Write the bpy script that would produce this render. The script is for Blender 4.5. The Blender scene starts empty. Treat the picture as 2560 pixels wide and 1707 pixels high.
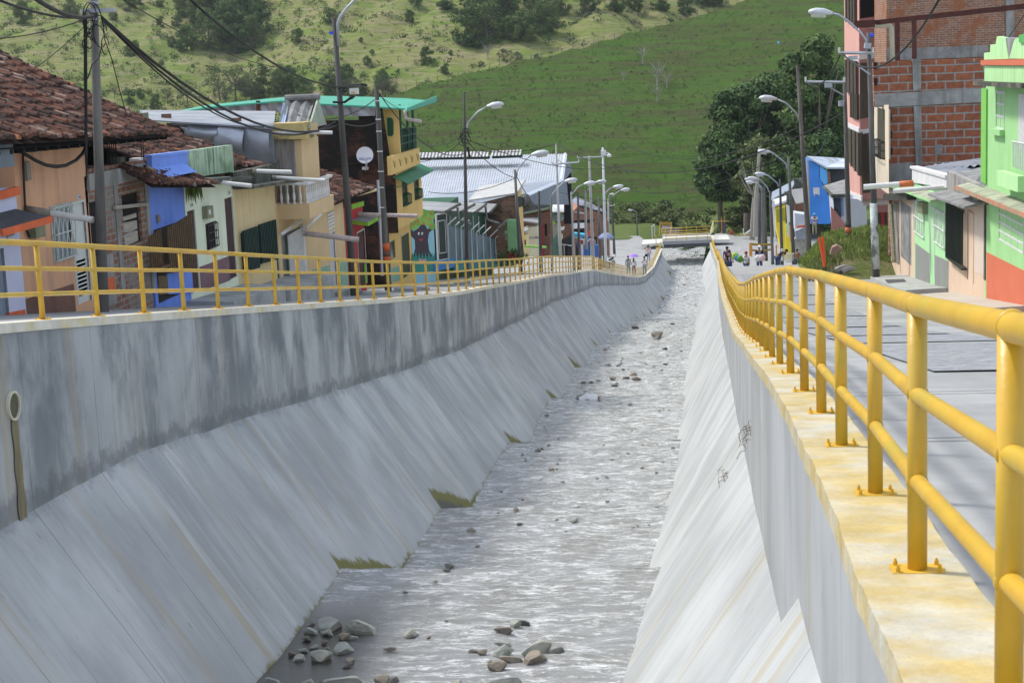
import bpy, math, random
import numpy as np
from mathutils import Vector, Matrix, noise
random.seed(7); rng = np.random.default_rng(7)
SC = bpy.context.scene; COL = SC.collection
# ------------------------------------------------------------------ camera
F = 4200.0; CX, CY = 1280.0, 853.5            # focal length and centre in photo pixels (2560 wide)
def _n(v):
    v = np.array(v, float); return v/np.linalg.norm(v)
_y = _n([1715-CX, 126-CY, F])
_dy = (-(F*F)-(1715-CX)*(2300-CX))/(126-CY)
_up = -_n([2300-CX, _dy, F]); _x = np.cross(_y, _up)
if _x[0] < 0: _x = -_x
M3 = np.array([_x, _y, _up])
cam_d = bpy.data.cameras.new('camera'); cam = bpy.data.objects.new('camera', cam_d); COL.objects.link(cam)
cam_d.sensor_width = 36; cam_d.lens = F/2560*36; cam_d.clip_start = 0.1; cam_d.clip_end = 6000
ax = M3@np.array([1,0,0]); ay = -(M3@np.array([0,1,0])); az = -(M3@np.array([0,0,1]))
cam.matrix_world = Matrix(((ax[0],ay[0],az[0],0),(ax[1],ay[1],az[1],0),(ax[2],ay[2],az[2],0),(0,0,0,1)))
cam_d.dof.use_dof = True; cam_d.dof.focus_distance = 70; cam_d.dof.aperture_fstop = 16
SC.camera = cam
# ------------------------------------------------------------------ world and sun
SUN_AZ, SUN_EL = math.radians(-62), math.radians(52)     # azimuth from +Y towards +X; sun to the left, slightly ahead
W = bpy.data.worlds.new('World'); SC.world = W; W.use_nodes = True
nt = W.node_tree; nt.nodes.clear()
wo = nt.nodes.new('ShaderNodeOutputWorld'); bg = nt.nodes.new('ShaderNodeBackground'); sk = nt.nodes.new('ShaderNodeTexSky')
sk.sky_type = 'NISHITA'; sk.sun_disc = False; sk.sun_elevation = SUN_EL; sk.sun_rotation = SUN_AZ
sk.dust_density = 3.0; sk.air_density = 1.0; sk.altitude = 1000
tc = nt.nodes.new('ShaderNodeTexCoord'); mp = nt.nodes.new('ShaderNodeMapping'); mp.inputs['Scale'].default_value = (1.6, 1.6, 3.2)
nz = nt.nodes.new('ShaderNodeTexNoise'); nz.inputs['Scale'].default_value = 1.7; nz.inputs['Detail'].default_value = 6; nz.inputs['Roughness'].default_value = .55
rp = nt.nodes.new('ShaderNodeValToRGB'); rp.color_ramp.elements[0].position = .40; rp.color_ramp.elements[1].position = .58
mx = nt.nodes.new('ShaderNodeMix'); mx.data_type = 'RGBA'; mx.inputs['B'].default_value = (8.6, 9.3, 10.6, 1)
nt.links.new(tc.outputs['Generated'], mp.inputs[0]); nt.links.new(mp.outputs[0], nz.inputs['Vector']); nt.links.new(nz.outputs['Fac'], rp.inputs[0])
nt.links.new(rp.outputs[0], mx.inputs['Factor']); nt.links.new(sk.outputs[0], mx.inputs['A']); nt.links.new(mx.outputs['Result'], bg.inputs[0])
bg.inputs[1].default_value = 0.115; nt.links.new(bg.outputs[0], wo.inputs[0])
sd = bpy.data.lights.new('sun', 'SUN'); sun = bpy.data.objects.new('sun', sd); COL.objects.link(sun)
sd.energy = 2.8; sd.angle = math.radians(8); sd.color = (1, .95, .87)
_sv = Vector((math.sin(SUN_AZ)*math.cos(SUN_EL), math.cos(SUN_AZ)*math.cos(SUN_EL), math.sin(SUN_EL)))
sun.rotation_euler = _sv.to_track_quat('Z', 'Y').to_euler(); sun.location = (0, 0, 60)
SC.view_settings.view_transform = 'Standard'; SC.view_settings.look = 'None'; SC.view_settings.exposure = 0.45; SC.view_settings.gamma = 1
SC.render.resolution_x = 1024; SC.render.resolution_y = 682
try:
    SC.cycles.max_bounces = 6; SC.cycles.diffuse_bounces = 3; SC.cycles.use_denoising = True; SC.cycles.volume_bounces = 0
    SC.cycles.transparent_max_bounces = 8
except Exception: pass
# ------------------------------------------------------------------ survey helpers: photo pixel + known plane -> metres
def ray(px, py): return M3@np.array([px-CX, py-CY, F])
def atY(px, py, Y): d = ray(px, py); return d*(Y/d[1])
def atX(px, py, X): d = ray(px, py); return d*(X/d[0])
def atZ(px, py, Z): d = ray(px, py); return d*(Z/d[2])
def proj(P):
    c = M3.T@np.array(P, float); return CX+F*c[0]/c[2], CY+F*c[1]/c[2]
def YX(px, py, X): return atX(px, py, X)[1]
# profiles along the canal: (Y, X, Z) of the railing feet on each wall; (Y0,Z0,Y1,Z1) of the bed between drops
LP=[(-6,-8.3,.45),(10,-8.3,-1.7),(20.4,-8.3,-3.05),(29,-8.3,-4.2),(38,-8.25,-5.42),(43.2,-8.2,-6.12),(50,-8.1,-7.0),(56,-7.95,-7.74),(65,-7.93,-8.78),(76.8,-7.85,-10.17),(91,-7.7,-11.77),(101,-7.5,-13.0),(111.5,-7.5,-14.25),(124.7,-7.36,-15.85),(141,-7.3,-18.19),(159,-7.2,-20.74),(175,-6.84,-23.02),(192,-6.2,-25.4),(210,-5.9,-27.6),(230,-5.2,-29.1),(265,-4.4,-30.2)]
RP=[(-6,.75,-.55),(2,.78,-1.42),(4,.772,-1.66),(6.07,.803,-1.92),(7.96,.86,-2.14),(9.9,.87,-2.36),(11.84,.9,-2.58),(13.65,.91,-2.8),(15.6,.91,-3.02),(17.26,.91,-3.25),(19.27,.92,-3.54),(20.8,.93,-3.75),(23.2,.96,-4.1),(25.4,.98,-4.41),(27.5,1.0,-4.73),(33,1.05,-5.55),(40,1.13,-6.52),(60,1.29,-8.79),(80,1.51,-10.93),(124,2.16,-16.04),(165,2.77,-20.47),(200,3.26,-24.72),(230,3.59,-28.31),(262,3.15,-29.4)]
FL=[(2,-7.0,28.4,-8.88),(28.4,-9.72,38.6,-10.56),(38.6,-11.13,52.6,-12.22),(52.6,-12.72,67.1,-13.76),(67.1,-14.2,81.4,-15.2),(81.4,-15.55,95.8,-16.6),(95.8,-17.1,110.5,-18.3),(110.5,-18.9,122.8,-19.95),(122.8,-20.6,140.4,-22.3),(140.4,-22.8,152,-24.0),(152,-24.6,167,-26.1),(167,-26.6,181,-28),(181,-28.2,200,-30.3),(200,-30.6,216,-31.7),(216,-31.9,250,-33.0),(250,-33.0,300,-33.6)]
def _ty(Y): return Y if Y < 195 else 195+(Y-195)*.64
LP=[(_ty(a),b*_ty(a)/a if a>1 else b,c*_ty(a)/a if a>1 else c) for a,b,c in LP]
RP=[(_ty(a),b*_ty(a)/a if a>1 else b,c*_ty(a)/a if a>1 else c) for a,b,c in RP]
FL=[(_ty(a),b*_ty(a)/a,_ty(c),d*_ty(c)/c) for a,b,c,d in FL]
VL=[(0,2.4),(18.5,2.4),(20,2.25),(23,2.0),(45,2.0),(60,1.9),(75,1.75),(90,1.5),(120,1.3),(140,1.1),(170,1.),(200,.9),(260,.8)]
VR=[(0,1.1),(11.2,1.15),(12.0,2.0),(17,1.9),(27,1.7),(45,1.4),(70,1.3),(120,1.2),(260,.9)]
SR=[(0,1.5),(24,1.5),(40,1.75),(44,1.95),(60,1.95),(95,1.65),(136,1.75),(202,2.4),(225,2.0),(262,2.1)]
def ip(T, Y, c=1): return float(np.interp(Y, [t[0] for t in T], [t[c] for t in T]))
def zL(Y): return ip(LP, Y, 2)
def zR(Y): return ip(RP, Y, 2)
def zF(Y):
    for a in FL:
        if a[0] <= Y < a[2]: return a[1]+(a[3]-a[1])*(Y-a[0])/(a[2]-a[0])
    return FL[0][1] if Y < FL[0][0] else FL[-1][3]
Y_END = 236.0
GRL=[(-20,2.3),(-6,.45)]+[(a,c) for a,b,c in LP if 0<a<196]+[(202,-26.3),(212,-27.2),(225,-27.6),(245,-27.9),(262,-28.2),(275,-28.4)]
GRR=[(-20,.9),(-6,-.55)]+[(a,c) for a,b,c in RP if 0<a<70]+[(80,-10.5),(88,-11.35),(95,-12.1),(99,-13.1),(105,-14.2),(124,-16.1),(165,-20.45),(198,-24.0),(215,-26.6),(230,-27.2),(245,-27.7),(262,-28.2),(275,-28.4)]
def gL(Y): return ip(GRL, Y)
def gR(Y): return ip(GRR, Y)
def onground(px, py, side):
    g = gL if side == 'L' else gR; prev = None
    for Y in np.linspace(15, 290, 2200):
        p = atY(px, py, Y)
        if p[2] < g(Y): return p
    return p
# ------------------------------------------------------------------ object helpers
def tag(o, label=None, cat=None, group=None, kind=None):
    if label: o['label'] = label
    if cat: o['category'] = cat
    if group: o['group'] = group
    if kind: o['kind'] = kind
    return o
def thing(name, loc, label, cat, group=None):
    o = bpy.data.objects.new(name, None); COL.objects.link(o); o.location = Vector([float(q) for q in loc]); o.empty_display_size = .3
    return tag(o, label, cat, group)
def wloc(o):
    v = Vector((0,0,0))
    while o is not None: v = v+o.location; o = o.parent
    return v
class MB:
    def __init__(s): s.v = []; s.f = []; s.mi = []; s.uv = {}; s.col = {}
    def add(s, vs, fs, mi=0):
        b = len(s.v); s.v += [tuple(map(float, p)) for p in vs]; s.f += [tuple(b+i for i in f) for f in fs]; s.mi += [mi]*len(fs); return b
    def quad(s, a, b, c, d, mi=0): return s.add([a,b,c,d], [(0,1,2,3)], mi)
    def box(s, a, b, mi=0):
        x0,x1 = sorted((a[0],b[0])); y0,y1 = sorted((a[1],b[1])); z0,z1 = sorted((a[2],b[2]))
        return s.add([(x0,y0,z0),(x1,y0,z0),(x1,y1,z0),(x0,y1,z0),(x0,y0,z1),(x1,y0,z1),(x1,y1,z1),(x0,y1,z1)],
              [(0,3,2,1),(4,5,6,7),(0,1,5,4),(1,2,6,5),(2,3,7,6),(3,0,4,7)], mi)
    def prism(s, pts, d, mi=0):
        """closed polygon pts (3D) extruded by vector d"""
        n = len(pts); d = np.array(d, float); P = [np.array(p, float) for p in pts]
        return s.add(P+[p+d for p in P], [tuple(range(n))[::-1], tuple(range(n, 2*n))]+[(i,(i+1)%n,n+(i+1)%n,n+i) for i in range(n)], mi)
    def tube(s, pts, r, n=8, mi=0, cap=True):
        P = [Vector([float(q) for q in p]) for p in pts]; rr = r if hasattr(r, '__len__') else [r]*len(P)
        vs = []; fs = []; prevx = None
        for i, p in enumerate(P):
            t = (P[min(i+1,len(P)-1)]-P[max(i-1,0)])
            t = t.normalized() if t.length > 1e-9 else Vector((0,0,1))
            if prevx is None:
                a = Vector((0,0,1)) if abs(t.z) < .9 else Vector((1,0,0)); x = t.cross(a).normalized()
            else: x = (prevx-t*prevx.dot(t)).normalized()
            prevx = x; y = t.cross(x)
            for k in range(n):
                an = 2*math.pi*k/n; vs.append(p+(x*math.cos(an)+y*math.sin(an))*rr[i])
        for i in range(len(P)-1):
            for k in range(n): fs.append((i*n+k, i*n+(k+1)%n, (i+1)*n+(k+1)%n, (i+1)*n+k))
        if cap: fs += [tuple(range(n))[::-1], tuple(range((len(P)-1)*n, len(P)*n))]
        return s.add(vs, fs, mi)
    def build(s, name, mat, parent=None, smooth=False, attrs=None):
        me = bpy.data.meshes.new(name); off = wloc(parent) if parent else Vector((0,0,0))
        me.from_pydata([(x-off.x, y-off.y, z-off.z) for x,y,z in s.v], [], s.f)
        for m in (mat if isinstance(mat, (list, tuple)) else [mat]): me.materials.append(m)
        if any(s.mi): me.polygons.foreach_set('material_index', s.mi)
        if attrs:
            for k, arr in attrs.items():
                a = me.attributes.new(k, 'FLOAT', 'POINT'); a.data.foreach_set('value', np.array(arr, float).ravel())
        me.update()
        if smooth: me.polygons.foreach_set('use_smooth', [True]*len(me.polygons))
        o = bpy.data.objects.new(name, me); COL.objects.link(o)
        if parent: o.parent = parent
        return o
def copy_tree(o, parent=None):
    c = o.copy(); COL.objects.link(c)
    if parent: c.parent = parent
    for ch in [q for q in o.children]: copy_tree(ch, c)
    return c
# ------------------------------------------------------------------ materials
MATS = {}
def mat(name, col=(.5,.5,.5), rough=.8, var=.12, scale=2.0, stretch=(1,1,1), bump=.0, bscale=None, metal=0, spec=.3, col2=None, mixpos=(.42,.62), streak=0, streakcol=(.1,.1,.09), grime=0):
    """painted or mineral surface: mottled base colour, optional second colour in patches, vertical run marks, fine bump"""
    if name in MATS: return MATS[name]
    m = bpy.data.materials.new(name); m.use_nodes = True; nt = m.node_tree; N = nt.nodes; L = nt.links
    b = N['Principled BSDF']; b.inputs['Roughness'].default_value = rough; b.inputs['Metallic'].default_value = metal
    b.inputs['Specular IOR Level'].default_value = spec
    g = N.new('ShaderNodeNewGeometry'); mp = N.new('ShaderNodeMapping'); mp.inputs['Scale'].default_value = stretch; L.new(g.outputs['Position'], mp.inputs[0])
    n1 = N.new('ShaderNodeTexNoise'); n1.inputs['Scale'].default_value = scale; n1.inputs['Detail'].default_value = 5; n1.inputs['Roughness'].default_value = .6; L.new(mp.outputs[0], n1.inputs['Vector'])
    mr = N.new('ShaderNodeMapRange'); mr.inputs['From Min'].default_value = .3; mr.inputs['From Max'].default_value = .7; mr.inputs['To Min'].default_value = 1-var; mr.inputs['To Max'].default_value = 1+var; L.new(n1.outputs['Fac'], mr.inputs[0])
    c = N.new('ShaderNodeMix'); c.data_type = 'RGBA'; c.blend_type = 'MULTIPLY'; c.inputs['Factor'].default_value = 1; L.new(mr.outputs[0], c.inputs['B'])
    c.inputs['A'].default_value = (*col, 1); out = c.outputs['Result']
    if col2:
        n2 = N.new('ShaderNodeTexNoise'); n2.inputs['Scale'].default_value = scale*.45; n2.inputs['Detail'].default_value = 6; n2.inputs['Roughness'].default_value = .65; L.new(mp.outputs[0], n2.inputs['Vector'])
        r2 = N.new('ShaderNodeMapRange'); r2.inputs['From Min'].default_value = mixpos[0]; r2.inputs['From Max'].default_value = mixpos[1]; L.new(n2.outputs['Fac'], r2.inputs[0])
        c2 = N.new('ShaderNodeMix'); c2.data_type = 'RGBA'; L.new(r2.outputs[0], c2.inputs['Factor']); c2.inputs['A'].default_value = (*col, 1); c2.inputs['B'].default_value = (*col2, 1); L.new(c2.outputs['Result'], c.inputs['A'])
    if streak:
        m3 = N.new('ShaderNodeMapping'); m3.inputs['Scale'].default_value = (2.6, 2.6, .22); L.new(g.outputs['Position'], m3.inputs[0])
        n3 = N.new('ShaderNodeTexNoise'); n3.inputs['Scale'].default_value = 1.6; n3.inputs['Detail'].default_value = 5; L.new(m3.outputs[0], n3.inputs['Vector'])
        r3 = N.new('ShaderNodeMapRange'); r3.inputs['From Min'].default_value = .5; r3.inputs['From Max'].default_value = .74; r3.inputs['To Max'].default_value = streak; L.new(n3.outputs['Fac'], r3.inputs[0])
        c3 = N.new('ShaderNodeMix'); c3.data_type = 'RGBA'; L.new(r3.outputs[0], c3.inputs['Factor']); L.new(out, c3.inputs['A']); c3.inputs['B'].default_value = (*streakcol, 1); out = c3.outputs['Result']
    L.new(out, b.inputs['Base Color'])
    if bump:
        n4 = N.new('ShaderNodeTexNoise'); n4.inputs['Scale'].default_value = bscale or scale*6; n4.inputs['Detail'].default_value = 6; L.new(g.outputs['Position'], n4.inputs['Vector'])
        bp = N.new('ShaderNodeBump'); bp.inputs['Strength'].default_value = bump; bp.inputs['Distance'].default_value = .03; L.new(n4.outputs['Fac'], bp.inputs['Height']); L.new(bp.outputs[0], b.inputs['Normal'])
    MATS[name] = m; return m
def brick_mat(name, c1, c2, mortar, bw=.3, bh=.1, ms=.012, soot=0, sootcol=(.02,.018,.016), rough=.9, patch=None):
    if name in MATS: return MATS[name]
    m = bpy.data.materials.new(name); m.use_nodes = True; nt = m.node_tree; N = nt.nodes; L = nt.links
    b = N['Principled BSDF']; b.inputs['Roughness'].default_value = rough; b.inputs['Specular IOR Level'].default_value = .15
    g = N.new('ShaderNodeNewGeometry'); sp = N.new('ShaderNodeSeparateXYZ'); L.new(g.outputs['Position'], sp.inputs[0])
    ad = N.new('ShaderNodeMath'); ad.operation = 'ADD'; L.new(sp.outputs[0], ad.inputs[0]); L.new(sp.outputs[1], ad.inputs[1])
    cb = N.new('ShaderNodeCombineXYZ'); L.new(ad.outputs[0], cb.inputs[0]); L.new(sp.outputs[2], cb.inputs[1])
    nw = N.new('ShaderNodeTexNoise'); nw.inputs['Scale'].default_value = 1.3; L.new(cb.outputs[0], nw.inputs['Vector'])
    vm = N.new('ShaderNodeVectorMath'); vm.operation = 'MULTIPLY_ADD'; L.new(nw.outputs['Color'], vm.inputs[0]); vm.inputs[1].default_value = (.05,.05,0); L.new(cb.outputs[0], vm.inputs[2])
    br = N.new('ShaderNodeTexBrick'); br.inputs['Scale'].default_value = 1; br.inputs['Brick Width'].default_value = bw; br.inputs['Row Height'].default_value = bh; br.inputs['Mortar Size'].default_value = ms
    br.inputs['Color1'].default_value = (*c1,1); br.inputs['Color2'].default_value = (*c2,1); br.inputs['Mortar'].default_value = (*mortar,1); br.inputs['Mortar Smooth'].default_value = .3; L.new(vm.outputs[0], br.inputs['Vector'])
    n1 = N.new('ShaderNodeTexNoise'); n1.inputs['Scale'].default_value = 5; n1.inputs['Detail'].default_value = 5; L.new(g.outputs['Position'], n1.inputs['Vector'])
    mr = N.new('ShaderNodeMapRange'); mr.inputs['From Min'].default_value = .3; mr.inputs['From Max'].default_value = .7; mr.inputs['To Min'].default_value = .75; mr.inputs['To Max'].default_value = 1.2; L.new(n1.outputs['Fac'], mr.inputs[0])
    c = N.new('ShaderNodeMix'); c.data_type = 'RGBA'; c.blend_type = 'MULTIPLY'; c.inputs['Factor'].default_value = 1; L.new(br.outputs['Color'], c.inputs['A']); L.new(mr.outputs[0], c.inputs['B']); out = c.outputs['Result']
    if soot or patch:
        n2 = N.new('ShaderNodeTexNoise'); n2.inputs['Scale'].default_value = .9; n2.inputs['Detail'].default_value = 6; n2.inputs['Roughness'].default_value = .65; L.new(g.outputs['Position'], n2.inputs['Vector'])
        r2 = N.new('ShaderNodeMapRange'); lo = .62-soot*.4 if soot else .5; r2.inputs['From Min'].default_value = lo; r2.inputs['From Max'].default_value = lo+.12; L.new(n2.outputs['Fac'], r2.inputs[0])
        c2 = N.new('ShaderNodeMix'); c2.data_type = 'RGBA'; L.new(r2.outputs[0], c2.inputs['Factor']); L.new(out, c2.inputs['A']); c2.inputs['B'].default_value = (*(patch or sootcol), 1); out = c2.outputs['Result']
    L.new(out, b.inputs['Base Color'])
    bp = N.new('ShaderNodeBump'); bp.inputs['Strength'].default_value = .5; bp.inputs['Distance'].default_value = .02; bp.invert = True; L.new(br.outputs['Fac'], bp.inputs['Height']); L.new(bp.outputs[0], b.inputs['Normal'])
    MATS[name] = m; return m
def N_(nt, t, **kw):
    n = nt.nodes.new(t)
    for k, v in kw.items():
        try: n.inputs[k].default_value = v
        except Exception: setattr(n, k, v)
    return n
# ================================================================== CANAL
def concrete_mat(name, base, dark, light, dark_amt, fine=.7, lr=.5):
    m = bpy.data.materials.new(name); m.use_nodes = True; nt = m.node_tree; N = nt.nodes; L = nt.links
    b = N['Principled BSDF']; b.inputs['Roughness'].default_value = .78; b.inputs['Specular IOR Level'].default_value = .35
    def at(n):
        a = N.new('ShaderNodeAttribute'); a.attribute_name = n; return a.outputs['Fac']
    u, v = at('u'), at('v')
    def uvn(su, sv, sc, det=5, rough=.6, off=0):
        c = N.new('ShaderNodeCombineXYZ'); mu = N.new('ShaderNodeMath'); mu.operation='MULTIPLY'; mu.inputs[1].default_value = su; L.new(u, mu.inputs[0])
        mv = N.new('ShaderNodeMath'); mv.operation='MULTIPLY_ADD'; mv.inputs[1].default_value = sv; mv.inputs[2].default_value = off; L.new(v, mv.inputs[0]); L.new(mu.outputs[0], c.inputs[0]); L.new(mv.outputs[0], c.inputs[1]); c.inputs[2].default_value = off
        t = N.new('ShaderNodeTexNoise'); t.inputs['Scale'].default_value = sc; t.inputs['Detail'].default_value = det; t.inputs['Roughness'].default_value = rough; L.new(c.outputs[0], t.inputs['Vector']); return t.outputs['Fac']
    def rng_(x, a, b_, c=0, d=1):
        r = N.new('ShaderNodeMapRange'); r.interpolation_type='SMOOTHSTEP'; r.inputs['From Min'].default_value=a; r.inputs['From Max'].default_value=b_; r.inputs['To Min'].default_value=c; r.inputs['To Max'].default_value=d; L.new(x, r.inputs[0]); return r.outputs[0]
    def mul(x, y):
        q = N.new('ShaderNodeMath'); q.operation='MULTIPLY'; q.use_clamp = True; L.new(x, q.inputs[0]); (L.new(y, q.inputs[1]) if hasattr(y,'node') else setattr(q.inputs[1],'default_value',y)); return q.outputs[0]
    def mixc(f, A, B):
        c = N.new('ShaderNodeMix'); c.data_type='RGBA'; L.new(f, c.inputs['Factor'])
        for k, X in (('A',A),('B',B)):
            if hasattr(X,'node'): L.new(X, c.inputs[k])
            else: c.inputs[k].default_value = (*X,1)
        return c.outputs['Result']
    big = uvn(.5,.35,1.2,4,.55,3.1); col = mixc(rng_(big,.35,.65), base, tuple(x*.74 for x in base))
    col = mixc(mul(rng_(uvn(1.1,.10,1.5,6,.62,7.7),.5,.68),lr), col, light)               # pale runs
    col = mixc(mul(mul(rng_(uvn(2.6,.09,1.6,7,.75,1.3),.50,.74),fine), rng_(uvn(.8,.3,1.2,4,.6,61.),.40,.62)), col, dark)            # fine dark runs
    col = mixc(mul(mul(rng_(uvn(.42,.22,1.5,6,.62,11.9),.42,.60), dark_amt), at('damp')), col, dark)   # broad damp stains
    col = mixc(mul(rng_(uvn(1.6,.06,1.1,5,.6,21.4),.57,.70),.55), col, (.37,.31,.19))       # ochre runs
    col = mixc(mul(rng_(uvn(7,1.2,2.2,3,.6,5.4),.68,.74),.55), col, (.07,.07,.065))          # pits and specks
    ad_=N.new('ShaderNodeMath'); ad_.operation='MULTIPLY_ADD'; L.new(uvn(1.4,1.1,1.6,7,.75,44.), ad_.inputs[0]); ad_.inputs[1].default_value=1.1; su=N.new('ShaderNodeMath'); su.operation='SUBTRACT'; L.new(at('band'),su.inputs[0]); su.inputs[1].default_value=.55; L.new(su.outputs[0],ad_.inputs[2])
    ab=N.new('ShaderNodeMath'); ab.operation='ABSOLUTE'; L.new(ad_.outputs[0],ab.inputs[0]); col = mixc(rng_(ab.outputs[0],.04,.24,.55,0), col, tuple(x*.75 for x in dark))
    mo = uvn(2.2,1.6,1.4,6,.7,33.); mm = N.new('ShaderNodeMath'); mm.operation='MULTIPLY_ADD'; L.new(at('moss'), mm.inputs[0]); mm.inputs[1].default_value=1.0; q=N.new('ShaderNodeMath'); q.operation='SUBTRACT'; L.new(mo,q.inputs[0]); q.inputs[1].default_value=.5; L.new(q.outputs[0], mm.inputs[2])
    mossf = mm.outputs[0]
    col = mixc(rng_(mossf,.3,.55), col, (.155,.15,.045)); col = mixc(rng_(mossf,.85,1.15), col, (.085,.09,.085))
    L.new(col, b.inputs['Base Color'])
    um=N.new('ShaderNodeMath'); um.operation='MODULO'; um.inputs[1].default_value=2.42; L.new(u,um.inputs[0]); jt=N.new('ShaderNodeMath'); jt.operation='LESS_THAN'; jt.inputs[1].default_value=.022; L.new(um.outputs[0],jt.inputs[0]); col=mixc(mul(mul(jt.outputs[0],rng_(uvn(.4,.5,1.5,4,.6,71.),.35,.55)),.55),col,(.10,.105,.11))
    L.new(col, b.inputs['Base Color'])
    bp = N.new('ShaderNodeBump'); bp.inputs['Strength'].default_value=.22; bp.inputs['Distance'].default_value=.03; L.new(uvn(3,2.2,2,9,.75,2.), bp.inputs['Height']); L.new(bp.outputs[0], b.inputs['Normal'])
    return m
M_conL = concrete_mat('concrete_left_upper', (.39,.41,.42), (.14,.16,.175), (.53,.54,.53), .95)
M_conLs = concrete_mat('concrete_left_lining', (.44,.465,.475), (.25,.27,.285), (.55,.565,.56), .7, .8)
M_conRs = concrete_mat('concrete_right_lining', (.47,.49,.49), (.32,.335,.345), (.56,.575,.565), .3,.6,.35)
M_conR = concrete_mat('concrete_right_upper', (.42,.435,.44), (.32,.335,.345), (.50,.505,.49), .45,.25,.25)
M_cop = mat('coping_concrete', (.47,.45,.37), .85, .16, 4, bump=.35, col2=(.48,.37,.15), mixpos=(.38,.60), streak=0)
M_copL = mat('coping_left', (.60,.58,.50), .85, .12, 3, bump=.2, col2=(.62,.53,.30), mixpos=(.5,.65))
Yst = np.unique(np.round(np.concatenate([np.arange(2,44,.25), np.arange(44,100,.5), np.arange(100,Y_END,1.0), [Y_END]]),4))
LIPS = [f[2] for f in FL if f[2] < Y_END]
def hsh(x, s=1.0): return noise.noise(Vector((x*s, 3.7, 1.1)))
def wall_grid(Ys, fun, nv, name, mats, parent, attrf, smooth=True):
    """fun(Y, t)->(point, u, v); grid in (Y,t)"""
    mb = MB(); U=[];V=[];D=[];B=[];MO=[]
    ts = np.linspace(0,1,nv)
    for Y in Ys:
        for t in ts:
            p,v = fun(Y,t); mb.v.append(tuple(float(q) for q in p)); U.append(Y); V.append(v)
            d,b,mo = attrf(Y,t,p,v); D.append(d);B.append(b);MO.append(mo)
    n=len(ts)
    for i in range(len(Ys)-1):
        for j in range(n-1): mb.f.append((i*n+j,(i+1)*n+j,(i+1)*n+j+1,i*n+j+1)); mb.mi.append(0)
    return mb.build(name, mats, parent, smooth, {'u':U,'v':V,'damp':D,'band':B,'moss':MO})
TH = .42
def inL(Y): return ip(LP,Y,1)+.17
def inR(Y): return ip(RP,Y,1)-.21
def jag(Y, s=1): return (.10*noise.noise(Vector((Y*1.3,5*s,0)))+.05*noise.noise(Vector((Y*5.0,9*s,2))))
def brkL(Y): return zL(Y)-ip(VL,Y)+.05*noise.noise(Vector((Y*.25,2,0)))
def brkR(Y): return zR(Y)-ip(VR,Y)+.04*noise.noise(Vector((Y*.3,6,0)))
wl = thing('canal_wall', (-8.3,20,-5), 'grey stained concrete canal wall in front of the coloured houses', 'canal wall')
wr = thing('canal_wall', (1,20,-5), 'pale concrete canal wall beneath the nearest yellow railing', 'canal wall')
def fLu(Y,t):
    zt=zL(Y); zb=brkL(Y)-.35; z=zt-.03+(zb-zt)*t
    return (inL(Y), Y, z), zt-z
def aLu(Y,t,p,v):
    h=zL(Y)-brkL(Y); return (max(0,min(1,1.15-.55*t)), v-h+.06, 0)
wall_grid(Yst, fLu, 14, 'upper_face', M_conL, wl, aLu)
def fLs(Y,t):
    zb=brkL(Y); d=zb-(zF(Y)-1.2); L_=d/1.5
    return (inL(Y)-.03+L_*t+.018*noise.noise(Vector((Y*.8,t*4,1))), Y, zb-d*t), 10+math.hypot(d,L_)*t
def dl(Y):      # distance beyond the last drop lip
    q=[Y-l for l in LIPS if l<=Y]; return min(q) if q else 99
def aLs(Y,t,p,v):
    zw=zF(Y)+.05; hh=p[2]-zw; d=dl(Y); mo=0
    if Y<66 or d<5: 
        w=4.2 if Y<45 else 3.0
        if d<w: mo=max(0,1.45*(1-d/w))*max(0,1-hh/(1.15*(1-d/w)+.12)) if hh>-.2 else 0
        if hh<.12: mo=max(mo,.30*(1-hh/.12))
    return (max(0,1-t*1.2)*.7+.15, v-10+.05, mo*((1.7 if Y<45 else 1.0) if d<5 else 1))
wall_grid(Yst, fLs, 30, 'sloped_lining', M_conLs, wl, aLs)
def fRu(Y,t):
    zt=zR(Y); zb=brkR(Y)-.6; z=zt-.03+(zb-zt)*t
    return (inR(Y), Y, z), zt-z
def aRu(Y,t,p,v): return (.9-.5*t, 9, 0)
Ysr = np.unique(np.round(np.concatenate([np.arange(2,20,.25/3)[:216], Yst[Yst>=20]]),4))
wall_grid(Ysr, fRu, 12, 'upper_face', M_conR, wr, aRu)
def fRs(Y,t):
    zb=brkR(Y); d=zb-(zF(Y)-1.0); L_=d/ip(SR,Y)
    return (inR(Y)+.04-L_*t+.02*noise.noise(Vector((Y*.8,t*4,5))), Y, zb-d*t), 10+math.hypot(d,L_)*t
def aRs(Y,t,p,v):
    hh=p[2]-zF(Y)-.05; return (.4, 9, (.35*(1-hh/.12) if 0<hh<.12 else 0))
wall_grid(Ysr, fRs, 24, 'sloped_lining', M_conRs, wr, aRs)
def ribbon(Ys, xa, xb, z, name, m, parent, th=.12, wob=0):
    mb=MB()
    for i,Y in enumerate(Ys):
        w=wob*noise.noise(Vector((Y*2.2,1,wob*50)))+wob*.6*noise.noise(Vector((Y*9,4,0)))
        w2=wob*.7*noise.noise(Vector((Y*2.7,11,wob*50)))
        a,b,zz=xa(Y)+w,xb(Y)+w2,z(Y)
        mb.v+= [(a,Y,zz-th),(a,Y,zz),(b,Y,zz),(b,Y,zz-th)]
        if i:
            k=4*i
            for q in ((0,1),(1,2),(2,3)): mb.f.append((k-4+q[0],k+q[0],k+q[1],k-4+q[1])); mb.mi.append(0)
    return mb.build(name, m, parent)
ribbon(Ysr, lambda Y:inR(Y)-.015, lambda Y:inR(Y)+TH-.04, lambda Y:zR(Y), 'coping', M_cop, wr, wob=.011)
ribbon(Yst, lambda Y:inL(Y)+.015, lambda Y:inL(Y)-TH+.05, lambda Y:zL(Y), 'coping', M_copL, wl, wob=.015)
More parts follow.
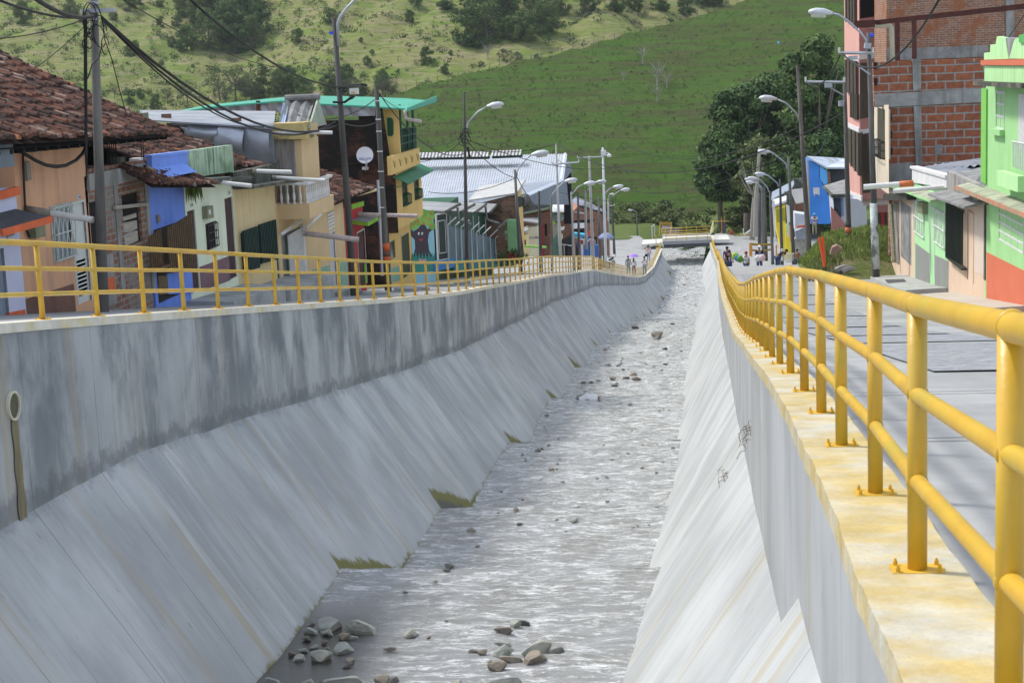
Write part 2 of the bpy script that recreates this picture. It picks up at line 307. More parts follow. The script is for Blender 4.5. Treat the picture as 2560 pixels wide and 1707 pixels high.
# panel joint grooves on the right lining and left face come from the material; drain outlet on the left wall
dp = MB(); c0 = np.array(atX(30,1014, inL(18.9)+.0)); 
dp.tube([c0+np.array([-.3,0,0]), c0+np.array([.04,0,0])], .18, 20, cap=False); dp.tube([c0+np.array([-.3,0,0]), c0+np.array([.04,0,0])], .155, 20, cap=False)
for k in range(20):
    a=2*math.pi*k/20; b2=2*math.pi*(k+1)/20; o_=c0+np.array([.04,0,0])
    dp.quad(*[o_+np.array([0,math.cos(t)*r,math.sin(t)*r]) for t,r in ((a,.18),(b2,.18),(b2,.155),(a,.155))])
dpo = dp.build('drain_outlet', mat('drain_pvc',(.55,.53,.42),.6,.15), wl, True)
db = MB(); db.tube([c0+np.array([.012,0,0]),c0+np.array([.016,0,0])],.16,20); db.build('drain_bore', mat('drain_dark',(.10,.095,.06),.9,.2), wl)
# ochre run below the outlet and wet halo
st=MB(); zst=[c0[2]-.15-.1*i for i in range(14)]
for i,z in enumerate(zst):
    w=.085+.05*math.sin(i*1.3)*.3+.04*i/14; st.v+=[(inL(18.9)+.018,c0[1]-w,z),(inL(18.9)+.018,c0[1]+w,z)]
    if i: k=2*i; st.f.append((k-2,k-1,k+1,k)); st.mi.append(0)
st.build('rust_stain', mat('ochre_stain',(.20,.17,.10),.8,.35,6,stretch=(1,1,.2)), wl)
# bed under the water and the water itself
bed=MB(); wat=MB(); 
M_bed=mat('bed',(.16,.15,.13),.9,.3,2)
def water_mat():
    m=bpy.data.materials.new('stream_water'); m.use_nodes=True; nt=m.node_tree; N=nt.nodes; L=nt.links; b=N['Principled BSDF']
    g=N.new('ShaderNodeNewGeometry')
    def no(sc, st, det=6, ro=.65):
        mp=N.new('ShaderNodeMapping'); mp.inputs['Scale'].default_value=st; L.new(g.outputs['Position'],mp.inputs[0]); t=N.new('ShaderNodeTexNoise'); t.inputs['Scale'].default_value=sc; t.inputs['Detail'].default_value=det; t.inputs['Roughness'].default_value=ro; t.inputs['Distortion'].default_value=.6; L.new(mp.outputs[0],t.inputs['Vector']); return t.outputs['Fac']
    def rr(x,a,b_,c=0,d=1):
        r=N.new('ShaderNodeMapRange'); r.inputs['From Min'].default_value=a; r.inputs['From Max'].default_value=b_; r.inputs['To Min'].default_value=c; r.inputs['To Max'].default_value=d; L.new(x,r.inputs[0]); return r.outputs[0]
    foam=rr(no(2.6,(.55,1.3,1),8,.8),.47,.57)  # white streaks: real foam plus painted sparkle of the sky
    foam_sparkle=rr(no(7,(.5,1.4,1),7,.8),.45,.55)
    mu=N.new('ShaderNodeMath'); mu.operation='MULTIPLY'; L.new(foam,mu.inputs[0]); L.new(foam_sparkle,mu.inputs[1])
    calm=N.new('ShaderNodeAttribute'); calm.attribute_name='calm'; iv=N.new('ShaderNodeMath'); iv.operation='SUBTRACT'; iv.inputs[0].default_value=1; L.new(calm.outputs['Fac'],iv.inputs[1])
    mu2=N.new('ShaderNodeMath'); mu2.operation='MULTIPLY'; L.new(mu.outputs[0],mu2.inputs[0]); L.new(iv.outputs[0],mu2.inputs[1])
    c=N.new('ShaderNodeMix'); c.data_type='RGBA'; L.new(mu2.outputs[0],c.inputs['Factor']); c.inputs['B'].default_value=(.86,.88,.90,1)
    c2=N.new('ShaderNodeMix'); c2.data_type='RGBA'; L.new(rr(no(.8,(1,.5,1)),.4,.6),c2.inputs['Factor']); c2.inputs['A'].default_value=(.42,.43,.44,1); c2.inputs['B'].default_value=(.35,.35,.34,1); L.new(c2.outputs['Result'],c.inputs['A']); c5=N.new('ShaderNodeMix'); c5.data_type='RGBA'; L.new(calm.outputs['Fac'],c5.inputs['Factor']); L.new(c.outputs['Result'],c5.inputs['A']); c5.inputs['B'].default_value=(.045,.04,.035,1); L.new(c5.outputs['Result'],b.inputs['Base Color'])  # near-black in calm water paints the hill's dark reflection
    ro=N.new('ShaderNodeMath'); ro.operation='MULTIPLY_ADD'; L.new(mu2.outputs[0],ro.inputs[0]); ro.inputs[1].default_value=.5; ro.inputs[2].default_value=.10; L.new(ro.outputs[0],b.inputs['Roughness'])
    b.inputs['Specular IOR Level'].default_value=.9; b.inputs['IOR'].default_value=1.5
    bp=N.new('ShaderNodeBump'); bp.inputs['Distance'].default_value=.12; L.new(no(3.4,(.6,1.5,1),8,.78),bp.inputs['Height']); st=N.new('ShaderNodeMath'); st.operation='MULTIPLY_ADD'; L.new(iv.outputs[0],st.inputs[0]); st.inputs[1].default_value=.8; st.inputs[2].default_value=.12; L.new(st.outputs[0],bp.inputs['Strength']); L.new(bp.outputs[0],b.inputs['Normal'])
    return m
M_wat=water_mat(); calm=[]
for (y0,z0,y1,z1) in FL:
    step=.22 if y0<60 else (.5 if y0<140 else 1.0)
    y1e=min(y1, 262); 
    if y0>=262: continue
    ys=list(np.arange(max(y0,3),y1e,step))+[y1e]; k0=len(wat.v); nx=26 if y0<100 else 12
    for i,Y in enumerate(ys):
        z=z0+(z1-z0)*(Y-y0)/(y1-y0); Yc=min(Y,Y_END)
        xa=inL(Yc)+.05+(brkL(Yc)-z)/1.5-.25; xb=inR(Yc)-.07-(brkR(Yc)-z)/ip(SR,Yc)+.25
        if Y>Y_END: xa-= (Y-Y_END)*.12; xb+=(Y-Y_END)*.02
        for j in range(nx):
            s=j/(nx-1); x=xa+(xb-xa)*s; h=.05*noise.noise(Vector((x*1.3,Y*.9,0)))+.03*noise.noise(Vector((x*3.1,Y*2.6,3)))
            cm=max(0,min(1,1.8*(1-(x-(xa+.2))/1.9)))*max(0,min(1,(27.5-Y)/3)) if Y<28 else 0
            wat.v.append((x,Y,z+h*(1-cm))); calm.append(cm)
        if i:
            for j in range(nx-1): a=k0+(i-1)*nx+j; wat.f.append((a,a+1,a+nx+1,a+nx)); wat.mi.append(0)
    k=len(wat.v)   # water falling over the lip
    if y1<Y_END:
        nxt=[f for f in FL if abs(f[0]-y1)<.01]; zn=nxt[0][1] if nxt else z1-.5
        for r,(dy,zz) in enumerate([(0,z1-.01),(.03,zn-.15)]):
            for j in range(nx): wat.v.append((xa+(xb-xa)*j/(nx-1),y1+dy,zz)); calm.append(0)
            if r:
                for j in range(nx-1): a=k+(r-1)*nx+j; wat.f.append((a,a+1,a+nx+1,a+nx)); wat.mi.append(0)
tag(wat.build('stream_water', M_wat, None, True, {'calm':calm}), 'shallow silvery stream running over the canal steps', 'water', kind='structure')
for i,Y in enumerate(np.arange(2,264,1.0)):
    Yc=min(Y,Y_END); bed.v+=[(inL(Yc)-1,Y,zF(Y)-.9),(inR(Yc)+1,Y,zF(Y)-.9)]
    if i: k=2*i; bed.f.append((k-2,k-1,k+1,k)); bed.mi.append(0)
tag(bed.build('canal_bed', M_bed), 'stream bed', 'ground', kind='structure')
# ================================================================== RAILINGS
def yellow_mat():
    m=mat('yellow_paint',(.58,.345,.028),.38,.12,2.5,spec=.5,col2=(.44,.35,.045),mixpos=(.45,.7),streak=.35,streakcol=(.36,.22,.05),bump=.06,bscale=30); return m
M_yel=yellow_mat(); M_plate=mat('yellow_plate',(.62,.38,.04),.5,.15,9,col2=(.25,.13,.05),mixpos=(.6,.8))
def post_ys(T, y0, sp, y1):
    ys=[y0]; 
    while ys[-1]<y1: ys.append(ys[-1]+sp)
    return ys
def railing(T, y0, sp, y1, label, side):
    ys=post_ys(T,y0,sp,y1); P=lambda Y: np.array([ip(T,Y,1),Y,ip(T,Y,2)])
    root=thing('railing', P(max(ys[0],0)), label, 'railing'); R_=.036
    ys_s=sorted(ys, key=lambda q:q); main=[y for y in ys_s if y>0][:95]; rest=[y for y in ys_s if y not in main and y>main[-1]]
    def onepost(mb,Y,n): p=P(Y); mb.tube([p,p+np.array([0,0,.985])],R_,n)
    def plate(mb,Y,big):
        p=P(Y); mb.box(p+np.array([-.095,-.06,.0]),p+np.array([.095,.06,.010]))
        if big:
            for sx in(-1,1):
                for sy in(-1,1):
                    q=p+np.array([.075*sx,.042*sy,.01]); mb.tube([q,q+np.array([0,0,.016])],.009,6); mb.tube([q+np.array([0,0,.014]),q+np.array([0,0,.026])],.005,6)
            # weld collars where the bars meet the post
    for Y in main:
        n=20 if Y<25 else (10 if Y<80 else 6); mb=MB(); onepost(mb,Y,n)
        for h in (.985,.665,.335):
            if Y<60: mb.tube([P(Y)+np.array([0,-.012,h]),P(Y)+np.array([0,.012,h])],.041 if h>.9 else .0395,max(8,n))
        po=mb.build('post',M_yel,root,True)
        if Y<100:
            pb=MB(); plate(pb,Y,Y<60); pb.build('base_plate',M_plate,po)
    if rest:
        mb=MB(); [onepost(mb,Y,5) for Y in rest]; tag(mb.build('post',M_yel,root,True),kind='stuff')
    ysr=[ys[0]-sp]+ys
    for nm,h,r in (('top_rail',.985,.039),('middle_rail',.665,.030),('lower_rail',.335,.030)):
        mb=MB(); pts=[P(Y)+np.array([0,0,h+ (.012*noise.noise(Vector((Y*.35,h*3,0))) if h>.9 else .01*noise.noise(Vector((Y*.5,h*7,0))))]) for Y in ysr]
        pp=[pts[0]]
        for a,b in zip(pts[:-1],pts[1:]): pp+= [a*.5+b*.5, b]
        # fine radial resolution on the near stretch
        near=[p for p in pp if p[1]<30]; far=[p for p in pp if p[1]>=28.0]
        if len(near)>1: mb.tube(near,r,20)
        mb.tube(([near[-1]] if near else [])+[p for p in pp if p[1]>=30],r,8)
        mb.build(nm,M_yel,root,True)
    return root
railing([(a,b,c) for a,b,c in RP], 6.07-1.93*5, 1.93, 232.0, 'yellow tubular railing running down the nearer canal wall beside the empty road', 'R')
railing([(a,b,c) for a,b,c in LP], 20.4-1.93*3, 2.0, 236.0, 'yellow tubular railing along the far canal wall below the row of houses', 'L')
# ================================================================== GROUND, FIELD, HILLS
M_road=mat('road_concrete',(.32,.325,.32),.9,.10,1.2,bump=.25,bscale=12,col2=(.26,.265,.265),mixpos=(.45,.6))
M_cob=mat('cobble_paving',(.22,.23,.245),.9,.30,9,bump=.8,bscale=14,col2=(.30,.31,.32),mixpos=(.45,.65))
M_dark=mat('dark_joint',(.06,.055,.05),.9,.2,8)
def sheet(name,Ys,xa,xb,g,nx,m,label,side=1,rise=0):
    mb=MB()
    for i,Y in enumerate(Ys):
        for j in range(nx):
            s=j/(nx-1); x=xa(Y)+(xb(Y)-xa(Y))*s**1.6; mb.v.append((x,Y,g(Y)-.03+.02*noise.noise(Vector((x*.4,Y*.3,0)))*min(1,s*8)+rise*max(0,abs(x)-16)))
        if i:
            for j in range(nx-1):
                a=(i-1)*nx+j; mb.f.append((a,a+1,a+nx+1,a+nx) if side>0 else (a,a+nx,a+nx+1,a+1)); mb.mi.append(0)
    return tag(mb.build(name,m,None,True),label,'road',kind='structure')
Yg=np.concatenate([np.arange(-18,100,1.0),np.arange(100,263,2.0)])
clampL=lambda Y: inL(min(max(Y,2),Y_END))-TH+.08-(max(0,Y-Y_END)*.14)
clampR=lambda Y: inR(min(max(Y,-5),Y_END))+TH-.06+(max(0,Y-Y_END)*.03)
sheet('street_left',Yg,clampL,lambda Y:-75,gL,24,M_road,'concrete street in front of the left houses',-1)
sheet('street_right',Yg,clampR,lambda Y:75,gR,24,M_road,'concrete street beside the right houses',1)
pv=MB()
for a,b in ((15.9,23.5),(24.3,28.9),(29.5,35.8),(36.5,43),(43.7,51.5),(52.3,60),(60.8,69),(69.8,78)):
    ys=np.linspace(a,b,8)
    for y0,y1 in zip(ys[:-1],ys[1:]): pv.quad((2.25,y0,gR(y0)-.012),(4.5,y0,gR(y0)-.012),(4.5,y1,gR(y1)-.012),(2.25,y1,gR(y1)-.012))
tag(pv.build('paving_strip',M_cob),'dark cobbled panels set in the concrete road','road',kind='structure')
jn=MB()
for Y,w,x1 in ((13.6,.035,9),(10.3,.03,3.4)):
    jn.quad((1.35,Y,gR(Y)-.008),(x1,Y+.05,gR(Y+.05)-.008),(x1,Y+.05+w,gR(Y+w)-.008),(1.35,Y+w,gR(Y+w)-.008))
for i in range(28): jn.quad((1.9+i*.05,10.1,gR(10.1)-.008),(1.93+i*.05,10.1,gR(10.1)-.008),(1.93+i*.05,10.22,gR(10.22)-.008),(1.9+i*.05,10.22,gR(10.22)-.008))
tag(jn.build('road_joint',M_dark),'dark expansion joints across the road','road',kind='structure')
def grass_mat(name,A,B,C,D,sc=.25,stretch=(1,1,3),bumpd=.3,fine=9.0):
    m=bpy.data.materials.new(name); m.use_nodes=True; nt=m.node_tree; N=nt.nodes; L=nt.links; b=N['Principled BSDF']; b.inputs['Roughness'].default_value=.95; b.inputs['Specular IOR Level'].default_value=.1
    g=N.new('ShaderNodeNewGeometry')
    def no(sc,st,det=6,ro=.65):
        mp=N.new('ShaderNodeMapping'); mp.inputs['Scale'].default_value=st; L.new(g.outputs['Position'],mp.inputs[0]); t=N.new('ShaderNodeTexNoise'); t.inputs['Scale'].default_value=sc; t.inputs['Detail'].default_value=det; t.inputs['Roughness'].default_value=ro; L.new(mp.outputs[0],t.inputs['Vector']); return t.outputs['Fac']
    def rr(x,a,b_,c=0,d=1):
        r=N.new('ShaderNodeMapRange'); r.inputs['From Min'].default_value=a; r.inputs['From Max'].default_value=b_; r.inputs['To Min'].default_value=c; r.inputs['To Max'].default_value=d; L.new(x,r.inputs[0]); return r.outputs[0]
    def mixc(f,P,Q):
        c=N.new('ShaderNodeMix'); c.data_type='RGBA'; L.new(f,c.inputs['Factor'])
        for k,X in (('A',P),('B',Q)):
            if hasattr(X,'node'): L.new(X,c.inputs[k])
            else: c.inputs[k].default_value=(*X,1)
        return c.outputs['Result']
    col=mixc(rr(no(sc*.25,(1,1,1.5),5),.38,.62),A,B)
    col=mixc(rr(no(sc*1.4,stretch,7,.75),.48,.60),col,C)
    col=mixc(rr(no(sc*4,stretch,8,.8),.52,.62),col,D)
    L.new(col,b.inputs['Base Color'])
    bp=N.new('ShaderNodeBump'); bp.inputs['Strength'].default_value=.9; bp.inputs['Distance'].default_value=bumpd; L.new(no(sc*fine,(1,1,1.6),7,.8),bp.inputs['Height']); L.new(bp.outputs[0],b.inputs['Normal'])
    return m
M_field=grass_mat('field_grass',(.085,.13,.03),(.10,.14,.04),(.13,.15,.055),(.06,.09,.025),.5,(1,1,1),.06)
M_hillN=grass_mat('pasture_grass_cloud_shade',(.068,.145,.020),(.085,.135,.028),(.088,.088,.038),(.045,.082,.020),.34,(.10,.10,2.4),.8)  # lush greens, darkened so the colour carries cloud shade on this hill
M_hillF=grass_mat('dry_hill_grass',(.26,.26,.095),(.165,.245,.045),(.31,.275,.155),(.095,.13,.04),.22,(.3,.3,2.6),.8)
def fieldZ(X,Y):
    base=-28.35 if Y>262 else (gL(Y) if X<0 else gR(Y))
    return base
fm=MB(); xs=np.linspace(-160,170,100); ys=np.concatenate([np.arange(256,262.1,1.5),np.arange(264,312,2)])
for i,Y in enumerate(ys):
    for j,x in enumerate(xs):
        cr=max(0,1-abs(x+.3)/7.0)
        fm.v.append((x,Y,fieldZ(x,Y)+.06+.12*noise.noise(Vector((x*.2,Y*.2,0)))-(3.2*cr if Y<275 else 3.2*cr*max(0,(290-Y)/15)) ))
    if i:
        n=len(xs)
        for j in range(n-1): a=(i-1)*n+j; fm.f.append((a,a+1,a+n+1,a+n)); fm.mi.append(0)
tag(fm.build('field',M_field,None,True),'flat green sports field beyond the bridge','ground',kind='structure')
# green pasture hill: foot line and ridge line
RN=[(-700,420),(200,365),(600,318),(900,262),(969,241),(1048,215),(1102.6,201),(1184,180),(1280,159),(1361.6,141),(1443,122),(1552,92.5),(1661,65),(1770,30),(1860,0),(2000,-50),(2200,-130),(2500,-230),(3200,-420)]
hn=MB(); cols=np.linspace(-500,3100,300); nt_=90
for i,u in enumerate(cols):
    f=atY(u,545,292); f[2]=-28.6
    ry=np.interp(u,[a for a,b in RN],[b for a,b in RN]); Dr=395+ (u-969)*.035
    r=atY(u,ry,Dr)
    for j in range(nt_):
        t=j/(nt_-5)
        if t<=1:
            p=f*(1-t)+r*t; e=math.sin(t*math.pi); p[2]+=e*1.5-(t*(1-t))*6
            env=min(1,t*6)*min(1,(1-t)*6+.15)
            p[2]+=env*(1.8*noise.noise(Vector((p[0]*.02,p[1]*.02,1)))+.7*noise.noise(Vector((p[0]*.09,p[1]*.16,2)))) + .75*noise.noise(Vector((p[0]*.05,p[2]*1.3,5)))*min(1,t*5) + .22*noise.noise(Vector((p[0]*.5,p[1]*.6,7)))
        else:
            k=(j-(nt_-5)); p=r+np.array([0,k*14,-k*5.5])*1.0
        hn.v.append(tuple(p))
    if i:
        for j in range(nt_-1): a=(i-1)*nt_+j; hn.f.append((a,a+nt_,a+nt_+1,a+1)); hn.mi.append(0)
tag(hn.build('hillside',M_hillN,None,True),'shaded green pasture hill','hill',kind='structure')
# far sunlit hill
hf=MB(); cols=np.linspace(-900,3300,320); nf=110
HF=[]
for i,u in enumerate(cols):
    f=atY(u,360,455); f[2]=-22-(u-400)*.004
    tpx=np.interp(u,[-900,0,1300,1900,2600],[-60,-60,-60,-90,-300]); r=atY(u,tpx,660+40*math.sin(u*.004))
    row=[]
    for j in range(nf):
        t=j/(nf-12)
        if t<=1: p=f*(1-t)+r*t
        else: k=(j-(nf-12)); p=r+np.array([0,k*22,k*10.0+k*k*1.4])
        rav=8*noise.noise(Vector((p[0]*.016+p[2]*.01,p[2]*.012,9)))+2.2*abs(noise.noise(Vector((p[0]*.05-p[2]*.03,p[1]*.012,4))))*2
        # a spur that falls to the right, casting a hollow beside it
        p=p+np.array([0,0,1.0])*(rav*min(1,max(t,0)*4)+.55*noise.noise(Vector((p[0]*.25,p[2]*.9,5)))+.5*noise.noise(Vector((p[0]*.5,p[1]*.5,7))))
        hf.v.append(tuple(p)); row.append(p)
    HF.append(row)
    if i:
        for j in range(nf-1): a=(i-1)*nf+j; hf.f.append((a,a+nf,a+nf+1,a+1)); hf.mi.append(0)
tag(hf.build('far_hill',M_hillF,None,True),'tall sunlit hillside with dry grass','hill',kind='structure')
HFA=np.array(HF)
HFP=None
def hill_point(which,px,py):
    """first point of a hill surface seen at a photo pixel"""
    global HFP
    if which=='far':
        if HFP is None: HFP=[[proj(p) for p in row] for row in HF]
        i=int(np.clip(round((px-cols[0])/(cols[-1]-cols[0])*(len(cols)-1)),0,len(cols)-1)); best=None
        for j,(a,b) in enumerate(HFP[i]):
            if b<=py: return np.array(HF[i][j])
        return np.array(HF[i][-1])
def near_point(px,py):
    cs=np.linspace(-500,3100,300); i=int(np.clip(round((px-cs[0])/(cs[-1]-cs[0])*299),0,299))
    for j in range(nt_):
        p=hn.v[i*nt_+j]
        if proj(p)[1]<=py: return np.array(p)
    return np.array(hn.v[i*nt_+nt_-5])
# ------------------------------------------------------------------ vegetation builders
M_bark=mat('bark',(.14,.115,.09),.95,.25,5,bump=.3); M_barkg=mat('pale_bark',(.30,.28,.24),.95,.2,5)
def leaf_mat(name,a,b):
    m=bpy.data.materials.new(name); m.use_nodes=True; nt=m.node_tree; N=nt.nodes; L=nt.links; p=N['Principled BSDF']; p.inputs['Roughness'].default_value=.7; p.inputs['Specular IOR Level'].default_value=.2
    g=N.new('ShaderNodeNewGeometry'); t=N.new('ShaderNodeTexNoise'); t.inputs['Scale'].default_value=.5; t.inputs['Detail'].default_value=4; L.new(g.outputs['Position'],t.inputs['Vector'])
    at=N.new('ShaderNodeAttribute'); at.attribute_name='tint'; ad=N.new('ShaderNodeMath'); ad.operation='ADD'; L.new(t.outputs['Fac'],ad.inputs[0]); L.new(at.outputs['Fac'],ad.inputs[1])
    r=N.new('ShaderNodeMapRange'); r.inputs['From Min'].default_value=.65; r.inputs['From Max'].default_value=1.35; L.new(ad.outputs[0],r.inputs[0])
    c=N.new('ShaderNodeMix'); c.data_type='RGBA'; L.new(r.outputs[0],c.inputs['Factor']); c.inputs['A'].default_value=(*a,1); c.inputs['B'].default_value=(*b,1); L.new(c.outputs['Result'],p.inputs['Base Color'])
    return m
LM={'dark':leaf_mat('leaf_dark',(.032,.070,.018),(.100,.170,.045)),'mid':leaf_mat('leaf_mid',(.040,.082,.020),(.115,.18,.045)),'grey':leaf_mat('leaf_grey',(.05,.065,.035),(.13,.15,.085)),'lime':leaf_mat('leaf_lime',(.06,.10,.02),(.15,.20,.05)),'dry':leaf_mat('leaf_dry',(.12,.11,.06),(.24,.21,.12)),'olive':leaf_mat('leaf_olive',(.07,.10,.03),(.15,.18,.06))}
def leaves_mesh(centres, n, size, seed, name='crown'):
    r=np.random.default_rng(seed); C=np.array([c[:3] for c in centres]); R_=np.array([c[3] for c in centres]); w=R_**2; w/=w.sum()
    k=r.choice(len(C),n,p=w); d=r.normal(size=(n,3)); d/=np.linalg.norm(d,axis=1)[:,None]; rad=R_[k]*(r.random(n)**.35)*(1+.12*r.normal(size=n))
    P=C[k]+d*rad[:,None]*np.array([1,1,.78])
    nrm=d+.8*r.normal(size=(n,3)); nrm[:,2]+=.5; nrm/=np.linalg.norm(nrm,axis=1)[:,None]
    a=np.cross(nrm,r.normal(size=(n,3))); a/=np.linalg.norm(a,axis=1)[:,None]; b=np.cross(nrm,a); s=size*(.6+.8*r.random(n))[:,None]
    V=np.empty((n*4,3)); V[0::4]=P-a*s; V[1::4]=P-b*s*.5; V[2::4]=P+a*s; V[3::4]=P+b*s*.5
    tint=np.repeat(r.random(n)*.35+ (r.random(len(C))*.45)[k],4)
    me=bpy.data.meshes.new(name); me.from_pydata(V.tolist(),[],np.arange(n*4).reshape(n,4).tolist()); at=me.attributes.new('tint','FLOAT','POINT'); at.data.foreach_set('value',tint); me.update(); return me
def tree_meshes(h, cr, seed, nleaf=3000, lsize=.25, kind='dark', low=.25, flat=1.0, limbs=7, barkm=None, blobs=26):
    r=random.Random(seed); mb=MB(); top=h*.55; lean=(r.uniform(-.06,.06)*h,r.uniform(-.06,.06)*h); cents=[]
    mb.tube([(0,0,-1.5),(0,0,0),(lean[0]*.4,lean[1]*.4,top*.5),(lean[0],lean[1],top)],[h*.034,h*.028,h*.022,h*.014],8)
    for i in range(limbs):
        a=2*math.pi*i/limbs+r.uniform(-.4,.4); z0=h*r.uniform(low*.9,.5); e=np.array([math.cos(a)*cr*r.uniform(.4,.8),math.sin(a)*cr*r.uniform(.4,.8),z0+h*r.uniform(.15,.35)]); s0=np.array([lean[0]*z0/top,lean[1]*z0/top,z0]); m=(s0+e)/2+np.array([0,0,-h*.03])
        mb.tube([s0,m,e],[h*.012,h*.008,h*.003],5)
        e2=e+np.array([math.cos(a+.6)*cr*.25,math.sin(a+.6)*cr*.25,h*.1]); mb.tube([m,e2],[h*.006,h*.002],4)
    for i in range(blobs):
        a=r.uniform(0,2*math.pi); q=math.sqrt(r.random()); zz=r.uniform(low,1.0); prof=math.sin(math.pi*min(1,max(.08,(zz-low)/(1-low)*.86+.12)))**.6
        cents.append((math.cos(a)*cr*q*prof*.85+lean[0],math.sin(a)*cr*q*prof*.85+lean[1],h*(zz*.92)*flat+(1-flat)*h*.7,cr*r.uniform(.16,.34)))
    tm=mb.build('trunk',barkm or M_bark); cm=leaves_mesh(cents,nleaf,lsize,seed); cm.materials.append(LM[kind])
    t=tm.data; bpy.data.objects.remove(tm); return t,cm
def put_tree(meshes, loc, label, group, s=1.0, rz=0, name='tree', cat='tree'):
    root=thing(name,loc,label,cat,group); root.scale=(s,s,s); root.rotation_euler[2]=rz
    for nm,me in (('trunk',meshes[0]),('crown',meshes[1])):
        o=bpy.data.objects.new(nm,me); COL.objects.link(o); o.parent=root
    return root
# ================================================================== BUILDING HELPERS
def P_(X,px,py): return atX(px,py,X)
def quad_X(X,tl,tr,br,bl):
    a,b,c,d=[atX(p[0],p[1],X) for p in (tl,tr,br,bl)]
    y0=(a[1]+d[1])/2; y1=(b[1]+c[1])/2
    return [np.array([X,y0,a[2]]),np.array([X,y1,b[2]]),np.array([X,y1,c[2]]),np.array([X,y0,d[2]])]
def patch(parent,name,X,tl,tr,br,bl,m,proud=.02,th=.06,side='L',label=None):
    s=1 if side=='L' else -1; Q=quad_X(X,tl,tr,br,bl); mb=MB(); mb.prism([q+np.array([s*proud,0,0]) for q in Q],(-s*th,0,0)); o=mb.build(name,m,parent)
    if label: o['label']=label
    return o,Q
def polyX(parent,name,X,pts,m,proud=.02,th=.05,side='L'):
    s=1 if side=='L' else -1; mb=MB(); mb.prism([atX(a,b,X)+np.array([s*proud,0,0]) for a,b in pts],(-s*th,0,0)); return mb.build(name,m,parent)
def polyY(parent,name,Y,pts,m,th=.1,front=0.0):
    mb=MB(); mb.prism([atY(a,b,Y)+np.array([0,-front,0]) for a,b in pts],(0,th,0)); return mb.build(name,m,parent)
def wallX(parent,name,X,y0,y1,zb,zt0,zt1,m,holes=(),th=.22,side='L'):
    """street wall in plane X with real rectangular openings (ya,yb,za,zb)"""
    s=1 if side=='L' else -1; ys=sorted(set([y0,y1]+[v for h in holes for v in h[:2] if y0<v<y1])); zt=min(zt0,zt1)-.01
    zs=sorted(set([zb,zt]+[v for h in holes for v in h[2:] if zb<v<zt])); mb=MB()
    inside=lambda y,z: any(h[0]<y<h[1] and h[2]<z<h[3] for h in holes)
    for a,b in zip(ys[:-1],ys[1:]):
        for c,d in zip(zs[:-1],zs[1:]):
            if not inside((a+b)/2,(c+d)/2): mb.quad((X,a,c),(X,b,c),(X,b,d),(X,a,d))
    mb.quad((X,y0,zt),(X,y1,zt),(X,y1,max(zt1,zt+.005)),(X,y0,max(zt0,zt+.005)))
    xb=X-s*th
    for h in holes:
        a,b,c,d=h; mb.quad((X,a,c),(X,b,c),(xb,b,c),(xb,a,c)); mb.quad((X,a,d),(X,b,d),(xb,b,d),(xb,a,d)); mb.quad((X,a,c),(X,a,d),(xb,a,d),(xb,a,c)); mb.quad((X,b,c),(X,b,d),(xb,b,d),(xb,b,c))
    return mb.build(name,m,parent)
def shell(parent,X,y0,y1,zb,zt0,zt1,m,depth=8,side='L',name='side_wall'):
    s=1 if side=='L' else -1; xb=X-s*depth; mb=MB(); X2=X-s*.004
    mb.quad((X2,y0+.002,zb),(xb,y0+.002,zb),(xb,y0+.002,zt0-.004),(X2,y0+.002,zt0-.004)); mb.quad((X2,y1-.002,zb),(xb,y1-.002,zb),(xb,y1-.002,zt1-.004),(X2,y1-.002,zt1-.004)); mb.quad((xb,y0,zb),(xb,y1,zb),(xb,y1,zt1),(xb,y0,zt0))
    return mb.build(name,m,parent)
def opening(parent,name,X,tl,tr,br,bl,m,framem=None,rec=.14,side='L',fw=.05,label=None):
    """door or window leaf set back in its hole; returns hole tuple"""
    rec=max(.03,rec*.3); Q=quad_X(X,tl,tr,br,bl); y0,y1=sorted((Q[0][1],Q[1][1])); z1=(Q[0][2]+Q[1][2])/2; z0=(Q[2][2]+Q[3][2])/2; s=1 if side=='L' else -1; mb=MB()
    mb.box((X-s*rec,y0-.02,z0-.02),(X-s*(rec+.05),y1+.02,z1+.02)); o=mb.build(name,m,parent)
    if label: o['label']=label
    if framem:
        f=MB(); xf=X-s*(rec-.05); xg=X+s*.012
        f.box((xf,y0,z0),(xg,y0+fw,z1)); f.box((xf,y1-fw,z0),(xg,y1,z1)); f.box((xf,y0+fw,z1-fw),(xg,y1-fw,z1)); f.build('frame',framem,o)
    return (y0,y1,z0,z1),o
def grille(parent,name,X,hole,m,nv=8,nh=3,proj=.12,r=.012,side='L',flat=None,curve=0):
    s=1 if side=='L' else -1; y0,y1,z0,z1=hole; mb=MB(); x=X+s*proj
    for i in range(nv+1):
        y=y0+(y1-y0)*i/nv
        if flat: mb.box((x-.006,y-flat/2,z0),(x+.006,y+flat/2,z1))
        else:
            pts=[(X,y,z0),(x,y,z0+.04),(x,y,z1-.04),(X,y,z1)] if not curve else [(X,y,z0),(x,y,z0+.05)]+[(x,y+curve*math.sin(k*1.3+i*math.pi),z0+(z1-z0)*k/7) for k in range(1,7)]+[(x,y,z1-.05),(X,y,z1)]
            mb.tube(pts,r,5)
    for k in range(nh):
        z=z0+.04+(z1-z0-.08)*k/max(1,nh-1); mb.tube([(X,y0,z),(x,y0,z),(x,y1,z),(X,y1,z)],r*1.1,5)
    return mb.build(name,m,parent)
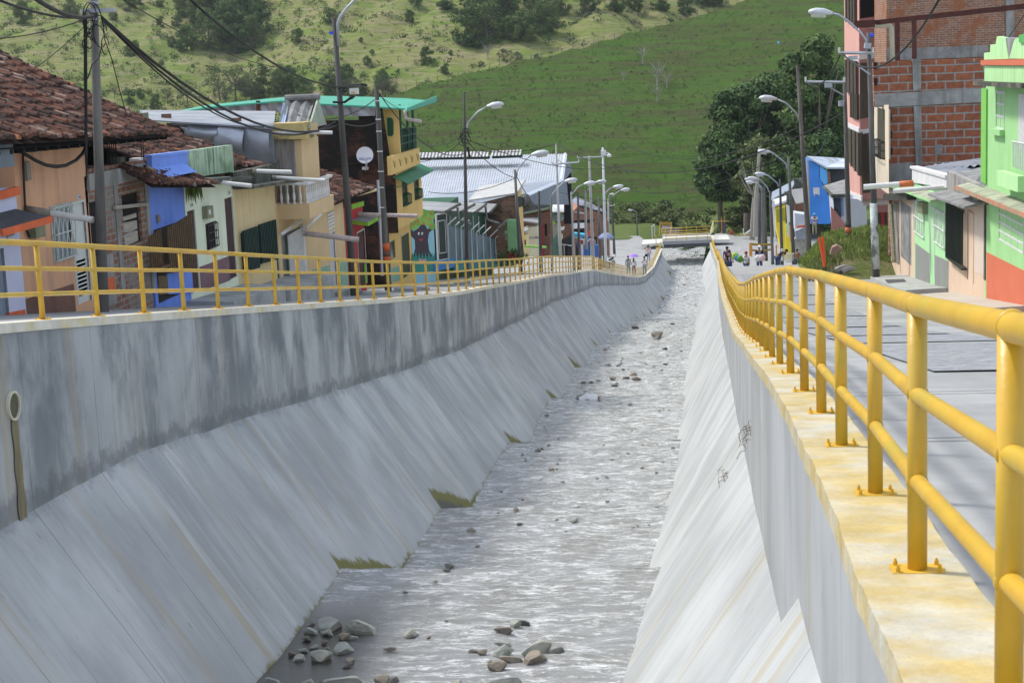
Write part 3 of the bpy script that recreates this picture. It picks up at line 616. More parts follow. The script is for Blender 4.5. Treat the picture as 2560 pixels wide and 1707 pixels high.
def tile_mat():
    if 'clay' in MATS: return MATS['clay']
    m=bpy.data.materials.new('clay_tile'); m.use_nodes=True; nt=m.node_tree; N=nt.nodes; L=nt.links; b=N['Principled BSDF']; b.inputs['Roughness'].default_value=.9; b.inputs['Specular IOR Level'].default_value=.12
    at=N.new('ShaderNodeAttribute'); at.attribute_name='tint'; r=N.new('ShaderNodeValToRGB'); cr=r.color_ramp; cr.elements[0].color=(.045,.032,.028,1); cr.elements[1].color=(.30,.13,.07,1); cr.elements[1].position=1
    for p,c in ((.3,(.060,.038,.032,1)),(.55,(.115,.055,.040,1)),(.8,(.165,.075,.050,1)),(.93,(.23,.19,.165,1))): e=cr.elements.new(p); e.color=c
    L.new(at.outputs['Fac'],r.inputs[0]); g=N.new('ShaderNodeNewGeometry'); t=N.new('ShaderNodeTexNoise'); t.inputs['Scale'].default_value=9; t.inputs['Detail'].default_value=6; L.new(g.outputs['Position'],t.inputs['Vector'])
    mr=N.new('ShaderNodeMapRange'); mr.inputs['From Min'].default_value=.3; mr.inputs['From Max'].default_value=.7; mr.inputs['To Min'].default_value=.55; mr.inputs['To Max'].default_value=1.35; L.new(t.outputs['Fac'],mr.inputs[0])
    c=N.new('ShaderNodeMix'); c.data_type='RGBA'; c.blend_type='MULTIPLY'; c.inputs['Factor'].default_value=1; L.new(r.outputs[0],c.inputs['A']); L.new(mr.outputs[0],c.inputs['B']); L.new(c.outputs['Result'],b.inputs['Base Color']); MATS['clay']=m; return m
def tile_roof(parent,Xe,ze0,ze1,y0,y1,Xr,pitch,name='roof',seed=1,sp=.21,ex=.34,fade=None,sag=.05):
    """barrel tiles laid from the eave Xe up to Xr; ze0/ze1 eave heights at y0/y1"""
    r=np.random.default_rng(seed); mb=MB(); T=[]; s=1 if Xe>Xr else -1; W_=abs(Xe-Xr); nc=int((y1-y0)/sp); nr=int(W_/(ex*math.cos(pitch))); tp=math.tan(pitch)
    for i in range(nc):
        yc=y0+(i+.5)*sp; colj=r.normal()*.01; cst=r.uniform(-.5,.12)*ex; dip=.02*r.normal()
        for j in range(nr):
            if fade and not fade(yc,j/nr): continue
            x0=Xe-s*(j*ex+(cst if j else min(0,cst)*.25))*math.cos(pitch)+r.normal()*.012; x1=x0-s*(ex*1.12)*math.cos(pitch); t=(yc-y0)/(y1-y0)
            zb=ze0+(ze1-ze0)*t-sag*math.sin(math.pi*min(1,j/max(1,nr)))*1.6+.04*noise.noise(Vector((yc*.4,j*.3,seed)))
            zb+=dip; zz0=zb+abs(Xe-x0)*tp+.045+r.normal()*.008 ; zz1=zb+abs(Xe-x1)*tp; tint=float(np.clip(.46+.23*r.normal(),0,1)); 
            if r.random()<.05: tint=.95
            yo=colj+r.normal()*.008; b=len(mb.v); R0,R1=.098,.078; tw=r.normal()*.012
            for (x,z,R) in ((x0,zz0,R0),(x1,zz1,R1)):
                for k in range(6):
                    a=math.pi*k/5; mb.v.append((x,yc+yo+(tw if x==x1 else 0)+R*math.cos(a),z+R*.78*math.sin(a))); T.append(tint)
            for k in range(5): mb.f.append((b+k,b+k+1,b+6+k+1,b+6+k)); mb.mi.append(0)
            mb.f.append(tuple(b+k for k in range(6))); mb.mi.append(0)
    b=len(mb.v); za=ze0-.02; zb_=ze1-.02
    for x,dz in ((Xe-s*.05,0),(Xr,W_*tp)): 
        for y,z in ((y0,za),(y1,zb_)): mb.v.append((x,y,z+dz-.01)); T.append(.02)
    mb.f.append((b,b+1,b+3,b+2)); mb.mi.append(0)
    return mb.build(name,tile_mat(),parent,False,{'tint':T})
def corr(parent,name,p0,pu,pv,m,pitch=.18,amp=.03,th=True,rows=2,sag=0,rag=0,seed=0):
    """corrugated sheet: waves counted across p0->pu, ribs run towards pv"""
    p0,pu,pv=[np.array(q,float) for q in (p0,pu,pv)]; U=pu-p0; V=pv-p0; n=np.cross(U,V); n/=np.linalg.norm(n); 
    if n[2]<0: n=-n
    lu=np.linalg.norm(U); k=max(8,int(lu/pitch*4)); mb=MB(); r=random.Random(seed); 
    for i in range(k+1):
        off=r.uniform(-rag,rag)
        for j in range(rows+1):
            t=j/rows; p=p0+U*i/k+V*t+n*(amp*math.cos(i*math.pi/2))+np.array([0,0,-sag*math.sin(math.pi*t)]); mb.v.append(tuple(p))
    for i in range(k):
        for j in range(rows): a=i*(rows+1)+j; mb.f.append((a,a+rows+1,a+rows+2,a+1)); mb.mi.append(0)
    return mb.build(name,m,parent)
def text_obj(parent,s,loc,size,xdir,normal,m,name='lettering',align='CENTER'):
    cu=bpy.data.curves.new(name,'FONT'); cu.body=s; cu.size=size; cu.align_x=align; cu.align_y='CENTER'; cu.extrude=.002; cu.materials.append(m)
    o=bpy.data.objects.new(name,cu); COL.objects.link(o); x=Vector(xdir).normalized(); z=Vector(normal).normalized(); y=z.cross(x)
    off=wloc(parent) if parent else Vector((0,0,0)); o.matrix_local=Matrix(((x.x,y.x,z.x,loc[0]-off.x),(x.y,y.y,z.y,loc[1]-off.y),(x.z,y.z,z.z,loc[2]-off.z),(0,0,0,1))); 
    me=bpy.data.meshes.new_from_object(o.evaluated_get(bpy.context.evaluated_depsgraph_get())); me.materials.clear(); me.materials.append(m); ml=o.matrix_local.copy(); bpy.data.objects.remove(o); o=bpy.data.objects.new(name,me); COL.objects.link(o); o.matrix_local=ml
    if parent: o.parent=parent
    return o
def pipe(px0,py0,px1,py1,X0,label,r=.055,m=None,Y=None,name='drain_pipe',sub=None,group='waste water pipes jutting from the eaves'):
    """PVC pipe sticking out across the street; starts on plane X0"""
    a=atX(px0,py0,X0); Yc=a[1] if Y is None else Y; a=atY(px0,py0,Yc); b=atY(px1,py1,Yc); root=thing(name,a,label,'pipe',group); mb=MB(); mb.tube([a,b],r,12,cap=False); mb.tube([b,a],r*.86,12,cap=False)
    mb.build('tube',m or M_pvc,root,True); back=MB(); d=(a-b)/np.linalg.norm(a-b); back.tube([a+d*.5,a+d*.02],r*1.14,10); back.build('sleeve',sub or M_pvcd,root,True); return root
M_pvc=mat('pvc_white',(.66,.66,.63),.5,.10,5,spec=.4); M_pvcd=mat('pvc_stained',(.30,.27,.22),.7,.3,5); M_pvcp=mat('pvc_pinkish',(.50,.42,.40),.6,.2,5); M_pvcg=mat('pipe_green',(.25,.50,.10),.6,.15,5); M_orp=mat('pipe_orange',(.60,.16,.05),.6,.15,5)
M_peach=mat('paint_peach',(.66,.37,.22),.85,.08,.9,streak=.45,streakcol=(.30,.20,.15),bump=.15,col2=(.58,.34,.22),mixpos=(.45,.65))
M_brown=mat('paint_brown',(.17,.09,.065),.85,.15,1.5,col2=(.25,.15,.11),mixpos=(.55,.75),streak=.4,streakcol=(.08,.05,.04))
M_white=mat('paint_white',(.66,.66,.66),.7,.08,1.2,streak=.25,streakcol=(.4,.4,.38)); M_lilac=mat('paint_pale_lilac',(.56,.58,.74),.8,.08,1.0,streak=.3,streakcol=(.40,.42,.52)); M_orange=mat('paint_orange',(.62,.13,.045),.75,.15,3,streak=.3,streakcol=(.35,.1,.05))
M_pwd=mat('paint_offwhite_metal',(.55,.59,.56),.55,.08,2,streak=.2,streakcol=(.3,.3,.28)); M_conc=mat('bare_concrete',(.30,.30,.29),.95,.2,2,bump=.5,streak=.6,streakcol=(.10,.10,.09),col2=(.22,.22,.21),mixpos=(.45,.6))
M_black=mat('black_and_interior_shade',(.012,.012,.012),.9,.1,2); M_dkconc=mat('mossy_black_concrete',(.10,.10,.09),.95,.35,2.5,bump=.5,col2=(.045,.05,.035),mixpos=(.4,.6),streak=.6,streakcol=(.22,.22,.19))  # near-black for black parts; on flat panels it paints the shade inside openings
M_brickL=brick_mat('old_red_brick',(.27,.12,.07),(.22,.11,.075),(.25,.24,.22),.34,.135,.024,patch=(.23,.22,.20)); M_blue=mat('paint_blue',(.14,.25,.72),.75,.10,1.2,streak=.35,streakcol=(.07,.11,.40)); M_blue2=mat('paint_light_blue',(.17,.30,.78),.6,.08,2,streak=.3,streakcol=(.1,.18,.5))
M_mint=mat('paint_mint',(.66,.72,.57),.85,.07,1,streak=.3,streakcol=(.42,.46,.36)); M_purp=mat('paint_purple',(.17,.10,.12),.85,.15,1.5,col2=(.22,.14,.15),mixpos=(.5,.7)); M_maroon=mat('door_maroon',(.045,.018,.025),.6,.3,4); M_bgril=mat('grille_brown',(.13,.085,.045),.6,.25,4); M_dgreen=mat('grille_dark_green',(.008,.035,.032),.5,.3,4)
M_cream=mat('paint_cream',(.64,.51,.29),.85,.07,1.1,streak=.35,streakcol=(.42,.33,.18)); M_beige=mat('paint_beige',(.62,.46,.26),.85,.06,1.1,streak=.25,streakcol=(.42,.32,.18)); M_aqua=mat('paint_aqua',(.25,.42,.32),.85,.10,1.4,streak=.3,streakcol=(.16,.27,.2)); M_mossg=mat('paint_mossy_green',(.34,.47,.34),.9,.2,2,col2=(.19,.29,.17),mixpos=(.5,.62),streak=.95,streakcol=(.035,.045,.025))
M_zinc=mat('zinc_sheet',(.42,.46,.52),.42,.14,1.2,metal=.45,stretch=(1,1,1),spec=.5,col2=(.30,.33,.37),mixpos=(.4,.65)); M_zincw=mat('white_metal_roof',(.56,.60,.66),.4,.10,1.0,metal=.2,spec=.6,col2=(.46,.48,.52),mixpos=(.5,.7)); M_asb=mat('asbestos_cement',(.27,.27,.265),.95,.25,3,bump=.3,col2=(.17,.17,.165),mixpos=(.4,.65),streak=.3,streakcol=(.09,.09,.085))
M_sooty=brick_mat('sooty_brick',(.12,.045,.026),(.06,.028,.018),(.05,.042,.036),.3,.11,.018,soot=.5,sootcol=(.020,.018,.016)); M_yelw=mat('paint_yellow_ochre',(.68,.47,.17),.85,.06,1.0,streak=.2,streakcol=(.48,.34,.13)); M_groof=mat('green_metal_roof',(.045,.34,.23),.45,.10,1.2,spec=.5,col2=(.06,.40,.29),mixpos=(.5,.7)); M_gdk=mat('paint_dark_green',(.014,.085,.040),.55,.2,3)
M_red=mat('paint_red',(.42,.03,.035),.8,.1,2); M_lime=mat('paint_lime',(.22,.45,.035),.8,.1,2,streak=.25,streakcol=(.12,.2,.04)); M_glass=mat('window_glass',(.03,.035,.04),.12,.2,2,spec=.8); M_bars=mat('bar_grey_white',(.60,.61,.60),.5,.1,5); M_wood=mat('weathered_wood',(.36,.33,.28),.9,.25,3,stretch=(.4,.4,6)); M_teal=mat('paint_teal',(.035,.20,.21),.8,.12,1.5,streak=.3,streakcol=(.02,.1,.1)); M_cable=mat('black_cable',(.015,.015,.016),.6,.2,5); M_boxg=mat('meter_box',(.20,.21,.13),.7,.2,5)
# ================================================================== LEFT ROW OF HOUSES (street plane XF)
XF=-12.4; BAND=.06
def zat(px,py,X=XF): return atX(px,py,X)[2]
def house(name,px0,px1,py,label,cat='house',X=XF,group='houses along the left street'):
    y0=YX(px0,py,X); return thing(name,(X,y0,gL(y0)),label,cat,group)
# --- white house with orange trim, cut by the frame edge
h=house('house',0,50,640,'white house with orange trim and a grey canopy at the frame edge')
X=-12.15; y1=atX(50,600,X)[1]; y0=y1-5
dh,_=opening(h,'door',X,(-30,621),(16,612),(22,812),(-26,830),mat('door_blue_grey',(.22,.27,.33),.6,.2,3),M_white,side='L')
wallX(h,'wall',X,y0,y1,gL(y0)-2,zat(42,467,X)+.02,zat(43,467,X),M_lilac,[dh]); shell(h,X,y0,y1,gL(y0)-2,zat(42,467,X),zat(43,467,X),M_lilac)
patch(h,'parapet_band',X,(-120,508),(42,466),(43.6,487),(-120,530),M_orange,.06,.1)
patch(h,'dado',X,(22,781),(61.5,773),(64,830),(24,850),M_orange,.025,.05)
c=MB(); a=atX(40,529,X); b0=atX(-90,562,X); e=.62
c.prism([b0,a,a+np.array([e,0,-.16]),b0+np.array([e,0,-.16])],(0,0,.05)); cano=c.build('canopy',mat('canopy_grey',(.07,.08,.09),.8,.3,4),h)
c=MB(); c.prism([b0+np.array([e,0,-.22]),a+np.array([e,.02,-.22]),a+np.array([e,.02,-.10]),b0+np.array([e,0,-.10])],(.05,0,0)); c.build('fascia',M_orange,cano)
for (u,v,w_) in ((15,582,0),(15.5,595,1)):
    o,Q=patch(h,'wall_sign',X,(u,v),(u+12,v-2),(u+12.6,v+9),(u+.6,v+11),M_white,.03,.02)
    if w_==0: cpt=sum(Q)/4; text_obj(o,'HELADOS',cpt+np.array([.035,0,0]),.085,(0,1,0),(1,0,0),mat('sign_ink',(.03,.03,.06),.6,.1))
bx=thing('meter_cabinet',atX(20,390,-11.7),'square grey metal cabinet hung high at the left frame edge','cabinet'); mb=MB(); p=atX(37,415,-11.7); q=atX(-2,360,-11.7)
mb.box((-11.7,q[1]-1.0,p[2]),(-12.1,p[1],q[2])); mb.build('box',mat('cabinet_grey',(.13,.16,.19),.6,.12,2),bx); mb=MB(); mb.box((-11.72,p[1],p[2]+.1),(-12.05,p[1]+.05,q[2]-.3)); mb.build('door',mat('cabinet_dark',(.07,.08,.09),.6,.2,2),bx)
# --- peach house
h=house('house',45,217,600,'peach plastered house with brown base and barred white window'); y0=atX(50,600,XF)[1]; y1=atX(232,640,XF)[1]
win,_=opening(h,'window',XF,(125,516),(174,506),(183,645),(132,657),mat('curtain_blue_grey',(.20,.25,.28),.4,.25,3),M_pwd,.10)
dr,do=opening(h,'door',XF,(178.5,506),(212,497.5),(228,751),(190,764),M_pwd,M_pwd,.08)
wallX(h,'wall',XF,y0,y1,gL(y1)-1.5,zat(34,362),zat(213,352),M_peach,[win,dr]); shell(h,XF,y0,y1,gL(y1)-1.5,zat(34,362),zat(213,352),M_peach)
patch(h,'dado',XF,(46,753),(184,709),(190,800),(46,830),M_brown,.012,.05)
patch(h,'dado',XF,(232,690),(241,687),(247,790),(238,800),M_brown,.012,.05)
grille(h,'window_grille',XF,win,M_pwd,9,3,.08,.014,curve=.05)
lv=MB(); y_a,y_b,z_a,z_b=dr
for k in range(9): lv.box((XF-.06,y_a+.12,z_a+.15+k*.085),(XF-.03,y_b-.12,z_a+.2+k*.085))
lv.box((XF-.075,y_a+.1,z_a+1.05),(XF-.05,y_b-.1,z_b-.15)); lv.build('louvre',mat('louvre_white',(.62,.66,.66),.5,.08),do)
o,Q=patch(h,'number_plate',XF,(191,488.5),(198.5,486.5),(199,498),(191.5,500),M_white,.02,.02); text_obj(o,'1-53',sum(Q)/4+np.array([.025,0,0]),.09,(0,1,0),(1,0,0),MATS['sign_ink'])
o,Q=patch(h,'conduit_box',XF,(59,405),(69,403),(71,450),(61,453),mat('box_taupe',(.27,.24,.20),.7,.1),.06,.08)
me=MB(); Q=quad_X(XF,(68,560),(93,556),(92,592),(70,597)); me.prism([q+np.array([.16,0,0]) for q in Q],(-.16,0,0)); me.build('electric_meter',M_boxg,h)
cb=MB(); cb.tube([atX(a,b,XF+.05) for a,b in ((57,380),(58,420),(60,460),(63,520),(66,575),(74,592))],.022,6); cb.build('cable',mat('brown_conduit',(.04,.025,.02),.7,.2),h)
r1=thing('tile_roof',(XF,30,-1.2),'big weathered clay tile roof sweeping down over the peach house','roof'); 
eA=atX(35,350,-11.55); eB=atX(452,338,-11.55); ye0=20.0
tile_roof(r1,-11.55,eA[2]+ (eA[1]-ye0)*.03,eB[2],ye0,eB[1],-18.5,math.radians(27),'tiles',1)
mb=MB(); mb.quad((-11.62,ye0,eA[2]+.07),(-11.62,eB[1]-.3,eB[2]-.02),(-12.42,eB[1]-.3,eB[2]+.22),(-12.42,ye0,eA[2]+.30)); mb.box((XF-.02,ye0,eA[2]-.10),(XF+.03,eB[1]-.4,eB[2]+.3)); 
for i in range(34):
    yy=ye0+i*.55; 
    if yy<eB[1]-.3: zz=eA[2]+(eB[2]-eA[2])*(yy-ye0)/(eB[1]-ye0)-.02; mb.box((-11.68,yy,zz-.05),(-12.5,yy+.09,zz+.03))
mb.build('rafters_eave_shade',M_black,r1); patch(r1,'fascia',-11.75,(276,342),(431,329),(431,337),(276,352),mat('fascia_green',(.10,.30,.15),.8,.15),0,.04)  # black sheet among the rafters paints the shade under the eave
# --- unfinished brick house behind the first pole
h=house('house',217,372,600,'unfinished brick house with boarded window and open upper terrace'); y0=atX(222,600,XF)[1]; y1=atX(372,600,XF)[1]
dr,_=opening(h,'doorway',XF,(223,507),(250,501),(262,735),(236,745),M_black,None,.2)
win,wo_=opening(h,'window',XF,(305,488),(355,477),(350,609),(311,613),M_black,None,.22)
wallX(h,'wall',XF,y0+.02,y1,gL(y1)-1.5,zat(220,440),zat(363,408),M_brickL,[dr,win],.24); shell(h,XF,y0+.02,y1,gL(y1)-1.5,zat(220,440),zat(363,408),M_brickL)
ya,yb,za,zb=win; pl=MB()
for k,(f0,f1,dz) in enumerate(((.0,.24,.03),(.27,.47,-.04),(.5,.58,0))): 
    pl.prism([np.array([XF-.05,ya,za+(zb-za)*f0]),np.array([XF-.05,yb-.25,za+(zb-za)*f0+dz]),np.array([XF-.05,yb-.25,za+(zb-za)*f1+dz]),np.array([XF-.05,ya,za+(zb-za)*f1])],(.03,0,0))
pl.build('boards',M_wood,wo_)
mb=MB(); mb.tube([atX(286,520,XF+.06),atX(369,510,XF+.06)],.045,6); mb.build('timber_rail',M_wood,h)
patch(h,'beam',XF,(219,436),(362,408),(363,444),(222,478),M_conc,.03,.2); patch(h,'column',XF,(288,448),(297,446),(305,735),(296,738),M_conc,.025,.1); patch(h,'column',XF,(361,412),(369,410),(381,726),(373,729),M_conc,.03,.1); patch(h,'footing',XF,(246,640),(282,634),(290,760),(250,770),M_conc,.02,.1)
patch(h,'paint_patch',XF,(262,695),(281,692),(283,726),(265,730),M_orange,.05,.03)
patch(h,'parapet',XF-.05,(217,424),(360,400),(362,412),(219,440),M_brickL,.0,.14)
bb=MB()
for u in (268,273,278,283,288,352,357): bb.tube([atX(u,352,XF-.1),atX(u+3,412,XF-.1)],.012,4)
bb.build('bars',M_black,h)
mb=MB(); yb0=y1-.3; mb.box((XF-3.2,y0,-4.2),(XF-3.4,48,-1.15)); mb.build('terrace_wall',mat('terrace_grey_green',(.20,.21,.15),.9,.3,1.3),h)
for u,w_ in ((300,10),(345,7)):
    p=atX(u,413,XF-.08); mb=MB(); mb.box((p[0]-.2,p[1],p[2]),(p[0]+.02,p[1]+.35,p[2]+.12+.03*w_/7)); mb.build('paint_can',M_dkconc if w_==10 else M_white,h)
# --- second tile roof over blue, mint and cream houses
r2=thing('tile_roof',(XF,43,-2.2),'long clay tile roof behind the blue and mossy green parapets','roof'); B=atX(657,420,-12.6)
tile_roof(r2,-12.6,-2.15,B[2],38.6,B[1],-19.5,math.radians(24),'tiles',2)
# --- blue house
h=house('house',369,464,600,'bright blue house with brown slatted garage cage'); y0=atX(377,600,XF)[1]+.01; y1=atX(468,600,XF)[1]
ga,_=opening(h,'garage_opening',XF,(386,585),(474,535),(480,735),(394,745),mat('garage_dark',(.035,.028,.022),.8,.3,2),None,.1)
wallX(h,'wall',XF,y0,y1,gL(y1)-1.2,zat(368,434),zat(460,414),M_blue,[ga]); shell(h,XF,y0,y1,gL(y1)-1.2,zat(368,434)-.1,zat(460,414)-.1,M_blue,4)
patch(h,'parapet_sheet',XF,(367,392),(459.5,380),(461,418),(372,432),M_blue2,.10,.12); patch(h,'coping_strip',XF,(366,388),(461,377),(461,383),(366,395),M_blue2,.13,.18)
mb=MB(); A=[atX(a,b,XF+.1) for a,b in ((371,424),(461,408))]; mb.add([A[0],A[1],A[1]+np.array([.30,0,-.22]),A[0]+np.array([.30,0,-.22])],[(0,1,2,3)]); mb.build('flashing',M_blue2,h)
ge=quad_X(XF+.3,(384,590),(474,533),(479,677),(392,677)); hole=(ge[0][1],ge[1][1],(ge[2][2]+ge[3][2])/2,(ge[0][2]+ge[1][2])/2); g_=MB()
for i in range(19):
    t=i/18; yy=ge[0][1]+(ge[1][1]-ge[0][1])*t; zt=ge[0][2]+(ge[1][2]-ge[0][2])*t; zb_=ge[3][2]+(ge[2][2]-ge[3][2])*t; xx=XF+.34 if i>5 else XF+.2
    g_.box((xx-.02,yy-.022,zb_),(xx+.02,yy+.022,zt))
g_.box((XF,ge[0][1],ge[3][2]),(XF+.34,ge[1][1],ge[3][2]+.04)); g_.build('cage',M_bgril,h)
patch(h,'lower_door',XF,(393,690),(416,688),(418,735),(395,738),M_bgril,.03,.06); patch(h,'lower_wall',XF,(416,684),(478,676),(480,733),(418,736),M_blue,.03,.05); patch(h,'post_stub',XF,(389,538),(396,537),(397,556),(390,557),mat('stub_grey',(.18,.17,.15),.9,.2),.05,.05)
er=tile_roof(h,XF+.75,atX(378,468,XF+.75)[2],atX(545,466,XF+.75)[2],atX(384,452,XF+.75)[1],atX(545,452,XF+.75)[1],XF,math.radians(33),'eave_roof',5,sp=.16,ex=.22)
# --- pale mint house
h=house('house',468,583,600,'pale mint house with purple base and hanging fern'); y0=y1+.01; y1=atX(590,600,XF)[1]
d1,_=opening(h,'door',XF,(469,528),(488.5,523),(499,728),(480,730),M_maroon,None,.12,label='dark maroon door beside the blue house'); d2,_=opening(h,'door',XF,(563,496),(581,492),(594,694),(572,698),M_maroon,None,.12,label='dark maroon door at the cream house end')
wn,_=opening(h,'window',XF,(513,560.5),(537,553),(541,618),(518,625),M_black,None,.1)
wallX(h,'wall',XF,y0,y1,gL(y1)-1,zat(462,446),zat(582,440),M_mint,[d1,d2,wn]); shell(h,XF,y0,y1,gL(y1)-1,zat(462,446),zat(582,440),M_mint,4)
grille(h,'window_grille',XF,wn,mat('grille_maroon',(.05,.035,.04),.5,.2),5,4,.08,.013); patch(h,'dado',XF,(498,668),(570,641),(576,700),(503,728),M_purp,.012,.04)
for a,b,ha,txt in ((475,508.5,10,'1-45'),(569,477.5,10,'1-41')):
    o,Q=patch(h,'number_plate',XF,(a,b),(a+5,b-1),(a+5.5,b+ha-1),(a+.5,b+ha),M_white,.02,.02); text_obj(o,txt,sum(Q)/4+np.array([.025,0,0]),.09,(0,1,0),(1,0,0),MATS['sign_ink'])
o,Q=patch(h,'electric_meter',XF,(504,517),(520,514),(521,545),(506,548),M_boxg,.14,.14); patch(o,'meter_glass',XF,(508,525),(513,524),(513.5,536),(508.5,537),M_bars,.15,.01)
patch(h,'mossy_parapet',XF,(459,378),(573,362.5),(575,430),(463,446),M_mossg,.10,.2)
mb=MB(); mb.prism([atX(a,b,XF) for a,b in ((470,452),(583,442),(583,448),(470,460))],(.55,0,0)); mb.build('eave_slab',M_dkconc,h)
fern=thing('fern',atX(480,456,XF+.3),'green fern hanging under the dark eave of the mint house','plant'); mb=MB(); p0=atX(482,456,XF+.3)
for k in range(26):
    r_=random.Random(k); a=r_.uniform(0,6.3); l=r_.uniform(.25,.5); d=np.array([.35*math.cos(a),.75*math.sin(a),0])*l; b_=p0+np.array([0,r_.uniform(-.35,.35),0]); q1=b_+d*.6+np.array([0,0,-.1*l]); q2=b_+d+np.array([0,0,-l*1.1]); w=np.array([.02,.035,0]); mb.add([b_-w,b_+w,q1+w*1.4,q1-w*1.4,q2],[(0,1,2,3),(3,2,4)])
mb.build('fronds',mat('fern_green',(.07,.10,.02),.8,.3,8),fern)
# --- cream house with dark green cage
h=house('house',590,693,600,'cream house with dark green window cage under a mossy slab'); y0=y1+.01; y1=atX(695,600,XF)[1]
wn,_=opening(h,'window',XF,(602,581),(688,549),(681,652),(606,678),mat('dark_green_interior',(.010,.022,.022),.8,.3,2),None,.12); dr,_=opening(h,'door',XF,(688,551),(693,549),(699,700),(692,703),M_dgreen,None,.08)
wallX(h,'wall',XF,y0,y1,gL(y1)-1,zat(590,470),zat(693,452),M_cream,[wn,dr]); shell(h,XF,y0,y1,gL(y1)-1,zat(590,470),zat(693,452),M_cream,5)
for (a,b,c_,d,e,f) in ((610,577,644,565,645,676.5),(650,561,690,548,677,656)):
    q=quad_X(XF+.14,(a,b),(c_,d),(c_+1,f-6),(a+4,f+3)); g_=MB(); n_=11
    for i in range(n_):
        t=i/(n_-1); yy=q[0][1]+(q[1][1]-q[0][1])*t; g_.box((XF+.10,yy-.03,q[3][2]+(q[2][2]-q[3][2])*t),(XF+.17,yy+.03,q[0][2]+(q[1][2]-q[0][2])*t))
    g_.box((XF,q[0][1],q[3][2]),(XF+.15,q[1][1],q[3][2]+.05)); g_.build('cage',M_dgreen,h)
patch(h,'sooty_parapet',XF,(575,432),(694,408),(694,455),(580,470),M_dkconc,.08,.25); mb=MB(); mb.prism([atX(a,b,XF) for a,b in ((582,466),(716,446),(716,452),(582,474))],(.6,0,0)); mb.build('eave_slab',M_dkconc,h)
# --- beige house with balcony, tower and white garage
h=house('house',697,862,600,'beige house with white balustrade balcony and corrugated stair tower'); y0=y1+.01; y1=atX(865,640,XF)[1]
ga,_=opening(h,'garage_opening',XF,(702,591),(758,560),(764,716),(712,726),mat('garage_grey',(.17,.17,.16),.8,.3,2),None,.14); dr,_=opening(h,'door',XF,(823,579),(837,574),(841,713),(829,718.5),mat('door_lilac_white',(.48,.49,.54),.6,.1),M_white,.08); vt,_=opening(h,'vent',XF,(818,530.5),(834.5,526.5),(835.5,569.5),(820,573),M_black,None,.1)
zt0=zat(697,448); zt1=zat(861,503)
wallX(h,'wall',XF,y0,y1,gL(y1)-1,zat(700,505),zat(835,505),M_beige,[ga,dr,vt]); shell(h,XF,y0,y1,gL(y1)-1,zat(700,470),zat(850,500),M_beige,6)
q=quad_X(XF,(716,588),(750,568),(757,712),(722,720)); g_=MB()
for i in range(17):
    t=i/16; yy=q[0][1]+(q[1][1]-q[0][1])*t; g_.box((XF+.05,yy-.035,q[3][2]),(XF+.09,yy+.035,q[0][2]+(q[1][2]-q[0][2])*t))
g_.build('garage_grille',M_bars,h); g_=MB(); a,b,c_,d=vt
for k in range(5): g_.box((XF-.02,a,c_+(d-c_)*k/5),(XF+.02,b,c_+(d-c_)*k/5+.07))
g_.build('vent_slats',M_white,h); patch(h,'dado',XF,(781,674.5),(822,664),(829,720),(783,735),M_aqua,.012,.04); patch(h,'dado',XF,(841,659),(867,652),(872,712),(843,716),M_aqua,.012,.04)
for (a,b,c_,d) in ((703,587,756,548),(765,571,802,537)):
    mb=MB(); mb.tube([atX(a,b,XF+.25),atX(c_,d,XF+.25)],.055,4); mb.build('brace',M_bars,h)
patch(h,'door_post',XF,(750,563),(755,561),(762,716),(757,718),M_bars,.10,.1)
# balcony box
Yb=atX(694,530,XF)[1]; cor=atY(774,530,Yb); Xo=cor[0]; yf=atX(834.5,500,Xo)[1]; zt=atY(774,510,Yb)[2]; zb_=atY(774,547,Yb)[2]; ztf=atX(834.5,486,Xo)[2]; zbf=atX(834.5,523,Xo)[2]
bal=MB(); bal.add([(XF,Yb,zb_),(Xo,Yb,zb_),(Xo,yf,zbf),(XF,yf,zbf),(XF,Yb,zt),(Xo,Yb,zt),(Xo,yf,ztf),(XF,yf,ztf)],[(0,3,2,1),(4,5,6,7),(0,1,5,4),(1,2,6,5),(2,3,7,6),(3,0,4,7)]); balo=bal.build('balcony',M_beige,h)
prof=[(0,.075),(.06,.075),(.07,.04),(.16,.05),(.28,.07),(.42,.055),(.56,.032),(.70,.045),(.78,.035),(.80,.07),(.86,.07)]; hb=(atY(774,458.5,Yb)[2]-zt)/.92
def baluster(x,y,z):
    mb=MB(); pts=[(x,y,z+a*hb) for a,_ in prof]; mb.tube(pts,[b*hb for _,b in prof],10); mb.build('baluster',M_white,balo,True)
for x in np.linspace(XF+.12,Xo-.08,5): baluster(x,Yb+.1,zt)
nb=13
for i in range(1,nb): t=i/nb; baluster(Xo-.08,Yb+.1+(yf-Yb-.2)*t,zt+(ztf-zt)*t)
mb=MB(); z1=zt+.86*hb; z2=ztf+.86*hb; mb.prism([(XF,Yb+.02,z1),(Xo,Yb+.02,z1),(Xo,Yb+.02,z1+.07),(XF,Yb+.02,z1+.07)],(0,.14,0)); mb.prism([(Xo-.15,Yb,z1),(Xo-.15,yf,z2),(Xo-.15,yf,z2+.07),(Xo-.15,Yb,z1+.07)],(.16,0,0)); mb.build('handrail',M_white,balo)
mb=MB(); mb.box((XF-.3,Yb+1.0,zt),(XF+.35,Yb+1.05,zt+1.0)); mb.build('curtain',mat('curtain_violet',(.22,.16,.22),.9,.3,6),h)
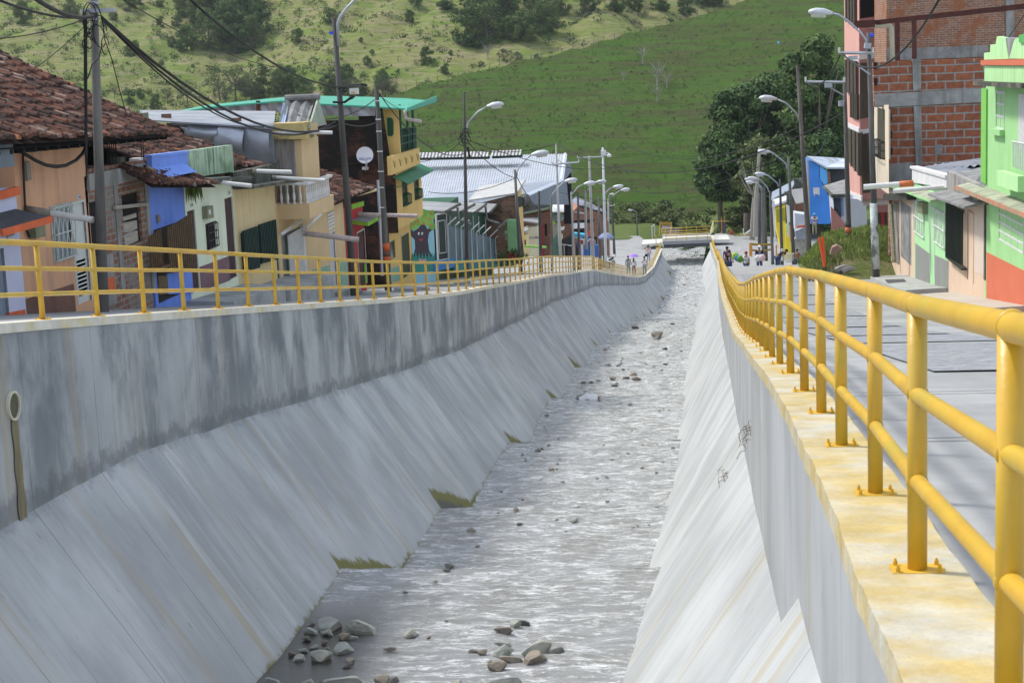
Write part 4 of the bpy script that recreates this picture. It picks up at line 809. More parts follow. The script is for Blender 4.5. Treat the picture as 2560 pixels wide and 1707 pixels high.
# tower
Yt=Yb+.9; pt=[atY(a,b,Yt) for a,b in ((684,350),(737,350),(753,350),(757,455),(744,462),(694,430))]
mb=MB(); mb.prism([pt[0],pt[2],atY(760,505,Yt),atY(690,505,Yt)],(0,2.4,0)); tw=mb.build('tower',M_beige,h)
k=19; mb=MB(); 
for i in range(k):
    t=i/k; t2=(i+.55)/k; A=pt[0]*(1-t)+pt[1]*t; B_=pt[0]*(1-t2)+pt[1]*t2; zl=atY(720,505,Yt)[2]; mb.add([(A[0],Yt-.05,A[2]),(B_[0],Yt-.05,B_[2]),(B_[0],Yt-.05,zl),(A[0],Yt-.05,zl)],[(0,1,2,3)]); A2=pt[0]*(1-(i+1)/k)+pt[1]*((i+1)/k); mb.add([(B_[0],Yt-.012,B_[2]),(A2[0],Yt-.012,A2[2]),(A2[0],Yt-.012,zl),(B_[0],Yt-.012,zl)],[(0,1,2,3)]); mb.add([(B_[0],Yt-.05,B_[2]),(B_[0],Yt-.012,B_[2]),(B_[0],Yt-.012,zl),(B_[0],Yt-.05,zl)],[(0,1,2,3)])
mb.build('corrugated_panel',mat('stained_corrugated',(.36,.34,.31),.7,.3,3,stretch=(4,1,.3),col2=(.20,.13,.11),mixpos=(.5,.62)),tw)
M_corn=mat('cornice_yellow',(.50,.40,.17),.9,.15,2.5,col2=(.10,.085,.05),mixpos=(.50,.62),bump=.3)
for pts,fr in (((676,309),(762,306.5),(764,327),(677,329)),.25),(((681,327),(760,327),(760,336),(682,336)),.12),(((679,335),(767.5,334.5),(768,347.5),(680,349)),.22):
    polyY(tw,'cornice',Yt,pts,M_corn,1.6,fr)
ar=thing('asbestos_roof',atY(750,300,Yt+1),'small grey corrugated gable roof above the yellow cornice tower','roof'); 
a0,a1=atY(717,250,Yt+2.4),atY(796,246,Yt+2.4); b0,b1=atY(696,312,Yt+.4),atY(766,319,Yt+.4)
corr(ar,'front_sheet',b0,b1,a0,M_asb,.30,.055,rows=1) ; 
# fix far corner by adding a ridge and back slope
mb=MB(); mb.tube([a0+np.array([-.05,0,.05]),a1+np.array([.05,0,.05])],.10,8); mb.build('ridge_cap',M_asb,ar)
c0_,c1_=atY(705,300,Yt+4.4),atY(817,312,Yt+3.2); corr(ar,'back_sheet',a0,a1,c0_,M_asb,.30,.05,rows=1)
mb=MB(); mb.prism([a1+np.array([0,0,-.02]),c1_,b1+np.array([.1,.0,-.02])],(-.06,0,0)); mb.build('gable_infill',mat('gable_pale_green',(.33,.38,.30),.8,.15),ar)
mb=MB(); mb.box((b1[0]-.2,Yt+.6,atY(790,335,Yt)[2]),(c1_[0]+.05,Yt+1.6,atY(790,308,Yt+1)[2])); mb.build('wall',M_beige,ar)
corr(ar,'blue_sheet',atY(697,312,Yt+.35),atY(712,312,Yt+.35),atY(708,257,Yt+2.3),mat('sheet_pale_blue',(.42,.52,.70),.5,.1,3),.12,.03,rows=1)
# tile roof beyond the tower
r3=thing('tile_roof',(XF,57,-5),'clay tile roof between the balcony and the sooty brick wall','roof'); e0=atX(836,512,-12.0); e1=atX(941,471,-12.0)
tile_roof(r3,-12.0,e0[2],e1[2],e0[1]-1.4,e1[1],-18.2,math.radians(21.5),'tiles',3)
polyX(r3,'soffit',-12.15,((874,482),(942,471),(942,478),(876,496)),M_cream,0,.05); 
wallX(h,'upper_wall',XF-.01,y0,e1[1]-.3,zat(835,512)-1.0,zat(780,480),e1[2]-.05,M_beige,[]) if False else None
mb=MB(); mb.box((XF-.02,e0[1]-.6,zat(850,520)-.6),(XF-6,y1,e0[2]-.02)); mb.build('gable_wall',M_beige,h)
# --- zinc shed behind: long sheet roof and hanging metal cladding
zr=thing('metal_roof',atY(520,300,49.5),'long low grey metal roof held down by bricks','roof'); Yz=49.6
A,B_=atY(350,284,Yz+9),atY(690,296,Yz+9); C_,D_=atY(380,300,Yz),atY(684,320,Yz); mb=MB(); mb.prism([C_,D_,B_+np.array([0,0,.25]),A+np.array([0,0,.12])],(0,0,-.05)); mb.build('sheet',mat('grey_sheet',(.24,.26,.29),.6,.12,1.2,metal=.2,col2=(.33,.35,.38),mixpos=(.45,.6)),zr)
mb=MB(); mb.tube([atY(430,308,Yz+.5),atY(684,315,Yz+.5)],.06,6); mb.build('gutter',M_zinc,zr)
for i,(u,v) in enumerate(((416,293),(591,303))):
    p=atY(u,v,Yz+2.5+i*.4); o=MB(); o.box(p+np.array([-.14,-.08,-.06]),p+np.array([.14,.08,.10])); tag(o.build('brick',mat('roof_brick',(.16,.09,.06),.9,.3,6)),('left','right')[i]+' of two bricks weighing down the long grey metal roof','brick','bricks on the metal roof')
cl=None
cl=thing('zinc_cladding',atY(570,370,Yz+.4),'crumpled zinc sheets hanging under the long metal roof','cladding')
for nm,pts,dy in (('sheet',((446,313),(478,315),(474,328),(464,328)),.0),('sheet',((474,311),(552,315),(546,350),(537,358),(463,334)),.10),('sheet',((550,316),(616,319),(616,388),(590,386),(536,366)),.22),('sheet',((615,319),(676,321),(684,408),(664,409),(612,392)),.12)):
    P4=[atY(a,b,Yz+.3) for a,b in pts]; n_=10; mb=MB(); c=sum(P4)/len(P4); xs_=[p[0] for p in P4]; zs_=[p[2] for p in P4]
    # bellied sheet: fan grid between top edge and bottom edge
    top=[P4[0],P4[1]]; bot=[P4[-1],P4[2]] if len(P4)==4 else [P4[-1],P4[2]]
    for i in range(n_+1):
        s=i/n_
        for j in range(7):
            t=j/6; p=(top[0]*(1-s)+top[1]*s)*(1-t)+(bot[0]*(1-s)+bot[1]*s)*t; 
            if len(P4)==5: p=p+ (P4[3]-(bot[0]*(1-.75)+bot[1]*.75))*math.sin(math.pi*s)*t*.6
            p=p+np.array([0,-dy-.18*math.sin(math.pi*t)*(.4+s)-.10*noise.noise(Vector((p[0]*1.5,p[2]*1.5,dy*9))),0]); mb.v.append(tuple(p))
    for i in range(n_):
        for j in range(6): a=i*7+j; mb.f.append((a,a+7,a+8,a+1)); mb.mi.append(0)
    mb.build(nm,M_zinc,cl,True)
polyY(cl,'backing',Yz+.55,((446,312),(680,317),(688,409),(664,409),(575,374),(464,331)),M_zinc,.05)
# --- red and green corner shop
h=house('house',880,913,600,'small red house with lime trim and a projecting slab'); y0=y1+.03; y1=atX(913,640,XF)[1]
dr,_=opening(h,'door',XF,(893,578),(911,572),(917,712),(897,718),mat('door_dark_red',(.05,.02,.02),.7,.3),M_bars,.1)
wallX(h,'wall',XF,y0,y1,gL(y1)-1,zat(878,513),zat(908,503),M_red,[dr]); shell(h,XF,y0,y1,gL(y1)-1,zat(878,513),zat(908,503),M_red,5)
patch(h,'trim',XF,(878,511),(908,503),(908,515),(878,524),M_lime,.03,.06); patch(h,'dado',XF,(889,672),(893,670),(897,720),(892,722),M_lime,.02,.04); patch(h,'dado',XF,(911,662),(915,657),(914,708),(913,712),M_lime,.02,.04)
mb=MB(); A=[atX(a,b,XF) for a,b in ((880,560),(913,543))]; mb.prism([A[0],A[1],A[1]+np.array([.6,0,-.1]),A[0]+np.array([.6,0,-.1])],(0,0,.12)); sl=mb.build('canopy_slab',M_lime,h); mb=MB(); mb.prism([A[0]+np.array([0,.03,.125]),A[1]+np.array([0,-.03,.125]),A[1]+np.array([.56,-.03,.03]),A[0]+np.array([.56,.03,.03])],(0,0,.02)); mb.build('slab_top',M_asb,sl)
# --- yellow three-storey house with sooty party wall and green roof
h=house('house',966,1026,600,'tall yellow house with sooty brick side wall and green roof'); Y0=68.4; Y1=73.9; XU=-12.0
side=MB(); zb0=gL(Y0)-1; side.add([(XF,Y0,zb0),(-21.5,Y0,zb0),(-21.5,Y0,atY(640,300,Y0)[2]),(XF,Y0,atY(940,300,Y0)[2])],[(0,1,2,3)]); side.add([(XU+.01,Y0-.01,atY(985,583,Y0)[2]),(XF-1,Y0-.01,atY(985,583,Y0)[2]),(XF-1,Y0-.01,atY(950,270,Y0)[2]),(atY(956,270,Y0)[0],Y0-.01,atY(956,270,Y0)[2]),(atY(975,392,Y0)[0],Y0-.01,atY(975,392,Y0)[2]),(XU+.01,Y0-.01,atY(978,437,Y0)[2])],[(0,1,2,3,4,5)])
side.build('party_wall',M_sooty,h); 
M_ledge=mat('soot_ledge',(.03,.026,.024),.95,.3,4)
for (a,b,c_,d) in ((838,262,838,262),):
    pass
mb=MB(); mb.box(atY(845,412,Y0)+np.array([0,-.05,0]),(XF,Y0+.1,atY(845,409,Y0)[2])); mb.build('string_course',M_ledge,h)
d1,_=opening(h,'door',XF,(1003.5,585),(1023,580),(1026,690),(1006,694),mat('door_green_brown',(.035,.045,.018),.7,.3),M_cream,.12)
w1,_=opening(h,'window',XF,(973,605),(986,601),(987.5,646),(976,650),M_glass,M_gdk,.08)
wallX(h,'wall',XF,Y0,Y1,gL(Y1)-1,zat(970,580),zat(1026,556),M_yelw,[d1,w1]); patch(h,'dado',XF,(976,671),(1003,663),(1005,700),(978,706),M_aqua,.012,.03)
w2,o2=opening(h,'window',XU,(1004.6,446),(1016,445),(1020,511),(1006.7,516),M_glass,M_gdk,.1,label='left balcony window of the second floor'); w3,o3=opening(h,'window',XU,(1034,442),(1045,438),(1048,495),(1037,500),M_glass,M_gdk,.1,label='right balcony window of the second floor')
yU0,yU1=Y0,atX(1055,480,XU)[1]; wallX(h,'upper_wall',XU,yU0,yU1,atX(985,583,XU)[2],atX(980,437,XU)[2],atX(1051,409,XU)[2],M_yelw,[w2,w3]); mb=MB(); za=atX(985,583,XU)[2]; mb.quad((XU,yU0,za),(XU,yU1,za),(XU-8,yU1,za),(XU-8,yU0,za)); mb.quad((XU,yU1-.01,za),(XU-8,yU1-.01,za),(XU-8,yU1-.01,atX(1051,409,XU)[2]),(XU,yU1-.01,atX(1051,409,XU)[2])); mb.quad((XU,yU0,atX(980,437,XU)[2]),(XU,yU1,atX(1051,409,XU)[2]),(XU-8,yU1,atX(1051,409,XU)[2]),(XU-8,yU0,atX(980,437,XU)[2])); mb.build('soffit',M_yelw,h)
for w_ in (w2,w3): grille(h,'window_guard',XU,(w_[0],w_[1],w_[2],w_[2]+(w_[3]-w_[2])*.42),M_gdk,5,2,.18,.018)
patch(h,'balcony_parapet',XU+.25,(975,392),(1048,370),(1051,409),(979,438),M_yelw,0,.14)
mk=MB()
for k in range(5):
    u=983+k*14.5; v=402-k*4.3; mk.tube([atX(u,v,XU+.26),atX(u+4,v+17,XU+.26),atX(u+5,v+2,XU+.26)],.02,4)
mk.build('relief_marks',mat('relief_shadow',(.30,.22,.10),.8,.1),h)
# upper terrace: set back wall, posts, railing
pw=[atY(a,b,Y0+.05) for a,b in ((957,272),(993,270),(1001,388),(975,392))]; mb=MB(); XT=pw[1][0]; zr_=atX(993,270,XT)[2]
wallX(h,'terrace_wall',XU-.9,Y0,yU1,atX(975,392,XU-.9)[2]-.1,atX(975,250,XU-.9)[2],atX(1000,255,XU-.9)[2],M_yelw,[]) if False else None
polyY(h,'terrace_wall',Y0+.3,((957,268),(994,268),(1001,390),(975,394)),M_yelw,.2); polyY(h,'arched_window',Y0+.3,((968,297),(972,294),(981,296),(984,304),(984,336),(980,341),(970,340)),M_gdk,.05,.03)
for u0,u1 in ((999,1004),(1017,1021),(1031,1034)): 
    mb=MB(); mb.tube([atX(u0,262,XU+.1),atX(u1,384,XU+.1)],.055,6); mb.build('post',M_gdk,h)
polyX(h,'terrace_screen',XU,((1004,320),(1041,318),(1042,372),(1005,386)),mat('shade_net_green',(.012,.045,.03),.8,.5,5),0,.03); mb=MB()
for t in (0,.5,1): mb.tube([atX(1000,322+t*40,XU+.16),atX(1040,318+t*32,XU+.16)],.022,5)
mb.build('terrace_rail',M_gdk,h); patch(h,'green_post',XU,(960,278),(965,277),(969,395),(963,398),M_gdk,-.2,.06)
# awning
A=atX(983,442,XU); B_=atX(1050,409,XU); mb=MB(); f0=A+np.array([.62,0,-.30]); f1=B_+np.array([.62,0,-.30]); mb.prism([A,B_,f1,f0],(0,0,-.04)); aw=mb.build('awning',mat('awning_green',(.015,.16,.075),.5,.12,2),h)
mb=MB()
for t in (0,.33,.66,1): P0=A*(1-t)+B_*t; mb.tube([P0+np.array([0,0,-.45]),P0+np.array([.6,0,-.34])],.015,4)
mb.build('bracket',M_gdk,aw)
# roof
mb=MB(); rf=[((427,281),(520,262),(640,250),(768,239),(770,243),(640,256),(520,268),(440,283))]
Yr0=Y0-.5
xl=[427,520,640,700,768,850,935,1013]; yt=[281,262.5,250,244,239,241,243,246]; yb_=[284,268,257,252,258,262,266,272]
L1=[atY(a,b,Yr0) for a,b in zip(xl,yb_)]; L0=[atY(a,b,Yr0+(7 if a>760 else 3)) for a,b in zip(xl,yt)]
for i in range(len(xl)-1): mb.prism([L1[i],L1[i+1],L0[i+1],L0[i]],(0,0,-.06))
E0=atY(1013,273,Yr0); E1=atX(1090,250,E0[0]+ .75); E2=atY(1013,246,Yr0+7); p_f=atX(1018,276,-11.0); p_b=atX(1090,253,-11.0); 
mb.prism([E0,p_f,p_b,E2],(0,0,-.06)); mb.prism([p_f+np.array([0,0,-.02]),p_b,p_b+np.array([0,0,.22]),p_f+np.array([0,0,.10])],(.05,0,0)); ro=mb.build('roof',M_groof,h)
fl=MB(); xs_=[440,470,505,540,582,640,646,700,760,800,840,880,938]; t_=[284,276,270,266,262,258,258,259,262,263,264,266,268]; b_=[287,288,290,292,289,284,286,280,296,290,288,291,290]
for i in range(len(xs_)-1):
    if i==5: continue
    a,b,c_,d=atY(xs_[i],t_[i],Y0-.25),atY(xs_[i+1],t_[i+1],Y0-.25),atY(xs_[i+1],b_[i+1],Y0-.15),atY(xs_[i],b_[i],Y0-.15); n_=4; 
    for k in range(n_):
        s,s2=k/n_,(k+1)/n_; w1_=.09*math.sin(i*2.1+k*1.7); w2_=.09*math.sin(i*2.1+(k+1)*1.7 if k<n_-1 else (i+1)*2.1); fl.add([a*(1-s)+b*s+np.array([0,w1_,0]),a*(1-s2)+b*s2+np.array([0,w2_,0]),d*(1-s2)+c_*s2-np.array([0,w2_,0]),d*(1-s)+c_*s-np.array([0,w1_,0])],[(0,1,2,3)])
fl.build('flashing',mat('flashing_grey',(.38,.38,.42),.45,.25,1.5,metal=.35,col2=(.20,.20,.22),mixpos=(.45,.6)),h)
for u in (645,):
    mb=MB(); mb.tube([atY(u,252,Y0-.4),atY(u+2,300,Y0-.4)],.09,4); mb.build('rusty_post',mat('rust',(.09,.04,.025),.9,.3),h)
mb=MB(); mb.tube([atX(1013,275,-11.3),atX(1014,292,-11.3)],.07,8); a=atX(1014,292,-11.3); mb.tube([a,atY(1020,299,a[1]),atY(1054,304,a[1])],.07,8); 
dpz=thing('drain_pipe',a,'pinkish elbow drain pipe hanging from the green roof corner','pipe','waste water pipes jutting from the eaves'); mb.build('tube',M_pvcp,dpz,True)
# satellite dish
ds=thing('satellite_dish',atY(914,410,Y0-.3),'white round satellite dish on the sooty brick wall','satellite dish'); c0=atY(912,388,Y0-.75); R=21.3/4200*(Y0-.75)
mb=MB(); nrm=Vector((.10,-1,.22)).normalized(); tx=Vector((1,.1,0)).normalized(); ty=nrm.cross(tx)*-1; n1,n2=8,32
C0=Vector([float(q) for q in c0])
for i in range(n1+1):
    for k in range(n2): rr=R*i/n1; a=2*math.pi*k/n2; p=C0+(tx*math.cos(a)+ty*math.sin(a))*rr+nrm*(.22*R*((i/n1)**2-1)); mb.v.append(tuple(p))
for i in range(n1):
    for k in range(n2): mb.f.append((i*n2+k,i*n2+(k+1)%n2,(i+1)*n2+(k+1)%n2,(i+1)*n2+k)); mb.mi.append(0)
mb.build('reflector',mat('dish_white',(.72,.74,.78),.45,.05,2),ds,True); mb=MB(); ft=C0+nrm*.45-ty*-.12+Vector((.05,0,-.1)); mb.tube([C0+Vector((.1,-.02,-R)),ft],.018,6); mb.tube([ft,ft+nrm*-.09],.05,8); mb.build('feed_arm',M_bars,ds,True)
mb=MB(); mb.tube([C0+Vector((.05,.1,-R*.9)),atY(914,425,Y0-.1)],.035,6); mb.box(atY(905,418,Y0-.15),atY(922,424,Y0)); mb.build('mount',M_bars,ds)
text_obj(ds,'Telefonica',C0+nrm*-.02+ty*(.40*R)*( 1)+nrm*.0,.17,tuple(tx),tuple(nrm),mat('print_blue',(.05,.08,.35),.6,.05))
# ================================================================== FAR PART OF THE LEFT STREET
YF0=73.9
# --- mural wall
h=thing('mural_wall',(XF,74,gL(74)),'street wall painted with a smiling tree among grass','wall'); m0=73.95; m1=YX(1086,600,XF)
wallX(h,'wall',XF,m0,m1,gL(m1)-1,zat(1030,540),zat(1084,528),mat('mural_sky',(.28,.55,.66),.85,.06,1.5),[])
def mur(name,pts,m,k): return polyX(h,name,XF,pts,m,.010+.004*k,.010)
M_mt=mat('mural_trunk',(.045,.030,.045),.85,.15,3); M_ml=mat('mural_leaf',(.16,.36,.05),.85,.15,2); M_mr=mat('mural_fruit',(.62,.16,.05),.8,.1); M_mg=mat('mural_grass',(.03,.24,.20),.85,.15,3); M_mw=mat('mural_eye',(.75,.75,.75),.7,.02); M_mred=mat('mural_mouth',(.55,.02,.03),.7,.05)
mur('painted_trunk',((1027,575),(1034,578),(1046,571),(1052,562),(1062,562),(1068,573),(1079,570),(1080,575),(1072,582),(1069,600),(1072,625),(1079,640),(1058,643),(1040,645),(1033,640),(1038,620),(1037,600),(1028,590)),M_mt,1)
for i,(u,v,r_) in enumerate(((1036,563,11),(1046,553,12),(1057,548,14),(1066,537,12),(1076,541,11),(1080,566,9),(1072,556,10),(1058,532,9),(1030,569,6),(1079,532,7),(1066,551,11))):
    mur('painted_leaves',[(u+r_*math.cos(a)*.95,v+r_*math.sin(a)) for a in np.linspace(0,2*math.pi,14)[:-1]],M_ml if i%2 else mat('mural_leaf_b',(.22,.46,.08),.85,.12,2),2+i*.2)
for u,v in ((1040,556),(1034,561),(1047,553),(1063,545),(1073,548),(1077,533),(1058,556),(1075,563),(1060,561)): mur('painted_fruit',[(u+2.6*math.cos(a),v+3*math.sin(a)) for a in np.linspace(0,2*math.pi,8)[:-1]],M_mr,6)
for u in (1046,1054.5): mur('painted_eye',[(u+2.2*math.cos(a),584.5+4*math.sin(a)) for a in np.linspace(0,2*math.pi,10)[:-1]],M_mw,4)
for u in (1046.6,1055): mur('painted_pupil',[(u+1.*math.cos(a),586+1.6*math.sin(a)) for a in np.linspace(0,2*math.pi,7)[:-1]],MATS['sign_ink'],7)
mur('painted_mouth',((1046,596),(1051,599),(1056,596.5),(1055,601),(1051,603),(1047,601)),M_mred,4)
g_=[(1028,655)]; 
for k in range(14): g_+=[(1029+k*4.1,648 if k%2 else 632-(k%4))]
mur('painted_grass',g_+[(1086,630),(1086,676),(1028,684)],M_mg,8); mur('painted_flower',((1044,650),(1048,646),(1053,651),(1058,647),(1064,650),(1060,656),(1050,657)),mat('mural_pink',(.62,.30,.33),.8,.1),9)
# --- blue/teal low wall
h=thing('low_wall',(XF,82,gL(82)),'low blue and teal wall under the zinc fence','wall'); patch(h,'blue_part',XF+.1,(1086,653),(1135,646),(1136,668),(1087,680),mat('paint_mid_blue',(.03,.20,.48),.8,.15,2),0,.3); patch(h,'teal_part',XF+.09,(1135,648),(1290,640),(1291,668),(1136,680),M_teal,0,.3)
# --- gate
gt=thing('gate',(XF,83,gL(83)),'tall grey tube gate with green mesh beside the mural','gate'); q=quad_X(XF,(1090,536),(1115,532),(1119,648),(1095,652)); mb=MB(); mb.tube(q+[q[0]],.05,6); c=sum(q)/4; mb.tube([p*.7+c*.3 for p in q]+[q[0]*.7+c*.3],.03,5); mb.build('frame',M_bars,gt); mb=MB(); mb.prism(q,(-.02,0,0)); mb.build('mesh_panel',mat('mesh_green_black',(.012,.03,.022),.8,.3,6),gt)
# --- pavilion with four stepped mono roofs
pv_=thing('school_pavilion',(XF,86,gL(86)),'dark green pavilion with four stepped grey sheet roofs','pavilion'); 
mb=MB()
for i,(u0,u1,yt0,yt1) in enumerate(((1086,1150,531,529),(1150,1184,531,529),(1184,1207,533,531),(1207,1228,535,534))):
    a,b=YX(u0,580,XF-.5),YX(u1,580,XF-.5); mb.box((XF-.5,a,gL(b)-1),(XF-9,b-.05,atX(u0,yt0,XF-.5)[2]))
mb.build('green_wall',M_gdk,pv_); M_gr=mat('pavilion_sheet',(.25,.26,.265),.7,.12,1.2,metal=.15,col2=(.34,.35,.355),mixpos=(.45,.6),streak=.2)
for i,(ea,eb,rb) in enumerate((((1111,531),(1147,511),(1050,494)),((1150,531),(1184,512),(1120,499)),((1184,533),(1213,512),(1160,502)),((1222,533),(1242,511),(1200,505)))):
    X1=XF+.25; a=atX(*ea,X1); b=atX(*eb,X1); bk=np.array([-11.5,0,1.05]); mb=MB(); P4=[a,b,b+bk,a+bk]; mb.prism(P4,(0,0,.06)); s_=mb.build('roof_sheet',M_gr,pv_); mb=MB(); mb.tube([a+np.array([.06,0,.02]),b+np.array([.06,0,.02])],.075,6); mb.build('gutter',M_dkconc,s_)
for u,v in ((1144,519),(1214,517)):
    a=atX(u,v,XF+.3); mb=MB(); mb.tube([a,atY(u+2,v+28,a[1]),atY(u+8,v+34,a[1]),atY(u+34,v+42,a[1])],.07,7); mb.build('downpipe',M_asb,pv_)
mb=MB()
for u in (1124,1160,1182,1196,1213,1225): mb.tube([atX(u,540,XF-.45),atX(u+2,600,XF-.45)],.04,5)
mb.build('grey_post',M_bars,pv_)
# --- zinc fence
zf=thing('zinc_fence',(XF,92,gL(92)),'blue grey zinc sheet fence with bent metal posts','fence'); ys_=[]; us=[1119,1138,1152,1178,1191,1207,1225,1238,1258]; tops=[564,566,571,577,583,588,594,598,600]
for i in range(len(us)-1):
    q=quad_X(XF+.02,(us[i],tops[i]),(us[i+1],tops[i+1]),(us[i+1]+2,648),(us[i]+2,652)); mb=MB(); n_=10
    for k in range(n_+1):
        t=k/n_; x=XF+.02+(.03 if k%2 else 0); T=q[0]*(1-t)+q[1]*t; B_=q[3]*(1-t)+q[2]*t; mb.v+=[(x,T[1],T[2]+.02*math.sin(i*3)),(x,B_[1],B_[2])]
        if k: mb.f.append((2*k-2,2*k,2*k+1,2*k-1)); mb.mi.append(0)
    mb.build('sheet',mat('zinc_blue_green',(.085,.14,.17),.6,.25,1.2,metal=.3,col2=(.13,.19,.22),mixpos=(.4,.6),streak=.4,streakcol=(.05,.09,.10)),zf)
    mb=MB(); T=atX(us[i],tops[i]-2,XF+.12); B_=atX(us[i]+3,652,XF+.12); K=atX(us[i]+10,tops[i]-20,XF+.12); mb.tube([B_,T,np.array([XF+.35,K[1],K[2]])],.035,6); mb.build('post',M_bars,zf)
# --- big white metal roof hall
wh=thing('warehouse',atY(1250,480,140),'large hall with bright white corrugated metal roof','building')
Yr,Ye=160,146; R0,R1=atY(960,396,Yr),atY(1413,385,Yr); e0,e1=atY(930,512,Ye),atY(1403,451,Ye)
corr(wh,'roof',atY(1311,491,Ye-2),atY(1403,452,Ye),R1,M_zincw,.9,.06) if False else None
mb=MB(); nx=150
A0,A1,B0,B1=atY(960,396,Yr),atY(1413,386,Yr),atY(925,505,Ye-4),atY(1404,451,Ye); C1=atY(1312,491,Ye-12); C0=atY(930,560,Ye-14)
for i in range(nx+1):
    s=i/nx; w_=.10*(i%2)
    for a,b in ((A0,A1),(B0,B1),(C0,C1)): p=a*(1-s)+b*s; mb.v.append((p[0],p[1],p[2]+w_))
    if i:
        for j in range(2): a=(i-1)*3+j; mb.f.append((a,a+1,a+4,a+3)); mb.mi.append(i%2)
mb.build('roof',[M_zincw,mat('white_metal_rib_shade',(.42,.45,.50),.45,.1,1,metal=.2)],wh);  # alternate strips darkened to stand in for shading of the corrugation
mb=MB(); gw=[A1+np.array([.05,0,-.1]),B1+np.array([.05,0,-.1]),C1+np.array([.05,0,-.1]),atY(1316,512,Ye-12),atY(1412,512,Ye),atY(1430,512,Yr)]; bb=atY(1430,421,Yr+6); mb.add([gw[0],gw[1],gw[2],gw[3],gw[4],gw[5],bb],[(0,1,4,5,6),(1,2,3,4)]); mb.build('gable_wall',mat('hall_blue_grey',(.17,.20,.24),.6,.1,1,metal=.2,stretch=(1,1,.1)),wh)
mb=MB(); mb.tube([A1,B1,C1],.18,4); mb.build('verge_trim',mat('trim_white',(.72,.76,.82),.5,.05),wh); 
mb=MB(); q_=[atY(a,b,Yr-6) for a,b in ((1410,455),(1428,430),(1430,560),(1410,560))]; mb.prism(q_,(0,.2,0)); mb.build('dark_opening',mat('hall_dark',(.02,.017,.016),.9,.2),wh)
for (u0,u1,v0,v1,s_) in ((1048,1222,400,381,0),(1230,1304,395,377,3)):
    mb=MB(); n_=int((u1-u0)/4.2); Yv=Yr-5
    for i in range(n_):
        t=i/n_; a=atY(u0+(u1-u0)*t,v1+2+ (v0-v1)*(0)+ -3*t,Yv); b=atY(u0+(u1-u0)*t-3,v1+14-3*t,Yv-1.2); w=np.array([(u1-u0)/n_*.036*1.0,0,0]); mb.prism([a,a+w,b+w,b],(0,.05,.05),i%2)
    mb.build('ridge_vent',[mat('vent_light',(.50,.50,.50),.9,.2,3),mat('vent_dark',(.12,.12,.12),.9,.3,3)],wh); 
    mb=MB(); mb.prism([atY(u0,v1+13,Yv-.6),atY(u1,v1+10,Yv-.6),atY(u1,v1+17,Yv-.6),atY(u0,v1+20,Yv-.6)],(0,1,0)); mb.build('vent_base',mat('vent_green_black',(.05,.06,.045),.95,.2),wh)
# --- brick house with flat roof and ochre side; green rendered lean-to
h=house('house',1291,1308,600,'brick house with thin flat roof and ochre street front'); Yb_=106; Xs=atY(1291,560,Yb_)[0]
polyY(h,'brick_side',Yb_,((1185,512),(1291,485),(1310,640),(1200,650)),brick_mat('brick_buff',(.30,.15,.085),(.24,.12,.07),(.25,.22,.19),.32,.12,.02,patch=(.10,.075,.06)),.2)
mb=MB(); y_2=YX(1308,560,Xs); mb.prism([atX(1291,482,Xs),atX(1304,470,Xs),atX(1312,620,Xs),atX(1299,625,Xs)],(-.2,0,0)); mb.build('ochre_wall',M_yelw,h); mb=MB(); a,b=atY(1172,500,Yb_-.3),atY(1292,482,Yb_-.3); mb.prism([a,b,b+np.array([0,6,.4]),a+np.array([0,6,.4])],(0,0,-.12)); mb.build('flat_roof',mat('roof_pale',(.42,.42,.41),.8,.15,2),h)
mb=MB(); mb.tube([atX(1300,505,Xs+.6),atX(1313,497,Xs+.6),atX(1320,515,Xs+.6)],.35,7); mb.build('arched_hood',M_dkconc,h)
h=house('lean_to',1270,1293,600,'light green rendered wall with ragged paint drips','wall'); polyY(h,'render',104,((1268,551),(1272,548),(1291,550),(1297,636),(1288,618),(1284,634),(1280,616),(1276,632),(1270,626)),mat('paint_soft_green',(.25,.50,.24),.85,.1,2),.15); polyY(h,'green_panel',103.5,((1246,568),(1268,550),(1267,600),(1250,590)),mat('panel_green_brown',(.28,.46,.26),.85,.2,3,col2=(.20,.15,.11),mixpos=(.46,.5)),.1); polyY(h,'slab',103,((1242,569),(1266,549),(1268,553),(1245,573)),M_asb,.6)
pl_=thing('flower_bush',atY(1283,642,101),'red flowering plants at the foot of the green wall','plant'); me=leaves_mesh([(p[0],p[1],p[2],.7) for p in [atY(u,v,101) for u,v in ((1262,648),(1272,646),(1284,640),(1294,645))]],700,.09,4,'leaves'); me.materials.append(LM['mid']); o=bpy.data.objects.new('leaves',me); COL.objects.link(o); o.parent=pl_; o.location=-pl_.location
me=leaves_mesh([(p[0],p[1]-.3,p[2],.35) for p in [atY(u,v,101) for u,v in ((1280,637),(1287,640),(1283,643))]],120,.08,5,'flowers'); me.materials.append(mat('flower_red',(.35,.02,.04),.7,.2)); o=bpy.data.objects.new('flowers',me); COL.objects.link(o); o.parent=pl_; o.location=-pl_.location
